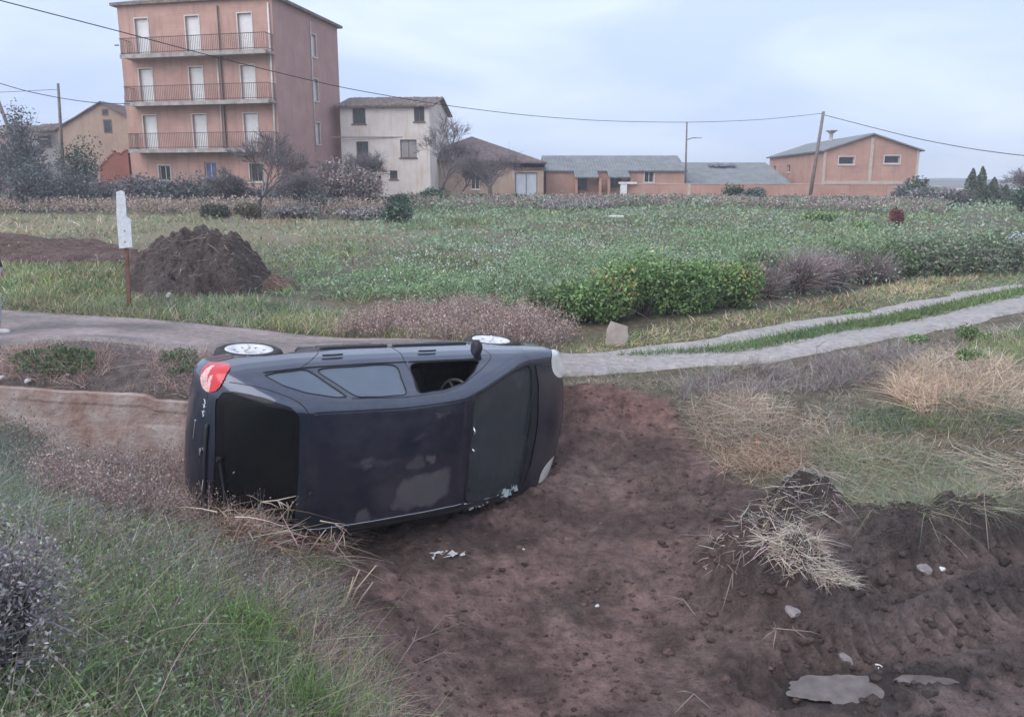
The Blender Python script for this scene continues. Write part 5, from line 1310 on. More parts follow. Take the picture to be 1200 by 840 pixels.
b = G(204, 366); st = tag(empty('short_stake', tuple(b)), 'short grey stake with a rag tied on beside the track', 'stake')
mb = MB(); mb.tube([(0, 0, -.1), (-.03, 0, .18), (-.07, 0, .33)], [.025, .022, .014], 6); mb.build('stick', TWIG, st)
mb = MB(); mb.box((-.06, -.02, .30), (.07, .05, .09), M=Matrix.Rotation(.5, 3, 'Y')); mb.build('rag', mat('grey_rag', (.38, .37, .40), .9, .2, 20), st, bevel=.015)
# slab leaning by the hedge
b = G(721, 404); sl = empty('stone_slab', tuple(b)); sl.rotation_euler = (R_(-16), R_(14), R_(8)); tag(sl, 'weathered pale board leaning against the foot of the green hedge', 'board')
mb = MB(); out_ = [(-.15, -.05), (.17, -.05), (.185, .12), (.14, .31), (-.13, .335), (-.17, .2)]
v = [(x_, -.02, z_) for x_, z_ in out_] + [(x_, .02, z_) for x_, z_ in out_]; k = 6
mb.add(v, [tuple(range(k)), tuple(range(2 * k - 1, k - 1, -1))] + [(i, (i + 1) % k, k + (i + 1) % k, k + i) for i in range(k)]); o = mb.build('panel', mat('weathered_board', (.36, .30, .26), .85, .25, 6, .3, 25), sl, bevel=.006)
# ------------------------------------------------------------------ stones and scraps
def stone(name, label, p, r, m, seed, flat_=.6, group=None, cat='stone'):
    rnd = random.Random(seed); bm = bmesh.new(); bmesh.ops.create_icosphere(bm, subdivisions=2, radius=1)
    for v_ in bm.verts:
        q = v_.co.copy(); s_ = 1 + .22 * math.sin(q.x * 3.1 + seed) * math.cos(q.y * 2.7 - seed) + .12 * rnd.uniform(-1, 1)
        v_.co = Vector((q.x * r * s_ * 1.25, q.y * r * s_, q.z * r * s_ * flat_))
    me = bpy.data.meshes.new(name); bm.to_mesh(me); bm.free(); me.materials.append(m); o = link(bpy.data.objects.new(name, me)); o.location = p + Vector((0, 0, r * flat_ * .35)); o.rotation_euler = (0, 0, seed)
    return tag(o, label, cat, group)
ST = mat('mud_caked_stone', (.26, .23, .23), .85, .3, 12, .3, 40); STW = mat('chalky_stone', (.62, .62, .63), .8, .15, 10)
for px, py, r, m, lb, ct in [(1084, 664, .075, ST, 'grey lump of stone beside the white chip on the tractor ruts', 'stone'), (1104, 666, .035, STW, 'small bright white chip on the churned mud by the ruts', 'stone'), (993, 762, .09, ST, 'rounded muddy stone half sunk below the tractor ruts', 'stone'),
        (928, 728, .07, ST, 'dull stone at the foot of the spoil mound', 'stone'), (888, 521, .04, mat('orange_scrap', (.75, .33, .17), .6, .1, 9), 'small orange scrap caught in the dead grass on the bank', 'litter'),
        (34, 457, .05, STW, 'pale yellowish stone lying on top of the retaining wall', 'stone'), (846, 455, .035, STW, 'white scrap lying in the weeds at the top of the bank', 'litter'), (1030, 777, .03, STW, 'tiny pale pebble in the mud above the puddle', 'stone'),
        (700, 712, .025, STW, 'tiny white pebble in the middle of the reddish mud', 'stone'), (613, 650, .02, STW, 'tiny white fleck of stone right of the paper scrap', 'stone'), (3, 442, .06, STW, 'whitish stone in the verge above the retaining wall', 'stone'), (80, 442, .03, STW, 'small whitish stone in the weeds of the verge', 'stone')]:
    stone('stone' if ct == 'stone' else 'scrap', lb, G(px, py) - Vector((0, 0, r * .35)), r * .8, m, int(px) % 17 + 1, cat=ct)
b = G(520, 656); mb = MB(); rnd = random.Random(5)
for i in range(16):
    q = Vector((rnd.gauss(0, .07), rnd.gauss(0, .025), .012 + .01 * rnd.random())); s_ = rnd.uniform(.012, .035)
    mb.add([tuple(q + Vector((rnd.gauss(0, s_), rnd.gauss(0, s_), rnd.gauss(0, .006)))) for _ in range(4)], [(0, 1, 2, 3)])
o = tag(mb.build('paper_scrap', mat('torn_paper', (.66, .64, .62), .8, .1, 9)), 'torn white paper scrap on the mud in front of the car', 'litter'); o.location = b
# small white block far off in the field
b = G(722, 262); mb = MB(); mb.box((0, 0, .28), (.62, .3, .09)); o = tag(mb.build('concrete_block', STW, None, bevel=.03), 'long pale block lying at the far side of the green field', 'block'); o.location = b

# clods of soil over the mud
def clods(n, smin, smax, poly, seed, name='soil_clods'):
    bm = bmesh.new(); bmesh.ops.create_icosphere(bm, subdivisions=1, radius=1); bv = np.array([v.co[:] for v in bm.verts]); bf = np.array([[v.index for v in f.verts] for f in bm.faces]); bm.free()
    q = scatter(poly, n, 6.0, clump=.8, cs=1.1, seed=seed); q = q[mud_mask(q[:, 0], q[:, 1]) > .5]; n = len(q)
    s_ = smin * (smax / smin) ** (rng.uniform(size=n) ** 2.8)
    V_ = bv[None] * (1 + .22 * rng.normal(size=(n, len(bv), 1))) * s_[:, None, None] * np.array([1.2, 1, .7]); P = np.c_[q, gz(q[:, 0], q[:, 1]) + s_ * .05]
    V_ = V_ + P[:, None]; F_ = bf[None] + (np.arange(n) * len(bv))[:, None, None]
    t = smooth(.8, 3.2, q[:, 0])[:, None]; c_ = np.array([.145, .095, .085]) * (1 - t) + np.array([.080, .060, .057]) * t; c_ = c_ * rng.uniform(.7, 1.3, (n, 1))
    return tag(mesh_np(name, V_.reshape(-1, 3), [F_.reshape(-1, 3)], SOIL, col=np.repeat(c_, len(bv), 0), smooth=True), kind='stuff')
MUDP = [(-4, 3.2), (9, 3.2), (9, 9.3), (-4, 9.3)]
clods(11500, .004, .030, MUDP, 3)
clods(300, .02, .055, [(1.0, 4.2), (5.5, 4.2), (6, 7.8), (1.6, 7.4)], 8)

# ------------------------------------------------------------------ person at the left edge
def person(loc, rz, label):
    root = tag(empty('person', loc, rz), label, 'person')
    J = dict(pel=(0, 0, .95), spn=(0, .01, 1.2), chs=(0, .01, 1.40), nck=(0, 0, 1.53), hd=(0, -.02, 1.62), top=(0, -.01, 1.74),
             lh=(-.1, 0, .90), lk=(-.12, -.03, .50), la=(-.13, .02, .09), lt=(-.14, -.16, .04), rh=(.1, 0, .90), rk=(.12, -.03, .50), ra=(.14, .02, .09), rt=(.16, -.16, .04),
             ls=(-.19, 0, 1.43), le=(-.29, .06, 1.16), lw=(-.22, -.12, .99), rs=(.19, 0, 1.43), re=(.30, .07, 1.16), rw=(.22, -.10, .98))
    def skin(name, verts, edges, rad, m, parent=root, rootv=0):
        me = bpy.data.meshes.new(name); me.from_pydata(verts, edges, []); o = link(bpy.data.objects.new(name, me), parent); me.materials.append(m)
        md = o.modifiers.new('skin', 'SKIN'); md.use_smooth_shade = True; me.skin_vertices.new() if not me.skin_vertices else None
        for i, r in enumerate(rad): me.skin_vertices[0].data[i].radius = (r, r) if not isinstance(r, tuple) else r; me.skin_vertices[0].data[i].use_root = (i == rootv)
        s_ = o.modifiers.new('sub', 'SUBSURF'); s_.levels = 2; s_.render_levels = 2; return o
    ks = list(J); E2 = [('pel', 'spn'), ('spn', 'chs'), ('chs', 'nck'), ('nck', 'hd'), ('hd', 'top'), ('pel', 'lh'), ('lh', 'lk'), ('lk', 'la'), ('la', 'lt'), ('pel', 'rh'), ('rh', 'rk'), ('rk', 'ra'), ('ra', 'rt'),
                        ('chs', 'ls'), ('ls', 'le'), ('le', 'lw'), ('chs', 'rs'), ('rs', 're'), ('re', 'rw')]
    rr = dict(pel=.13, spn=.12, chs=.13, nck=.055, hd=.088, top=.07, lh=.09, lk=.06, la=.045, lt=.035, rh=.09, rk=.06, ra=.045, rt=.035, ls=.065, le=.042, lw=.028, rs=.065, re=.042, rw=.028)
    SK = mat('skin', (.45, .28, .21), .6, .1, 9)
    skin('body', [J[k] for k in ks], [(ks.index(a), ks.index(b_)) for a, b_ in E2], [rr[k] for k in ks], SK)
    JK = mat('dark_navy_jacket', (.035, .04, .06), .85, .25, 9, .3, 30); TR = mat('pale_jeans', (.42, .44, .48), .85, .12, 9, .2, 30); SH = mat('white_shoe', (.6, .6, .6), .6, .15, 12)
    jk = ['pel', 'spn', 'chs', 'ls', 'le', 'lw', 'rs', 're', 'rw', 'nck']
    vv = [J[k] for k in jk]; vv[0] = (0, 0, .88); vv[5] = tuple(Vector(J['le']).lerp(Vector(J['lw']), .85)); vv[8] = tuple(Vector(J['re']).lerp(Vector(J['rw']), .85)); vv[9] = (0, 0, 1.50)
    skin('jacket', vv, [(0, 1), (1, 2), (2, 3), (3, 4), (4, 5), (2, 6), (6, 7), (7, 8), (2, 9)], [(.19, .15), (.175, .14), (.17, .13), .085, .065, .05, .085, .065, .05, .075], JK)
    skin('trousers', [J['pel'], J['lh'], J['lk'], (-.13, .02, .13), J['rh'], J['rk'], (.14, .02, .13)], [(0, 1), (1, 2), (2, 3), (0, 4), (4, 5), (5, 6)], [.145, .105, .078, .062, .105, .078, .062], TR)
    for s in (-1, 1): skin('shoe', [(s * .135, .06, .05), (s * .14, -.04, .055), (s * .155, -.19, .04)], [(0, 1), (1, 2)], [.048, .052, .04], SH)
    for s, w_, e_ in ((-1, Vector(J['lw']), Vector(J['le'])), (1, Vector(J['rw']), Vector(J['re']))):
        d = (w_ - e_).normalized(); sd_ = Vector((0, 0, 1)).cross(d).normalized() * -s; upv = d.cross(sd_)
        vs = [w_, w_ + d * .05, w_ + d * .09]; rs_ = [.026, .032, .026]; es = [(0, 1), (1, 2)]
        hnd = skin('hand', [tuple(v_) for v_ in vs], es, [(.026, .018), (.036, .018), (.036, .015)], SK)
        for i, (off, ln) in enumerate(((-.028, .062), (-.010, .074), (.010, .070), (.027, .055))):
            b0_ = w_ + d * .085 + upv * off; skin('finger', [tuple(b0_), tuple(b0_ + d * ln * .5 + sd_ * .01), tuple(b0_ + d * ln * .8 + sd_ * .03)], [(0, 1), (1, 2)], [.0095, .009, .0075], SK, hnd)
        b0_ = w_ + d * .03 + upv * -.03; skin('thumb', [tuple(b0_), tuple(b0_ + d * .03 + upv * -.022), tuple(b0_ + d * .055 + upv * -.03 + sd_ * .01)], [(0, 1), (1, 2)], [.012, .010, .008], SK, hnd)
    HR = mat('dark_hair', (.04, .03, .028), .8, .3, 30)
    bm = bmesh.new(); bmesh.ops.create_uvsphere(bm, u_segments=20, v_segments=14, radius=1)
    for v_ in bm.verts:
        q = v_.co; f_ = 1 + .04 * math.sin(9 * q.x) * math.cos(8 * q.y)
        v_.co = Vector((q.x * .098 * f_, q.y * .112 * f_ + .018, max(q.z, -.55 + .5 * (q.y < -.3)) * .108 * f_ + 1.69))
    me = bpy.data.meshes.new('hair'); bm.to_mesh(me); bm.free(); me.materials.append(HR); me.polygons.foreach_set('use_smooth', [True] * len(me.polygons)); link(bpy.data.objects.new('hair', me), root)
    for s in (-1, 1):
        mb = MB(); mb.lathe([(0, -.012), (.009, -.008), (.012, 0), (.008, .006)], (s * .034, -.098, 1.66), 'Y', 10); mb.build('eye', mat('eye', (.05, .04, .04), .3), root)
        mb = MB(); mb.tube([(s * .088, -.0, 1.675), (s * .1, .012, 1.66), (s * .09, .0, 1.63)], [.012, .016, .009], 6); mb.build('ear', SK, root)
    mb = MB(); mb.tube([(0, -.098, 1.665), (0, -.125, 1.635), (0, -.105, 1.622)], [.01, .016, .01], 7); mb.build('nose', SK, root)
    mb = MB(); mb.tube([(-.026, -.096, 1.592), (0, -.104, 1.590), (.026, -.096, 1.592)], [.003, .007, .003], 6); mb.build('mouth', mat('lips', (.30, .13, .12), .6), root)
    return root
b = PZ(-12, 392, 1.12); person((b[0] + .02, b[1], GZ(*b) + .01), R_(80), 'person in a dark jacket and pale trousers cut off by the edge of the frame')
# ------------------------------------------------------------------ white car far at the right edge, up on the lane beyond the hedge
WP = car_paint('white_paint', (.62, .64, .66), stains=False, rough=.3)
carw = car('parked_car', 'white car parked beyond the hedge at the far right edge', Vector((20.75, 24.5, GZ(19.0, 24.5))), Matrix.Rotation(R_(180), 3, 'Z'), WP, open_front=False, step=.035, stains=False, detail=False)

# ------------------------------------------------------------------ foreground bank, left
BANKL = [PZ(*q) for q in [(-500,1500,1.8),(-500,560,1.2),(0,500,1.0),(60,530,.9),(160,560,.6),(240,590,.5),(330,620,.5),(392,640,.35),(400,690,.4),(436,760,.3),(470,842,.3),(480,1500,.5)]]
BANKL2 = [(-7, 8.0), (-6.4, 8.3), (-5, 8.0), (-4.3, 7.2), (-3.2, 6.5), (-2.7, 5.9), (-2.1, 5.3), (-1.6, 5.4), (-1.3, 5.9), (-1.0, 5.1), (-.75, 4.4), (-.6, 3.6), (-.4, 2.6), (-.3, 1.2), (-4, 1.2), (-8, 4)]
kb = lambda x, y: (y > 1.5) & (y < wall_y(x) - .15)
grass_patch('grass', BANKL2, 90000, .10, .0048, GREEN + GREYG + STRAW[:2], [4, 4, 2, 3, 2, 1, 1, .4, .8, .6], tilt=.55, bend=.8, dfall=3.0, clump=.35, cs=1.6, seed=5, label='green and grey grass covering the near bank', keep=kb, avoid=.7)
grass_patch('tall_grass', BANKL2, 13000, .19, .0050, GREEN[:4] + STRAW, [2, 3, 1, 3, 1, 1, 1.2, 1], tilt=.5, bend=.9, dfall=3.2, clump=.9, cs=1.5, seed=8, seg=3, label='taller arching grass in tufts on the near bank', keep=kb, avoid=.6)
grass_patch('dry_grass', BANKL2, 26000, .15, .0036, GREYV + PINKB + STRAW[:2], tilt=.8, bend=.9, dfall=3.2, clump=1.0, cs=1.3, seed=15, matl=DRY, label='dead grey stalks tangled through the grass of the near bank', keep=kb, avoid=.7)
q = scatter(BANKL2, 30000, 3.2, .6, 2.2, 17); q = q[kb(q[:, 0], q[:, 1]) & (mud_mask(q[:, 0], q[:, 1]) < .6)]; n = len(q); P = onz(q, .02); P[:, 2] += rng.uniform(0, .09, n)
tag(joinm('low_weeds', [leaves(P, .0082 * rng.uniform(.5, 1.8, n), pal(n, [(.24, .36, .15), (.31, .42, .19), (.37, .42, .28), (.18, .29, .13), (.42, .40, .33)]))], VEG), 'small leaved weeds low in the grass of the near bank', 'weeds', kind='stuff')
DG1 = [PZ(*q) for q in [(300,640,.7),(395,640,.35),(400,700,.4),(436,770,.3),(475,850,.3),(470,1000,.3),(400,1000,.9),(385,840,.95),(350,760,.8),(300,700,1.0)]]
grass_patch('dead_grass', DG1, 7000, .11, .0046, GREYV + PINKB + STRAW, tilt=.9, bend=1.0, seed=18, matl=DRY, seg=3, label='dead brown grass hanging over the edge of the mud', keep=kb, avoid=.9)
DG2 = [PZ(*q) for q in [(60,590,1.1),(230,600,.7),(300,650,.75),(260,720,1.1),(180,700,1.25),(90,660,1.3)]]
grass_patch('dead_grass', DG2, 3200, .13, .0042, GREYV + GREYG + PINKB[:2], tilt=.9, bend=1.0, seed=19, matl=DRY, seg=3, label='grey dead grass on the middle of the near bank', keep=kb, clump=.6, cs=2)
DG3 = [PZ(*q) for q in [(0,470,1.0),(70,520,.9),(120,590,1.0),(60,640,1.3),(-60,640,1.4),(-60,480,1.1)]]
grass_patch('pale_grass', DG3, 6000, .20, .0045, GREYG + [(.30, .36, .33)], tilt=.6, bend=.9, seed=20, label='pale bluish grass at the left of the near bank', keep=kb)
# brown seed heads between the bank and the wall
WEED = [PZ(*q) for q in [(20,520,.9),(60,510,.8),(150,545,.35),(215,560,.25),(240,600,.4),(235,640,.55),(150,640,.9),(60,600,1.1)]]
def seedheads(name, poly, n, h, cols, label, seed=1, dens=6, hs=.010, keep=None):
    q = scatter(poly, n, None, .4, 2.2, seed)
    if keep is not None: q = q[keep(q[:, 0], q[:, 1])]
    n = len(q); P = onz(q); L = h * rng.uniform(.5, 1.3, n); D = up_dirs(n, .28); Bn = bends(n, .35)
    A = strands(P, D, L, np.full(n, .0045), Bn, pal(n, GREYV + PINKB[:2]), 2)
    Dn = D / np.linalg.norm(D, axis=1, keepdims=True)
    t = rng.uniform(.45, 1.0, (n, dens)); c = P[:, None] + Dn[:, None] * (L[:, None] * t)[..., None] + Bn[:, None] * (L[:, None] * t * t)[..., None] + rng.normal(size=(n, dens, 3)) * .018
    c = c.reshape(-1, 3); Bm = leaves(c, hs * rng.uniform(.6, 1.5, len(c)), pal(len(c), cols))
    return tag(joinm(name, [A, Bm], DRY), label, 'weeds', kind='stuff')
seedheads('seeding_weeds', WEED, 3600, .36, PINKB + [(.46, .32, .27), (.30, .21, .18), (.26, .19, .16)], 'dry pinkish brown seed heads in front of the retaining wall', 3, 9, .009)
seedheads('seeding_weeds', [(-7, 7.6), (-5.6, 7.7), (-4.9, 7.0), (-4.2, 6.2), (-4.9, 5.6), (-7, 6.4)], 1500, .40, [(.20, .24, .15), (.28, .28, .20), (.34, .26, .22)], 'grey green seeding weeds on the left of the near bank', 4, 9, .009)
seedheads('seeding_weeds', [(-3.2, 4.6), (-2.0, 5.2), (-1.2, 4.9), (-.9, 3.9), (-1.6, 3.2), (-2.8, 3.4)], 900, .22, GREYV + GREYG, 'grey dead weeds threaded through the middle of the near bank', 9, 6, .006, keep=lambda x, y: mud_mask(x, y) < .5)
seedheads('seeding_weeds', [PZ(*q) for q in [(170,585,.6),(215,575,.5),(240,605,.5),(330,640,.5),(320,660,.6),(220,650,.75),(160,620,.8)]], 420, .40, RUST + PINKB, 'tall brown stalks standing round the tail of the car', 6, 6, .008)
# straw tangle under the tail of the car
TANG = [PZ(*q) for q in [(215,575,.5),(250,612,.5),(300,605,.5),(350,600,.5),(392,612,.4),(398,650,.35),(370,672,.4),(300,670,.6),(240,650,.7),(190,610,.6)]]
q = scatter(TANG, 5200, None, .3, 3, 2); n = len(q); P = onz(q, .02); P[:, 2] += np.abs(rng.normal(size=n)) * .10
d = rng.normal(size=(n, 3)); d[:, 2] = np.abs(d[:, 2]) * .55
V_, F_, C_ = strands(P, d, rng.uniform(.12, .40, n), rng.uniform(.004, .010, n), bends(n, .8, .9), pal(n, RUST + STRAW + PINKB, [2, 2, 1.5, 2, 1.5, 1, 1, 1, 1, 1, .5]), 3)
tag(mesh_np('dry_straw', V_, [F_], DRY, col=C_), 'rust coloured straw tangle crushed under the tail of the car', 'straw', kind='stuff')
def twig(label, pts, r, group=None, m=TWIG, side=3, seed=0):
    rnd = random.Random(seed); rt = tag(empty('twig'), label, 'twig', group)
    mb = MB(); mb.tube(pts, [r * (1 - .6 * i / (len(pts) - 1)) for i in range(len(pts))], 5); mb.build('stem', m, rt)
    mb = MB()
    for k in range(side):
        i = rnd.randrange(1, len(pts) - 1) if len(pts) > 2 else 0; p = Vector(pts[i]); d = (Vector(pts[min(i + 1, len(pts) - 1)]) - Vector(pts[i - 1])).normalized()
        e_ = (d + Vector((rnd.gauss(0, .7), rnd.gauss(0, .7), rnd.gauss(.1, .4)))).normalized() * rnd.uniform(.08, .22); mb.tube([p, p + e_ * .6, p + e_ + Vector((0, 0, -.02))], [r * .6, r * .45, r * .2], 4)
    if side: mb.build('side_shoot', m, rt)
    return rt
def P3(px, py, Y): return PY(px, py, Y)
DR = mat('broken_stem', (.42, .35, .29), .9, .3, 9)
g = 'broken stems against the tail of the car'
twig('broken pale stem bridging across the rear window', [P3(302,602,5.15), P3(306,588,5.12), P3(325,586,5.08), P3(338,583,5.05), P3(347,581,5.0)], .007, g, DR, 5, 1)
twig('bent whitish stem crossing the bottom corner of the tailgate', [P3(262,602,5.25), P3(271,611,5.2), P3(283,612,5.18), P3(292,622,5.15)], .008, g, DR, 2, 2)
twig('arched stem at the bumper corner near the ground', [P3(228,590,5.5), P3(236,577,5.4), P3(238,562,5.4)], .007, g, DR, 1, 3)
twig('upright stub of stem below the rear window edge', [P3(336,612,5.1), P3(338,600,5.08), P3(336,588,5.05)], .006, g, DR, 2, 4)
twig('tangled stem under the roof edge at the mud', [P3(375,610,5.3), P3(392,613,5.3), P3(402,622,5.3), P3(404,634,5.3)], .006, g, DR, 4, 5)
# pale stalks at the mud edge
for i, (a, b_, c_) in enumerate([((404, 724), (418, 690), (441, 662)), ((410, 728), (424, 700), (437, 682)), ((402, 724), (408, 700), (414, 676)), ((398, 722), (404, 706), (421, 668))]):
    p_ = G(*a); twig(['tallest slanting straw stalk at the edge of the mud', 'second slanting straw stalk at the edge of the mud', 'upright straw stalk at the edge of the mud', 'thin leaning straw stalk behind its neighbours'][i], [p_, PY(*b_, p_.y), PY(*c_, p_.y - .05)], .009, 'straw stalks at the mud edge', mat('straw_stalk', (.55, .45, .33), .85, .2, 9), 0, i)
for i, (a, b_, c_, r_) in enumerate([((455, 800), (485, 765), (545, 735), .006), ((470, 790), (520, 788), (545, 790), .004), ((505, 742), (522, 738), (560, 745), .004), ((640, 560), (625, 575), (600, 590), .004), ((800, 632), (832, 640), (856, 654), .006), ((806, 655), (830, 650), (850, 652), .005), ((812, 645), (828, 640), (852, 655), .004),
        ((852, 662), (858, 690), (846, 720), .007), ((862, 655), (868, 676), (858, 700), .005), ((905, 748), (930, 752), (950, 760), .006), ((905, 770), (908, 760), (910, 752), .005), ((815, 728), (800, 720), (780, 716), .005), ((1120, 600), (1130, 585), (1122, 560), .006), ((1160, 640), (1150, 610), (1165, 590), .005),
        ((838, 462), (860, 458), (906, 456), .010), ((955, 425), (957, 412), (954, 402), .008), ((832, 838), (812, 832), (790, 842), .007), ((965, 605), (972, 585), (948, 575), .004)]):
    A_, B_, C_2 = G(*a), G(*b_), G(*c_); B_.z += .05 + .03 * (i % 3); C_2.z += .02
    twig('%s twig %s' % (['thin grey', 'pale bent', 'forked dry', 'long bleached', 'short crooked', 'fine broken'][i % 6], ['lying over the mud below the bank', 'half buried near the left bank', 'on the reddish mud', 'under the nose of the car', 'left of the spoil mound', 'crossing beside the spoil mound', 'lowest of three by the spoil mound', 'hanging down the spoil mound', 'on the crest of the spoil mound', 'below the spoil mound', 'standing up below the spoil mound', 'in the middle of the mud', 'rising from the grassy edge', 'on the dark soil ridge', 'white and straight at the top of the bank', 'standing at the edge of the track', 'beside the bottom of the picture', 'on the low hump of soil'][i]), [A_, B_, C_2], r_, 'twigs scattered over the mud', TWIG if i != 14 else DR, 2, i + 20)

# ------------------------------------------------------------------ spoil mound straw, right bank
def straw_mat(label, c, rx, ry, n, cols=STRAW, L=(.12, .32), hgt=.05, seed=1, name='straw_clump', dirx=None):
    a = rng.uniform(0, 2 * math.pi, n); r = np.sqrt(rng.uniform(size=n)); q = np.c_[c[0] + rx * r * np.cos(a), c[1] + ry * r * np.sin(a)]
    P = np.c_[q, gz(q[:, 0], q[:, 1]) + .005 + np.abs(rng.normal(size=n)) * hgt]
    d = rng.normal(size=(n, 3)); d[:, 2] = d[:, 2] * .25 + .1
    if dirx is not None: d = d * .6 + np.array(dirx)
    V_, F_, C_ = strands(P, d, rng.uniform(*L, n), rng.uniform(.004, .009, n), bends(n, .35, .8), pal(n, cols), 2)
    o = mesh_np(name, V_, [F_], DRY, col=C_); return tag(o, label, 'straw')
c = G(945, 648); straw_mat('pale straw clump draped over the spoil mound', c, .40, .20, 1900, [(.60, .53, .45), (.54, .46, .39), (.44, .37, .31)], (.07, .20), .02)
c = G(925, 606); straw_mat('flattened grey straw on the low hump behind the spoil mound', c, .55, .16, 500, STRAW + GREYV, (.1, .3), .03)
c = G(852, 640); straw_mat('thin straw wisps left of the spoil mound', c, .2, .14, 60, STRAW, (.08, .2), .01)
# right bank zones
RB = [PZ(*q) for q in [(785,462,.75),(800,500,.5),(815,545,.3),(880,580,.2),(960,592,.2),(1050,602,.2),(1200,612,.2),(1500,640,.2),(1600,430,1.0),(1250,372,1.08),(1100,396,1.0),(1000,416,.93),(930,428,.87),(850,438,.82),(790,448,.75)]]
kr = lambda x, y: mud_mask(x, y) < .8
grass_patch('dry_grass', RB, 30000, .15, .0045, STRAW + GREYV + GREYG, [2.5, 2, 1.5, 1.5, 1, 1, 1, .7, 1.3, 1, 1], tilt=.9, bend=.9, dfall=8, clump=.5, cs=1.3, seed=31, matl=DRY, label='matted dry grass on the bank right of the car', keep=kr)
def zone(*pp, z=.6): return gpoly(pp)
Z1 = zone((810,470),(870,462),(960,480),(980,520),(930,560),(850,556),(815,510))
grass_patch('straw_grass', Z1, 6500, .19, .0055, STRAW + PINKB[:1] + RUST[1:2], [3, 2, 2, 1, 1, .6], tilt=.9, bend=1.1, seed=33, clump=.7, cs=2, matl=DRY, seg=3, label='collapsed straw coloured grass over the edge of the cut')
Z2 = zone((1040,462),(1060,432),(1110,418),(1170,425),(1200,440),(1215,480),(1150,490),(1080,488))
grass_patch('straw_grass', Z2, 7500, .21, .0055, STRAW[:3] + [(.6, .5, .38)], tilt=.6, bend=1.0, seed=35, clump=.8, cs=2, matl=DRY, seg=3, label='tall bleached grass on the right of the bank')
Z3 = zone((985,500),(1060,520),(1120,560),(1190,590),(1200,610),(1060,604),(985,592),(960,540))
grass_patch('grass', Z3, 9000, .24, .0055, GREYG + GREEN[3:] + STRAW[:1], [2, 2, 1, 2, 2, 1], tilt=.9, bend=1.1, seed=37, clump=.5, cs=1.5, seg=3, label='grey green grass combed down the right bank')
Z4 = zone((990,485),(1060,478),(1090,500),(1060,515),(1000,510)); grass_patch('grass', Z4, 1500, .12, .006, GREEN[:4] + GREYG, tilt=.5, bend=.6, seed=39, label='fresh green grass patch on the right bank')
Z5 = zone((1080,505),(1110,468),(1180,465),(1200,500),(1150,520)); grass_patch('grass', Z5, 2200, .13, .006, GREEN[1:3] + GREYG, tilt=.5, bend=.6, seed=41, label='fresh green grass below the tall bleached grass')
Z6 = zone((1130,405),(1200,385),(1300,390),(1300,440),(1200,440),(1150,425)); grass_patch('grass', Z6, 4200, .16, .006, GREEN, tilt=.5, bend=.6, seed=43, label='green grass between the track and the bleached grass')
Z7 = zone((790,452),(850,440),(930,430),(1010,418),(1080,408),(1060,440),(960,462),(870,466),(800,475))
grass_patch('dead_weeds', Z7, 9500, .20, .0042, GREYV + PINKB[:2] + GREYG[2:], tilt=.8, bend=.5, seed=45, matl=DRY, clump=.5, cs=2, label='grey dead weeds along the near edge of the track')
Z8 = zone((668,449),(730,448),(790,446),(800,462),(740,457),(670,456)); grass_patch('grass', Z8, 1200, .07, .005, GREYG + STRAW[:2], tilt=.7, bend=.5, seed=47, label='thin dry grass along the lip of the cut')
straw_mat('long collapsed straw bundle slipping down the right bank', G(1080, 560), 1.5, .35, 900, GREYG + STRAW[:3], (.25, .6), .05, dirx=(.9, -.5, 0))
# ------------------------------------------------------------------ verges and the strip of grass in the track
VG = [PZ(*q) for q in [(-300,400,1.1),(0,411,1.1),(120,414,1.08),(215,419,1.03),(300,440,.95)]] + [(-2.2, 8.02), (-3.85, 8.2), (-6.2, 8.55), (-9, 9.0)]
grass_patch('dead_weeds', VG, 17000, .15, .0042, GREYV + PINKB + STRAW[:1], tilt=.9, bend=.7, seed=51, matl=DRY, clump=.5, cs=1.5, label='grey dead weeds on the verge above the retaining wall')
VG2 = zone((10,425),(60,412),(110,418),(112,440),(60,448),(20,440)); VG3 = zone((185,425),(228,415),(235,440),(200,448))
for k_, zz in enumerate((VG2, VG3)):
    q = scatter(zz, 2000 if k_ == 0 else 800, None, 1.0, 3, 5); n = len(q); P = onz(q, .02); P[:, 2] += np.abs(rng.normal(size=n)) * .035
    tag(joinm('leafy_weeds', [leaves(P, .022 * rng.uniform(.6, 1.4, n), pal(n, [(.09, .16, .07), (.13, .21, .09), (.07, .12, .06)]))], VEG), ['green leafy weeds on the verge above the retaining wall', 'green leafy weeds on the verge beside the tail of the car'][k_], 'weeds', kind='stuff')
_px = [(600 + FOCAL * a / (b * math.cos(PITCH))) for a, b in A]; _i = [i for i, v in enumerate(_px) if v > 905 and A[i][1] < 40]
STRIP = [tuple(A[i] * (1 - .38 - .1 * min(1, max(0, (8 - k) / 8))) + B[i] * (.38 + .1 * min(1, max(0, (8 - k) / 8)))) for k, i in enumerate(_i)] + [tuple(A[i] * .38 + B[i] * .62) for i in reversed(_i)]
grass_patch('track_grass', STRIP, 34000, .13, .012, [(.13, .21, .09), (.17, .26, .11), (.10, .17, .08)], tilt=.6, bend=.5, seed=55, label='strip of green grass between the two wheel tracks', clump=0, cs=2, dfall=14)
for zz, s_, lb in ((zone((670,408),(750,398),(800,400),(740,412),(690,416)), 57, 'short grass on the near side of the leaning board'), (zone((690,420),(745,418),(765,422),(745,428),(700,426)), 58, 'low grass patch in the middle of the track near the car')):
    grass_patch('track_grass', zz, 900, .06, .008, GREEN[:4] + STRAW[:1], tilt=.7, bend=.5, seed=s_, label=lb, clump=.5, cs=3)
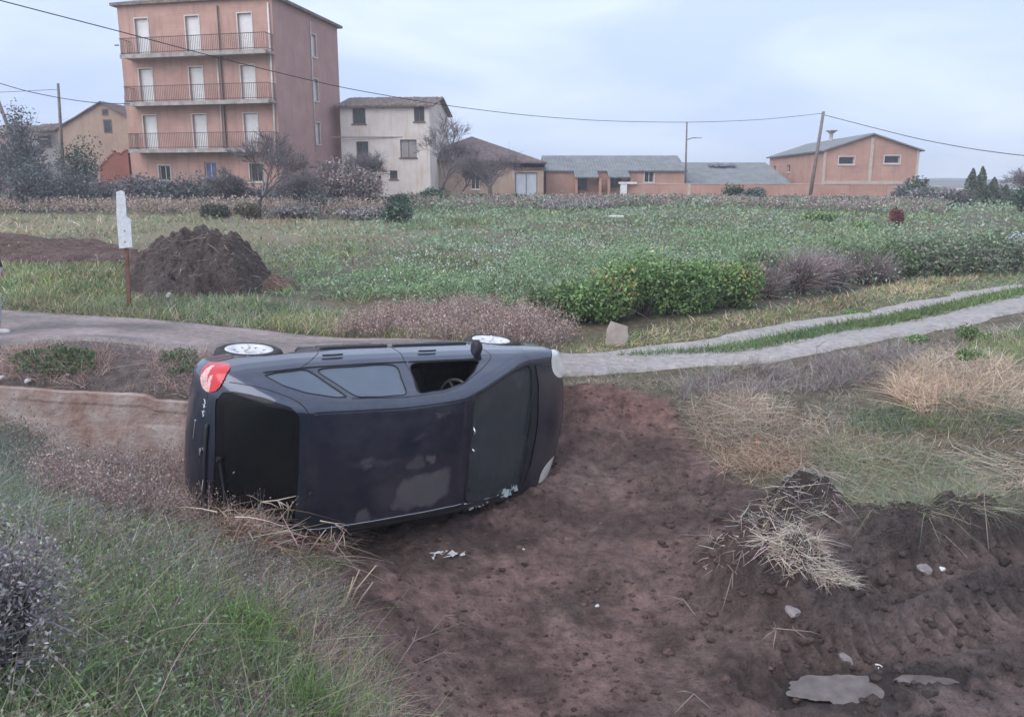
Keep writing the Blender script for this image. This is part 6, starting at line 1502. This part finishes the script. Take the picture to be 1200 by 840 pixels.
# ragged grass creeping over both edges of the track
for k_, (E_, sgn, lb) in enumerate(((A, 1, 'sparse grass creeping over the near edge of the track'), (B, -1, 'sparse grass creeping over the far edge of the track'))):
    n = 7000; t_ = rng.uniform(0, len(E_) - 1.01, n); i_ = t_.astype(int); f_ = (t_ - i_)[:, None]; base_ = E_[i_] * (1 - f_) + E_[i_ + 1] * f_
    out_d = (A[i_] - B[i_]); out_d = out_d / np.linalg.norm(out_d, axis=1, keepdims=True) * sgn
    q = base_ + out_d * (.02 + .20 * rng.normal(size=(n, 1))) ; q = q[(vn(q[:, 0] * 1.8, q[:, 1] * 1.8, 301 + k_) > .42) & (q[:, 1] < 32)]; n = len(q)
    V_, F_, C_ = strands(onz(q, .0), up_dirs(n, .8), .10 * rng.uniform(.4, 1.5, n), .006 * np.clip(q[:, 1] / 9, 1, 3), bends(n, .7), pal(n, GREEN[:4] + STRAW + GREYV[:2]), 2)
    tag(mesh_np('edge_grass', V_, [F_], VEG, col=C_), lb, 'grass', kind='stuff')
FV = zone((0,350),(0,362),(110,370),(215,378),(330,389),(450,398),(560,404),(560,388),(430,375),(300,352),(150,352))
grass_patch('verge_grass', FV, 14000, .17, .009, GREEN + STRAW[:2] + GREYG[:1], tilt=.5, bend=.5, seed=61, label='green grass along the far verge of the track')
FV2 = zone((0,310),(140,312),(150,350),(0,352)); grass_patch('verge_grass', FV2, 6500, .16, .012, GREEN + STRAW[:1], tilt=.5, bend=.5, seed=63, label='bright grass below the turned soil bank')
BRN = zone((390,395),(450,378),(540,366),(640,368),(672,392),(668,410),(600,408),(480,402))
seedheads('seeding_weeds', BRN, 5200, .40, PINKB + STRAW[:1] + RUST[:1], 'brown seeding weeds beyond the track behind the car', 13, 7, .014)
BV2 = zone((745,395),(800,392),(880,380),(990,362),(1100,338),(1200,322),(1200,312),(1090,325),(980,352),(880,368),(780,380))
grass_patch('verge_grass', BV2, 7000, .13, .010, STRAW + GREEN[:3], tilt=.7, bend=.6, seed=65, label='yellowing grass at the foot of the hedge')

_i2 = [i for i, v in enumerate([(600 + FOCAL * a / (b * math.cos(PITCH))) for a, b in B]) if v > 690 and B[i][1] < 34]
_od = lambda i: (B[i] - A[i]) / np.linalg.norm(B[i] - A[i])
VB = [tuple(B[i] - _od(i) * .05) for i in _i2[::6]] + [tuple(B[i] + _od(i) * 1.5) for i in reversed(_i2[::6])]
grass_patch('verge_grass', VB, 16000, .10, .009, GREEN + STRAW[:2], tilt=.8, bend=.7, seed=66, label='patchy grass between the track and the hedge')
# ------------------------------------------------------------------ the field
def FY(px, Y): return (XP(px, Y), Y)
FIELD = [FY(-150, 15.5), FY(300, 14.8), FY(500, 13.4), FY(640, 12.6), FY(700, 13.2), FY(860, 14), FY(1000, 15.5), FY(1200, 19), FY(1500, 24), FY(1500, 44), FY(-200, 44)]
def ingreen(x, y): return smooth(-9, -3, x + 6 * fbm(x * .1, y * .1, 70, 3) + (y - 20) * .05)
def rej(f, inv=False): return lambda x, y: (rng.uniform(size=len(x)) < (1 - f(x, y) if inv else f(x, y) * .95 + .05))
grass_patch('field_grass', FIELD, 52000, .20, .010, GREEN + [(.10, .15, .09)], tilt=.6, bend=.6, dfall=17, seed=71, clump=.3, cs=.5, label='green grass all over the field', keep=rej(ingreen))
grass_patch('field_grass', FIELD, 34000, .22, .010, STRAW[:2] + [(.36, .34, .22), (.30, .32, .18)] + GREEN[3:4], tilt=.6, bend=.6, dfall=17, seed=73, clump=.3, cs=.4, matl=VEG, label='pale dry grass on the left of the field', keep=rej(ingreen, True))
q = scatter(FIELD, 42000, 16, .75, .55, 75); q = q[rng.uniform(size=len(q)) < ingreen(q[:, 0], q[:, 1]) * .95 + .1]; n = len(q); P = onz(q, .03)
hgt_ = .62 * smooth(.3, .9, vn(q[:, 0] * .6, q[:, 1] * .6, 76)) + .06; P[:, 2] += rng.uniform(0, 1, n) * hgt_
tag(joinm('broad_leaved_weeds', [leaves(P, .040 * rng.uniform(.6, 1.5, n) * np.clip(q[:, 1] / 20, .8, 2), pal(n, [(.21, .31, .20), (.26, .37, .24), (.32, .42, .29), (.40, .47, .36)], None, .10))], VEG), 'leafy green crop and weeds filling the field', 'weeds', kind='stuff')
for k_, (pp, n_, hh, lb) in enumerate([([FY(590, 14.2), FY(880, 15.2), FY(1000, 17.5), FY(1200, 21), FY(1300, 27), FY(800, 24), FY(600, 19)], 30000, .75, 'rank leafy weeds standing thick behind the hedge'),
        ([FY(330, 15.5), FY(590, 13.8), FY(600, 16.5), FY(340, 18.5)], 7000, .45, 'leafy weeds beyond the verge right of the dark heap')]):
    q = scatter(pp, n_, 18, .8, .9, 175 + k_); n = len(q); P = onz(q, .03); P[:, 2] += rng.uniform(0, 1, n) ** .8 * hh * smooth(.2, .85, vn(q[:, 0] * .9, q[:, 1] * .9, 176))
    tag(joinm('rank_weeds', [leaves(P, .034 * rng.uniform(.6, 1.5, n) * np.clip(q[:, 1] / 20, .8, 2), pal(n, [(.18, .28, .15), (.23, .35, .18), (.29, .41, .22), (.36, .44, .28)], None, .12))], VEG), lb, 'weeds', kind='stuff')
FLW = [FY(430, 15.5), FY(640, 15), FY(800, 16), FY(820, 22), FY(640, 25), FY(470, 21)]
q = scatter(FLW, 2400, None, .8, .9, 77); n = len(q); P = onz(q, .22); P[:, 2] += rng.uniform(-.08, .12, n)
tag(joinm('pale_flowers', [leaves(P, .026 * rng.uniform(.6, 1.4, n), pal(n, [(.66, .66, .62), (.55, .58, .50), (.78, .76, .74)]))], VEG), 'pale flowering tops scattered through the middle of the field', 'flowers', kind='stuff')
FLW2 = [FY(600, 20), FY(1200, 22), FY(1300, 34), FY(600, 36)]
q = scatter(FLW2, 1800, None, .9, .3, 78); n = len(q); P = onz(q, .3); P[:, 2] += rng.uniform(-.12, .12, n)
tag(joinm('yellowing_leaves', [leaves(P, .05 * rng.uniform(.6, 1.4, n), pal(n, [(.36, .36, .20), (.30, .34, .17), (.42, .38, .28)]))], VEG), 'yellowish tops scattered over the far right of the field', 'weeds', kind='stuff')

SCR = [FY(-100, 35), FY(450, 34), FY(450, 38.5), FY(-100, 38.5)]
seedheads('scrub_weeds', SCR, 5200, .75, STRAW[:2] + PINKB + [(.30, .33, .22)], 'straw and pink weeds along the foot of the dark thicket', 91, 6, .05)
SCR2 = [FY(470, 39), FY(1110, 38), FY(1110, 46), FY(470, 47)]
seedheads('scrub_weeds', SCR2, 8200, .62, PINKB + GREYV[:1] + [(.20, .27, .18), (.26, .31, .22), (.17, .24, .15)], 'rough scrub on the far edge of the field below the yard wall', 92, 6, .055)
seedheads('scrub_weeds', [FY(640, 37), FY(720, 37), FY(700, 41), FY(630, 41)], 1100, .5, GREYV, 'grey scrub patch before the brick outbuilding', 93, 6, .05)

# ------------------------------------------------------------------ shrubs, one by one
HG = [(.15, .25, .10), (.23, .35, .13), (.31, .42, .18), (.10, .17, .08)]; HY = HG + [(.46, .37, .17)]
def gs(px, py, Y=None):
    if Y is None: return tuple(G(px, py))
    x = XP(px, Y); return (x, Y, GZ(x, Y))
hedge = [(690, 13.0, .85, .6, .85, HG, 'leafy green shrub at the left end of the hedge by the brown weeds'), (722, 13.0, .62, .5, .95, HY, 'green shrub with yellow leaves right behind the leaning board'), (757, 13.4, .8, .6, 1.15, HG, 'tallest leafy green shrub of the hedge'),
         (795, 13.6, .8, .6, 1.1, HG, 'dense green shrub in the middle of the hedge'), (832, 13.9, .75, .6, 1.0, HG, 'green shrub right of the hedge middle with a dark hollow beside it'), (866, 14.2, .7, .55, .9, HY, 'green shrub with orange leaves low down before the grey bush'),
         (1078, 18.4, 1.0, .8, .95, HG, 'dull green shrub of the hedge right of the grey bush'), (1112, 18.6, 1.0, .8, .95, HG, 'dull green shrub further along the hedge by the track'), (1150, 19.2, 1.1, .8, 1.0, HG, 'dull green shrub near the right end of the hedge'), (1190, 19.8, 1.2, .8, 1.1, HG, 'green shrub of the hedge at the right edge before the white car'), (1235, 20.4, 1.2, .7, 1.1, HG, 'last green shrub of the hedge beyond the edge of the view')]
for i, (px, Yh, rx, ry, rz, cl, lb) in enumerate(hedge):
    far_ = Yh > 17; shrub('hedge_shrub', lb, 'shrub', gs(px, 0, Yh), (rx, ry, rz * (1.25 if far_ else 1)), 5200 if not far_ else 3600, .036 if not far_ else .045, cl if not far_ else [(.19, .28, .16), (.25, .34, .20), (.30, .31, .25), (.34, .32, .28)], None, 'green shrubs of the hedge along the track', k=16, seed=100 + i, twigs=260)
for i, (px, Yh, rx, ry, rz, lb) in enumerate([(650, 13.1, .6, .5, .6, 'low green shrub half behind the brown weeds'), (900, 16.0, .8, .6, 1.0, 'green shrub standing behind the low grey brown bush'), (1000, 17.6, .9, .7, 1.05, 'green shrub rising behind the pinkish grey bush'), (1045, 18.0, .9, .7, 1.0, 'dark green shrub beyond the sprawling grey green bush')]):
    shrub('hedge_shrub', lb, 'shrub', gs(px, 0, Yh), (rx, ry, rz), 3600, .04, [(.13, .20, .10), (.18, .27, .12), (.22, .27, .17)], None, 'green shrubs of the hedge along the track', k=15, seed=140 + i, twigs=200)
for i, (px, Yh, rx, ry, rz, lb) in enumerate([(905, 15.0, .62, .5, .70, 'low grey brown bush in the gap of the hedge'), (945, 15.6, .95, .7, 1.0, 'rounded grey bare bush between the green shrubs of the hedge'), (985, 16.2, .7, .6, .8, 'pinkish grey bare bush right of the rounded one'), (1030, 17.2, .9, .7, .8, 'grey green bush sprawling by the far bend of the track')]):
    shrub('bare_shrub', lb, 'shrub', gs(px, 0, Yh), (rx * 1.15, ry, rz * 1.25), 1800, .022, GREYV + PINKB[:2] + ([(.10, .15, .10)] * 2 if i in (0, 3) else []), None, 'bare bushes of the hedge', k=14, seed=130 + i, twigs=2600, twigcol=GREYV + PINKB)
# small things near the track on the right
for i, (px, py, r, lb) in enumerate([(1140, 402, (.32, .25, .30), 'small dark green bush beside the track on the right bank'), (1142, 428, (.25, .2, .22), 'tiny round green bush below the dark one on the right bank'), (1005, 369, (.25, .16, .10), 'flat green plant at the far edge of the track'), (1075, 402, (.3, .2, .12), 'low bright green plant at the near edge of the track')]):
    shrub('small_bush', lb, 'bush', gs(px, py), r, 900, .02, HG, None, 'small green bushes by the track', k=7, seed=160 + i, twigs=80)
# near grey bush at bottom left
shrub('lavender_bush', 'dense grey seeded bush close by at the left edge', 'bush', gs(-34, 800), (.40, .36, .56), 11000, .0085, [(.32, .29, .30), (.43, .40, .40), (.23, .21, .22), (.56, .52, .50)], [3, 2, 3, 1], None, k=20, seed=171, twigs=1800, twigcol=GREYV, sprays=0)
shrub('dark_weed_clump', 'dark leafy weed clump on the bank below the left end of the wall', 'weeds', gs(32, 530), (.38, .3, .40), 1500, .017, [(.10, .14, .09), (.08, .11, .08), (.16, .17, .13)], None, None, k=9, seed=172, twigs=500, twigcol=GREYV)
for i, (px, py, h, lb) in enumerate([(275, 745, .22, 'bright green grass tuft in the middle of the near bank'), (345, 838, .2, 'green grass tuft at the bottom edge beside the mud'), (365, 665, .10, 'small fresh green tuft at the edge of the mud under the car')]):
    c = gs(px, py); n = 420; a = rng.uniform(0, 2 * math.pi, n); P = np.c_[c[0] + .10 * rng.normal(size=n) * (h / .2), c[1] + .08 * rng.normal(size=n) * (h / .2), np.full(n, c[2] - .02)]
    V_, F_, C_ = strands(P, up_dirs(n, .7), h * rng.uniform(.5, 1.4, n), rng.uniform(.004, .009, n), bends(n, .9, .6), pal(n, [(.20, .31, .10), (.26, .36, .12), (.15, .24, .09)]), 3)
    tag(mesh_np('grass_tuft', V_, [F_], VEG, col=C_), lb, 'grass', 'green tufts on the near bank')

# ------------------------------------------------------------------ trees and thickets towards the village
BT = [(.16, .14, .17), (.22, .19, .22), (.12, .11, .13)]
TW = mat('grey_branches', (.17, .145, .155), .9, .25, 6)
bare_tree('bare_tree', 'small bare tree with spreading branches in front of the salmon block', gs(300, 0, 33), 4.3, .46, 3, 'bare trees towards the village', 6, .15, (-.05, 0), TW)
bare_tree('bare_tree', 'bare tree leaning beside the right corner of the cream house', gs(512, 0, 46), 5.6, .55, 8, 'bare trees towards the village', 6, .15, (.1, 0), TW)
bare_tree('bare_tree', 'crooked bare tree with a bent pale limb in front of the tan barn', gs(576, 0, 46), 5.4, .85, 12, 'bare trees towards the village', 6, .17, (.15, 0), TW, fork=.22)
for i, (px, Yt, h, lb) in enumerate([(390, 43, 2.6, 'low bare fruit tree before the corner of the salmon block'), (425, 43, 2.8, 'bare spreading tree in front of the cream house'), (260, 40, 2.0, 'thin bare sapling before the barred window of the salmon block'), (345, 40, 2.2, 'low bare sapling under the white downpipe'), (540, 50, 2.8, 'thin bare tree between the two trees by the barn'), (12, 42, 3.2, 'bare tree rising from the thicket under the leaning pole'), (1203, 45, 2.2, 'bare tree at the right edge of the village')]):
    bare_tree('bare_tree', lb, gs(px, 0, Yt), h * 1.5, .75, 20 + i, 'bare trees towards the village', 5, .08, (0, 0), TW, nspl=4, fork=.25)
BL = [(.17, .19, .195), (.23, .245, .25), (.13, .145, .155)]; EV = [(.08, .13, .09), (.11, .17, .11), (.06, .09, .07)]
def th(name, label, px, Y, rx, rz, cols, n=1800, ls=.09, seed=1, grp='bushes of the thicket before the village', cat='bush', tw=500, ry=None, k=14): shrub(name, label, cat, gs(px, 0, Y), (rx, ry or rx * .7, rz * 1.3), n, ls, cols, None, grp, k=k, seed=seed, twigs=tw, twigcol=BT)
for i, (px, Yt, rx, rz, cl, lb) in enumerate([(-15, 40, 2.4, 3.3, BL, 'big dark blue green bush at the left end of the thicket'), (38, 42, 1.6, 4.4, BL, 'tall dark bush hiding the low grey house'), (25, 37, 2.2, 2.0, BL, 'low dark bush in front of the tall one at the left'), (70, 38, 2.2, 1.7, BL, 'low dark bush under the concrete pole'), (96, 46, 1.6, 2.6, EV, 'round evergreen beside the concrete pole'),
        (112, 39, 2.1, 1.0, BL + PINKB[3:], 'low bush before the broken red wall'), (150, 40, 2.1, 1.0, BL + PINKB[3:], 'low bush before the left corner of the salmon block'), (188, 41, 2.0, 1.05, BL, 'low bush under the dark ground floor window'), (226, 41, 2.0, 1.1, BL, 'low bush before the blue shutter'), (268, 41, 2.0, 1.0, BL + PINKB[3:], 'low bush right of the blue shutter'),
        (318, 42, 1.6, .9, BL, 'low dark bush at the corner of the salmon block'), (352, 40, 1.7, 1.0, BL + PINKB[3:], 'arched bramble before the side wall of the salmon block'), (395, 41, 1.9, 1.7, GREYV + PINKB, 'grey pink scrub before the junction of the two houses'), (430, 41, 1.6, 1.5, GREYV + PINKB, 'grey scrub in front of the cream house'),
        (462, 38, 1.3, .8, EV, 'green bush at the foot of the cream house'), (372, 36, 1.2, .8, GREYV + EV, 'dull scrub right of the bare tree in front'), (250, 33, .8, .55, [(.12, .13, .10), (.10, .11, .09)], 'small olive bush left of the small bare tree'), (288, 33, .6, .6, [(.20, .17, .12), (.14, .13, .10)], 'small brownish bush at the foot of the bare tree'),
        (340, 33.5, 1.6, .45, GREYV, 'low grey scrub right of the foot of the bare tree'), (420, 33.5, 1.5, .42, GREYV, 'long low grey scrub at the edge of the field'), (468, 32, .95, .75, EV, 'rounded green bush at the edge of the field'),
        (505, 44, 1.3, .8, EV, 'dark green bush under the leaning bare tree'), (560, 46, 1.2, .5, EV, 'low dark bush under the crooked tree'), (605, 47, 1.3, .45, EV, 'low dark bush before the pale blue gate'), (640, 42, 1.8, .55, GREYV, 'grey scrub before the brick outbuilding'), (690, 43, 2.2, .5, EV + GREYV, 'low scrub below the porch of the outbuilding'),
        (750, 43, 2.2, .5, EV + BL, 'low green scrub below the white gate post'), (800, 44, 2.2, .5, EV + GREYV, 'low scrub left of the round bush by the yard wall'), (860, 46, .95, .95, EV, 'round dark bush against the yard wall'), (886, 44, .9, .85, BL, 'second round dark bush in front of the yard wall'), (930, 45, 2.0, .6, GREYV + EV, 'low scrub at the foot of the leaning warehouse pole'),
        (990, 45, 2.2, .6, GREYV + EV, 'low scrub below the warehouse windows'), (1065, 46, 1.3, 1.0, BL, 'dark bush at the right end of the yard wall'), (1085, 45, 1.4, .95, BL + GREYV, 'big grey bush right of the yard wall'), (1078, 47, 1.0, 1.35, EV, 'dark evergreen behind the end of the yard wall'), (1115, 44, 1.5, .9, BL + GREYV, 'grey scrub between the big bush and the conifers'),
        (1160, 46, 1.6, 1.0, BL + GREYV, 'grey scrub at the foot of the conifers'), (1205, 40, 1.0, 1.15, EV, 'dark evergreen at the right edge of the village'), (960, 33, 1.0, .4, HG, 'leafy clump in the middle right of the field'), (1015, 31, .8, .35, HG, 'leafy clump left of the red bush')]):
    th('thicket_bush', lb, px, Yt, rx, rz * (.75 if px > 620 and rz < .7 else 1) + (.35 if rz > .9 and px < 460 and Yt > 36 else 0), cl, 1500 if rx < 1.5 else 2200, .07 if Yt < 40 else .085, 200 + i)
th('red_bush', 'small dark red bush standing alone at the far right of the field', 1054, 33, .42, .75, [(.30, .06, .06), (.22, .05, .05), (.16, .06, .06)], 1300, .04, 260, None, 'bush', 150)
# conifers
def conifer(label, px, Y, h, r, seed):
    h *= .85
    rt = tag(empty('conifer', gs(px, 0, Y)), label, 'tree', 'conifers right of the warehouse'); rnd = random.Random(seed)
    mb = MB(); mb.tube([(0, 0, -.1), (0, 0, h * .6), (0, 0, h)], [.09, .05, .01], 6); mb.build('trunk', BARK, rt)
    n = 2600; z_ = h * (.08 + .92 * rng.uniform(size=n) ** .8); a = rng.uniform(0, 2 * math.pi, n); rr = r * (1 - z_ / h) ** .8 * (.35 + .65 * rng.uniform(size=n) ** .5) * (.75 + .35 * np.sin(a * 3 + z_ * 5 + seed))
    P = np.c_[rr * np.cos(a), rr * np.sin(a), z_]; joinm('foliage', [leaves(P, .06 * rng.uniform(.6, 1.4, n), pal(n, [(.12, .16, .13), (.16, .20, .15), (.22, .24, .20)]))], VEG, rt)
for i, (px, h, r, lb) in enumerate([(1139, 2.6, .8, 'left pointed conifer right of the warehouse'), (1150, 2.75, .75, 'tallest pointed conifer right of the warehouse'), (1165, 2.0, .8, 'thin grey conifer right of the tallest one'), (1180, 1.5, .7, 'small pale conifer at the end of the row')]): conifer(lb, px, 45, h, r, 300 + i)


# ------------------------------------------------------------------ evening haze
hm = bpy.data.materials.new('haze_air'); hm.use_nodes = True; nt = hm.node_tree; nt.nodes.clear()
o_ = N(nt, 'ShaderNodeOutputMaterial'); v_ = N(nt, 'ShaderNodeVolumePrincipled'); v_.inputs['Color'].default_value = (.93, .96, 1, 1); v_.inputs['Density'].default_value = .0017; v_.inputs['Anisotropy'].default_value = 0
nt.links.new(v_.outputs[0], o_.inputs['Volume'])
mb = MB(); mb.box((20, 220, 9), (1300, 640, 22)); tag(mb.build('haze', hm), kind='stuff')
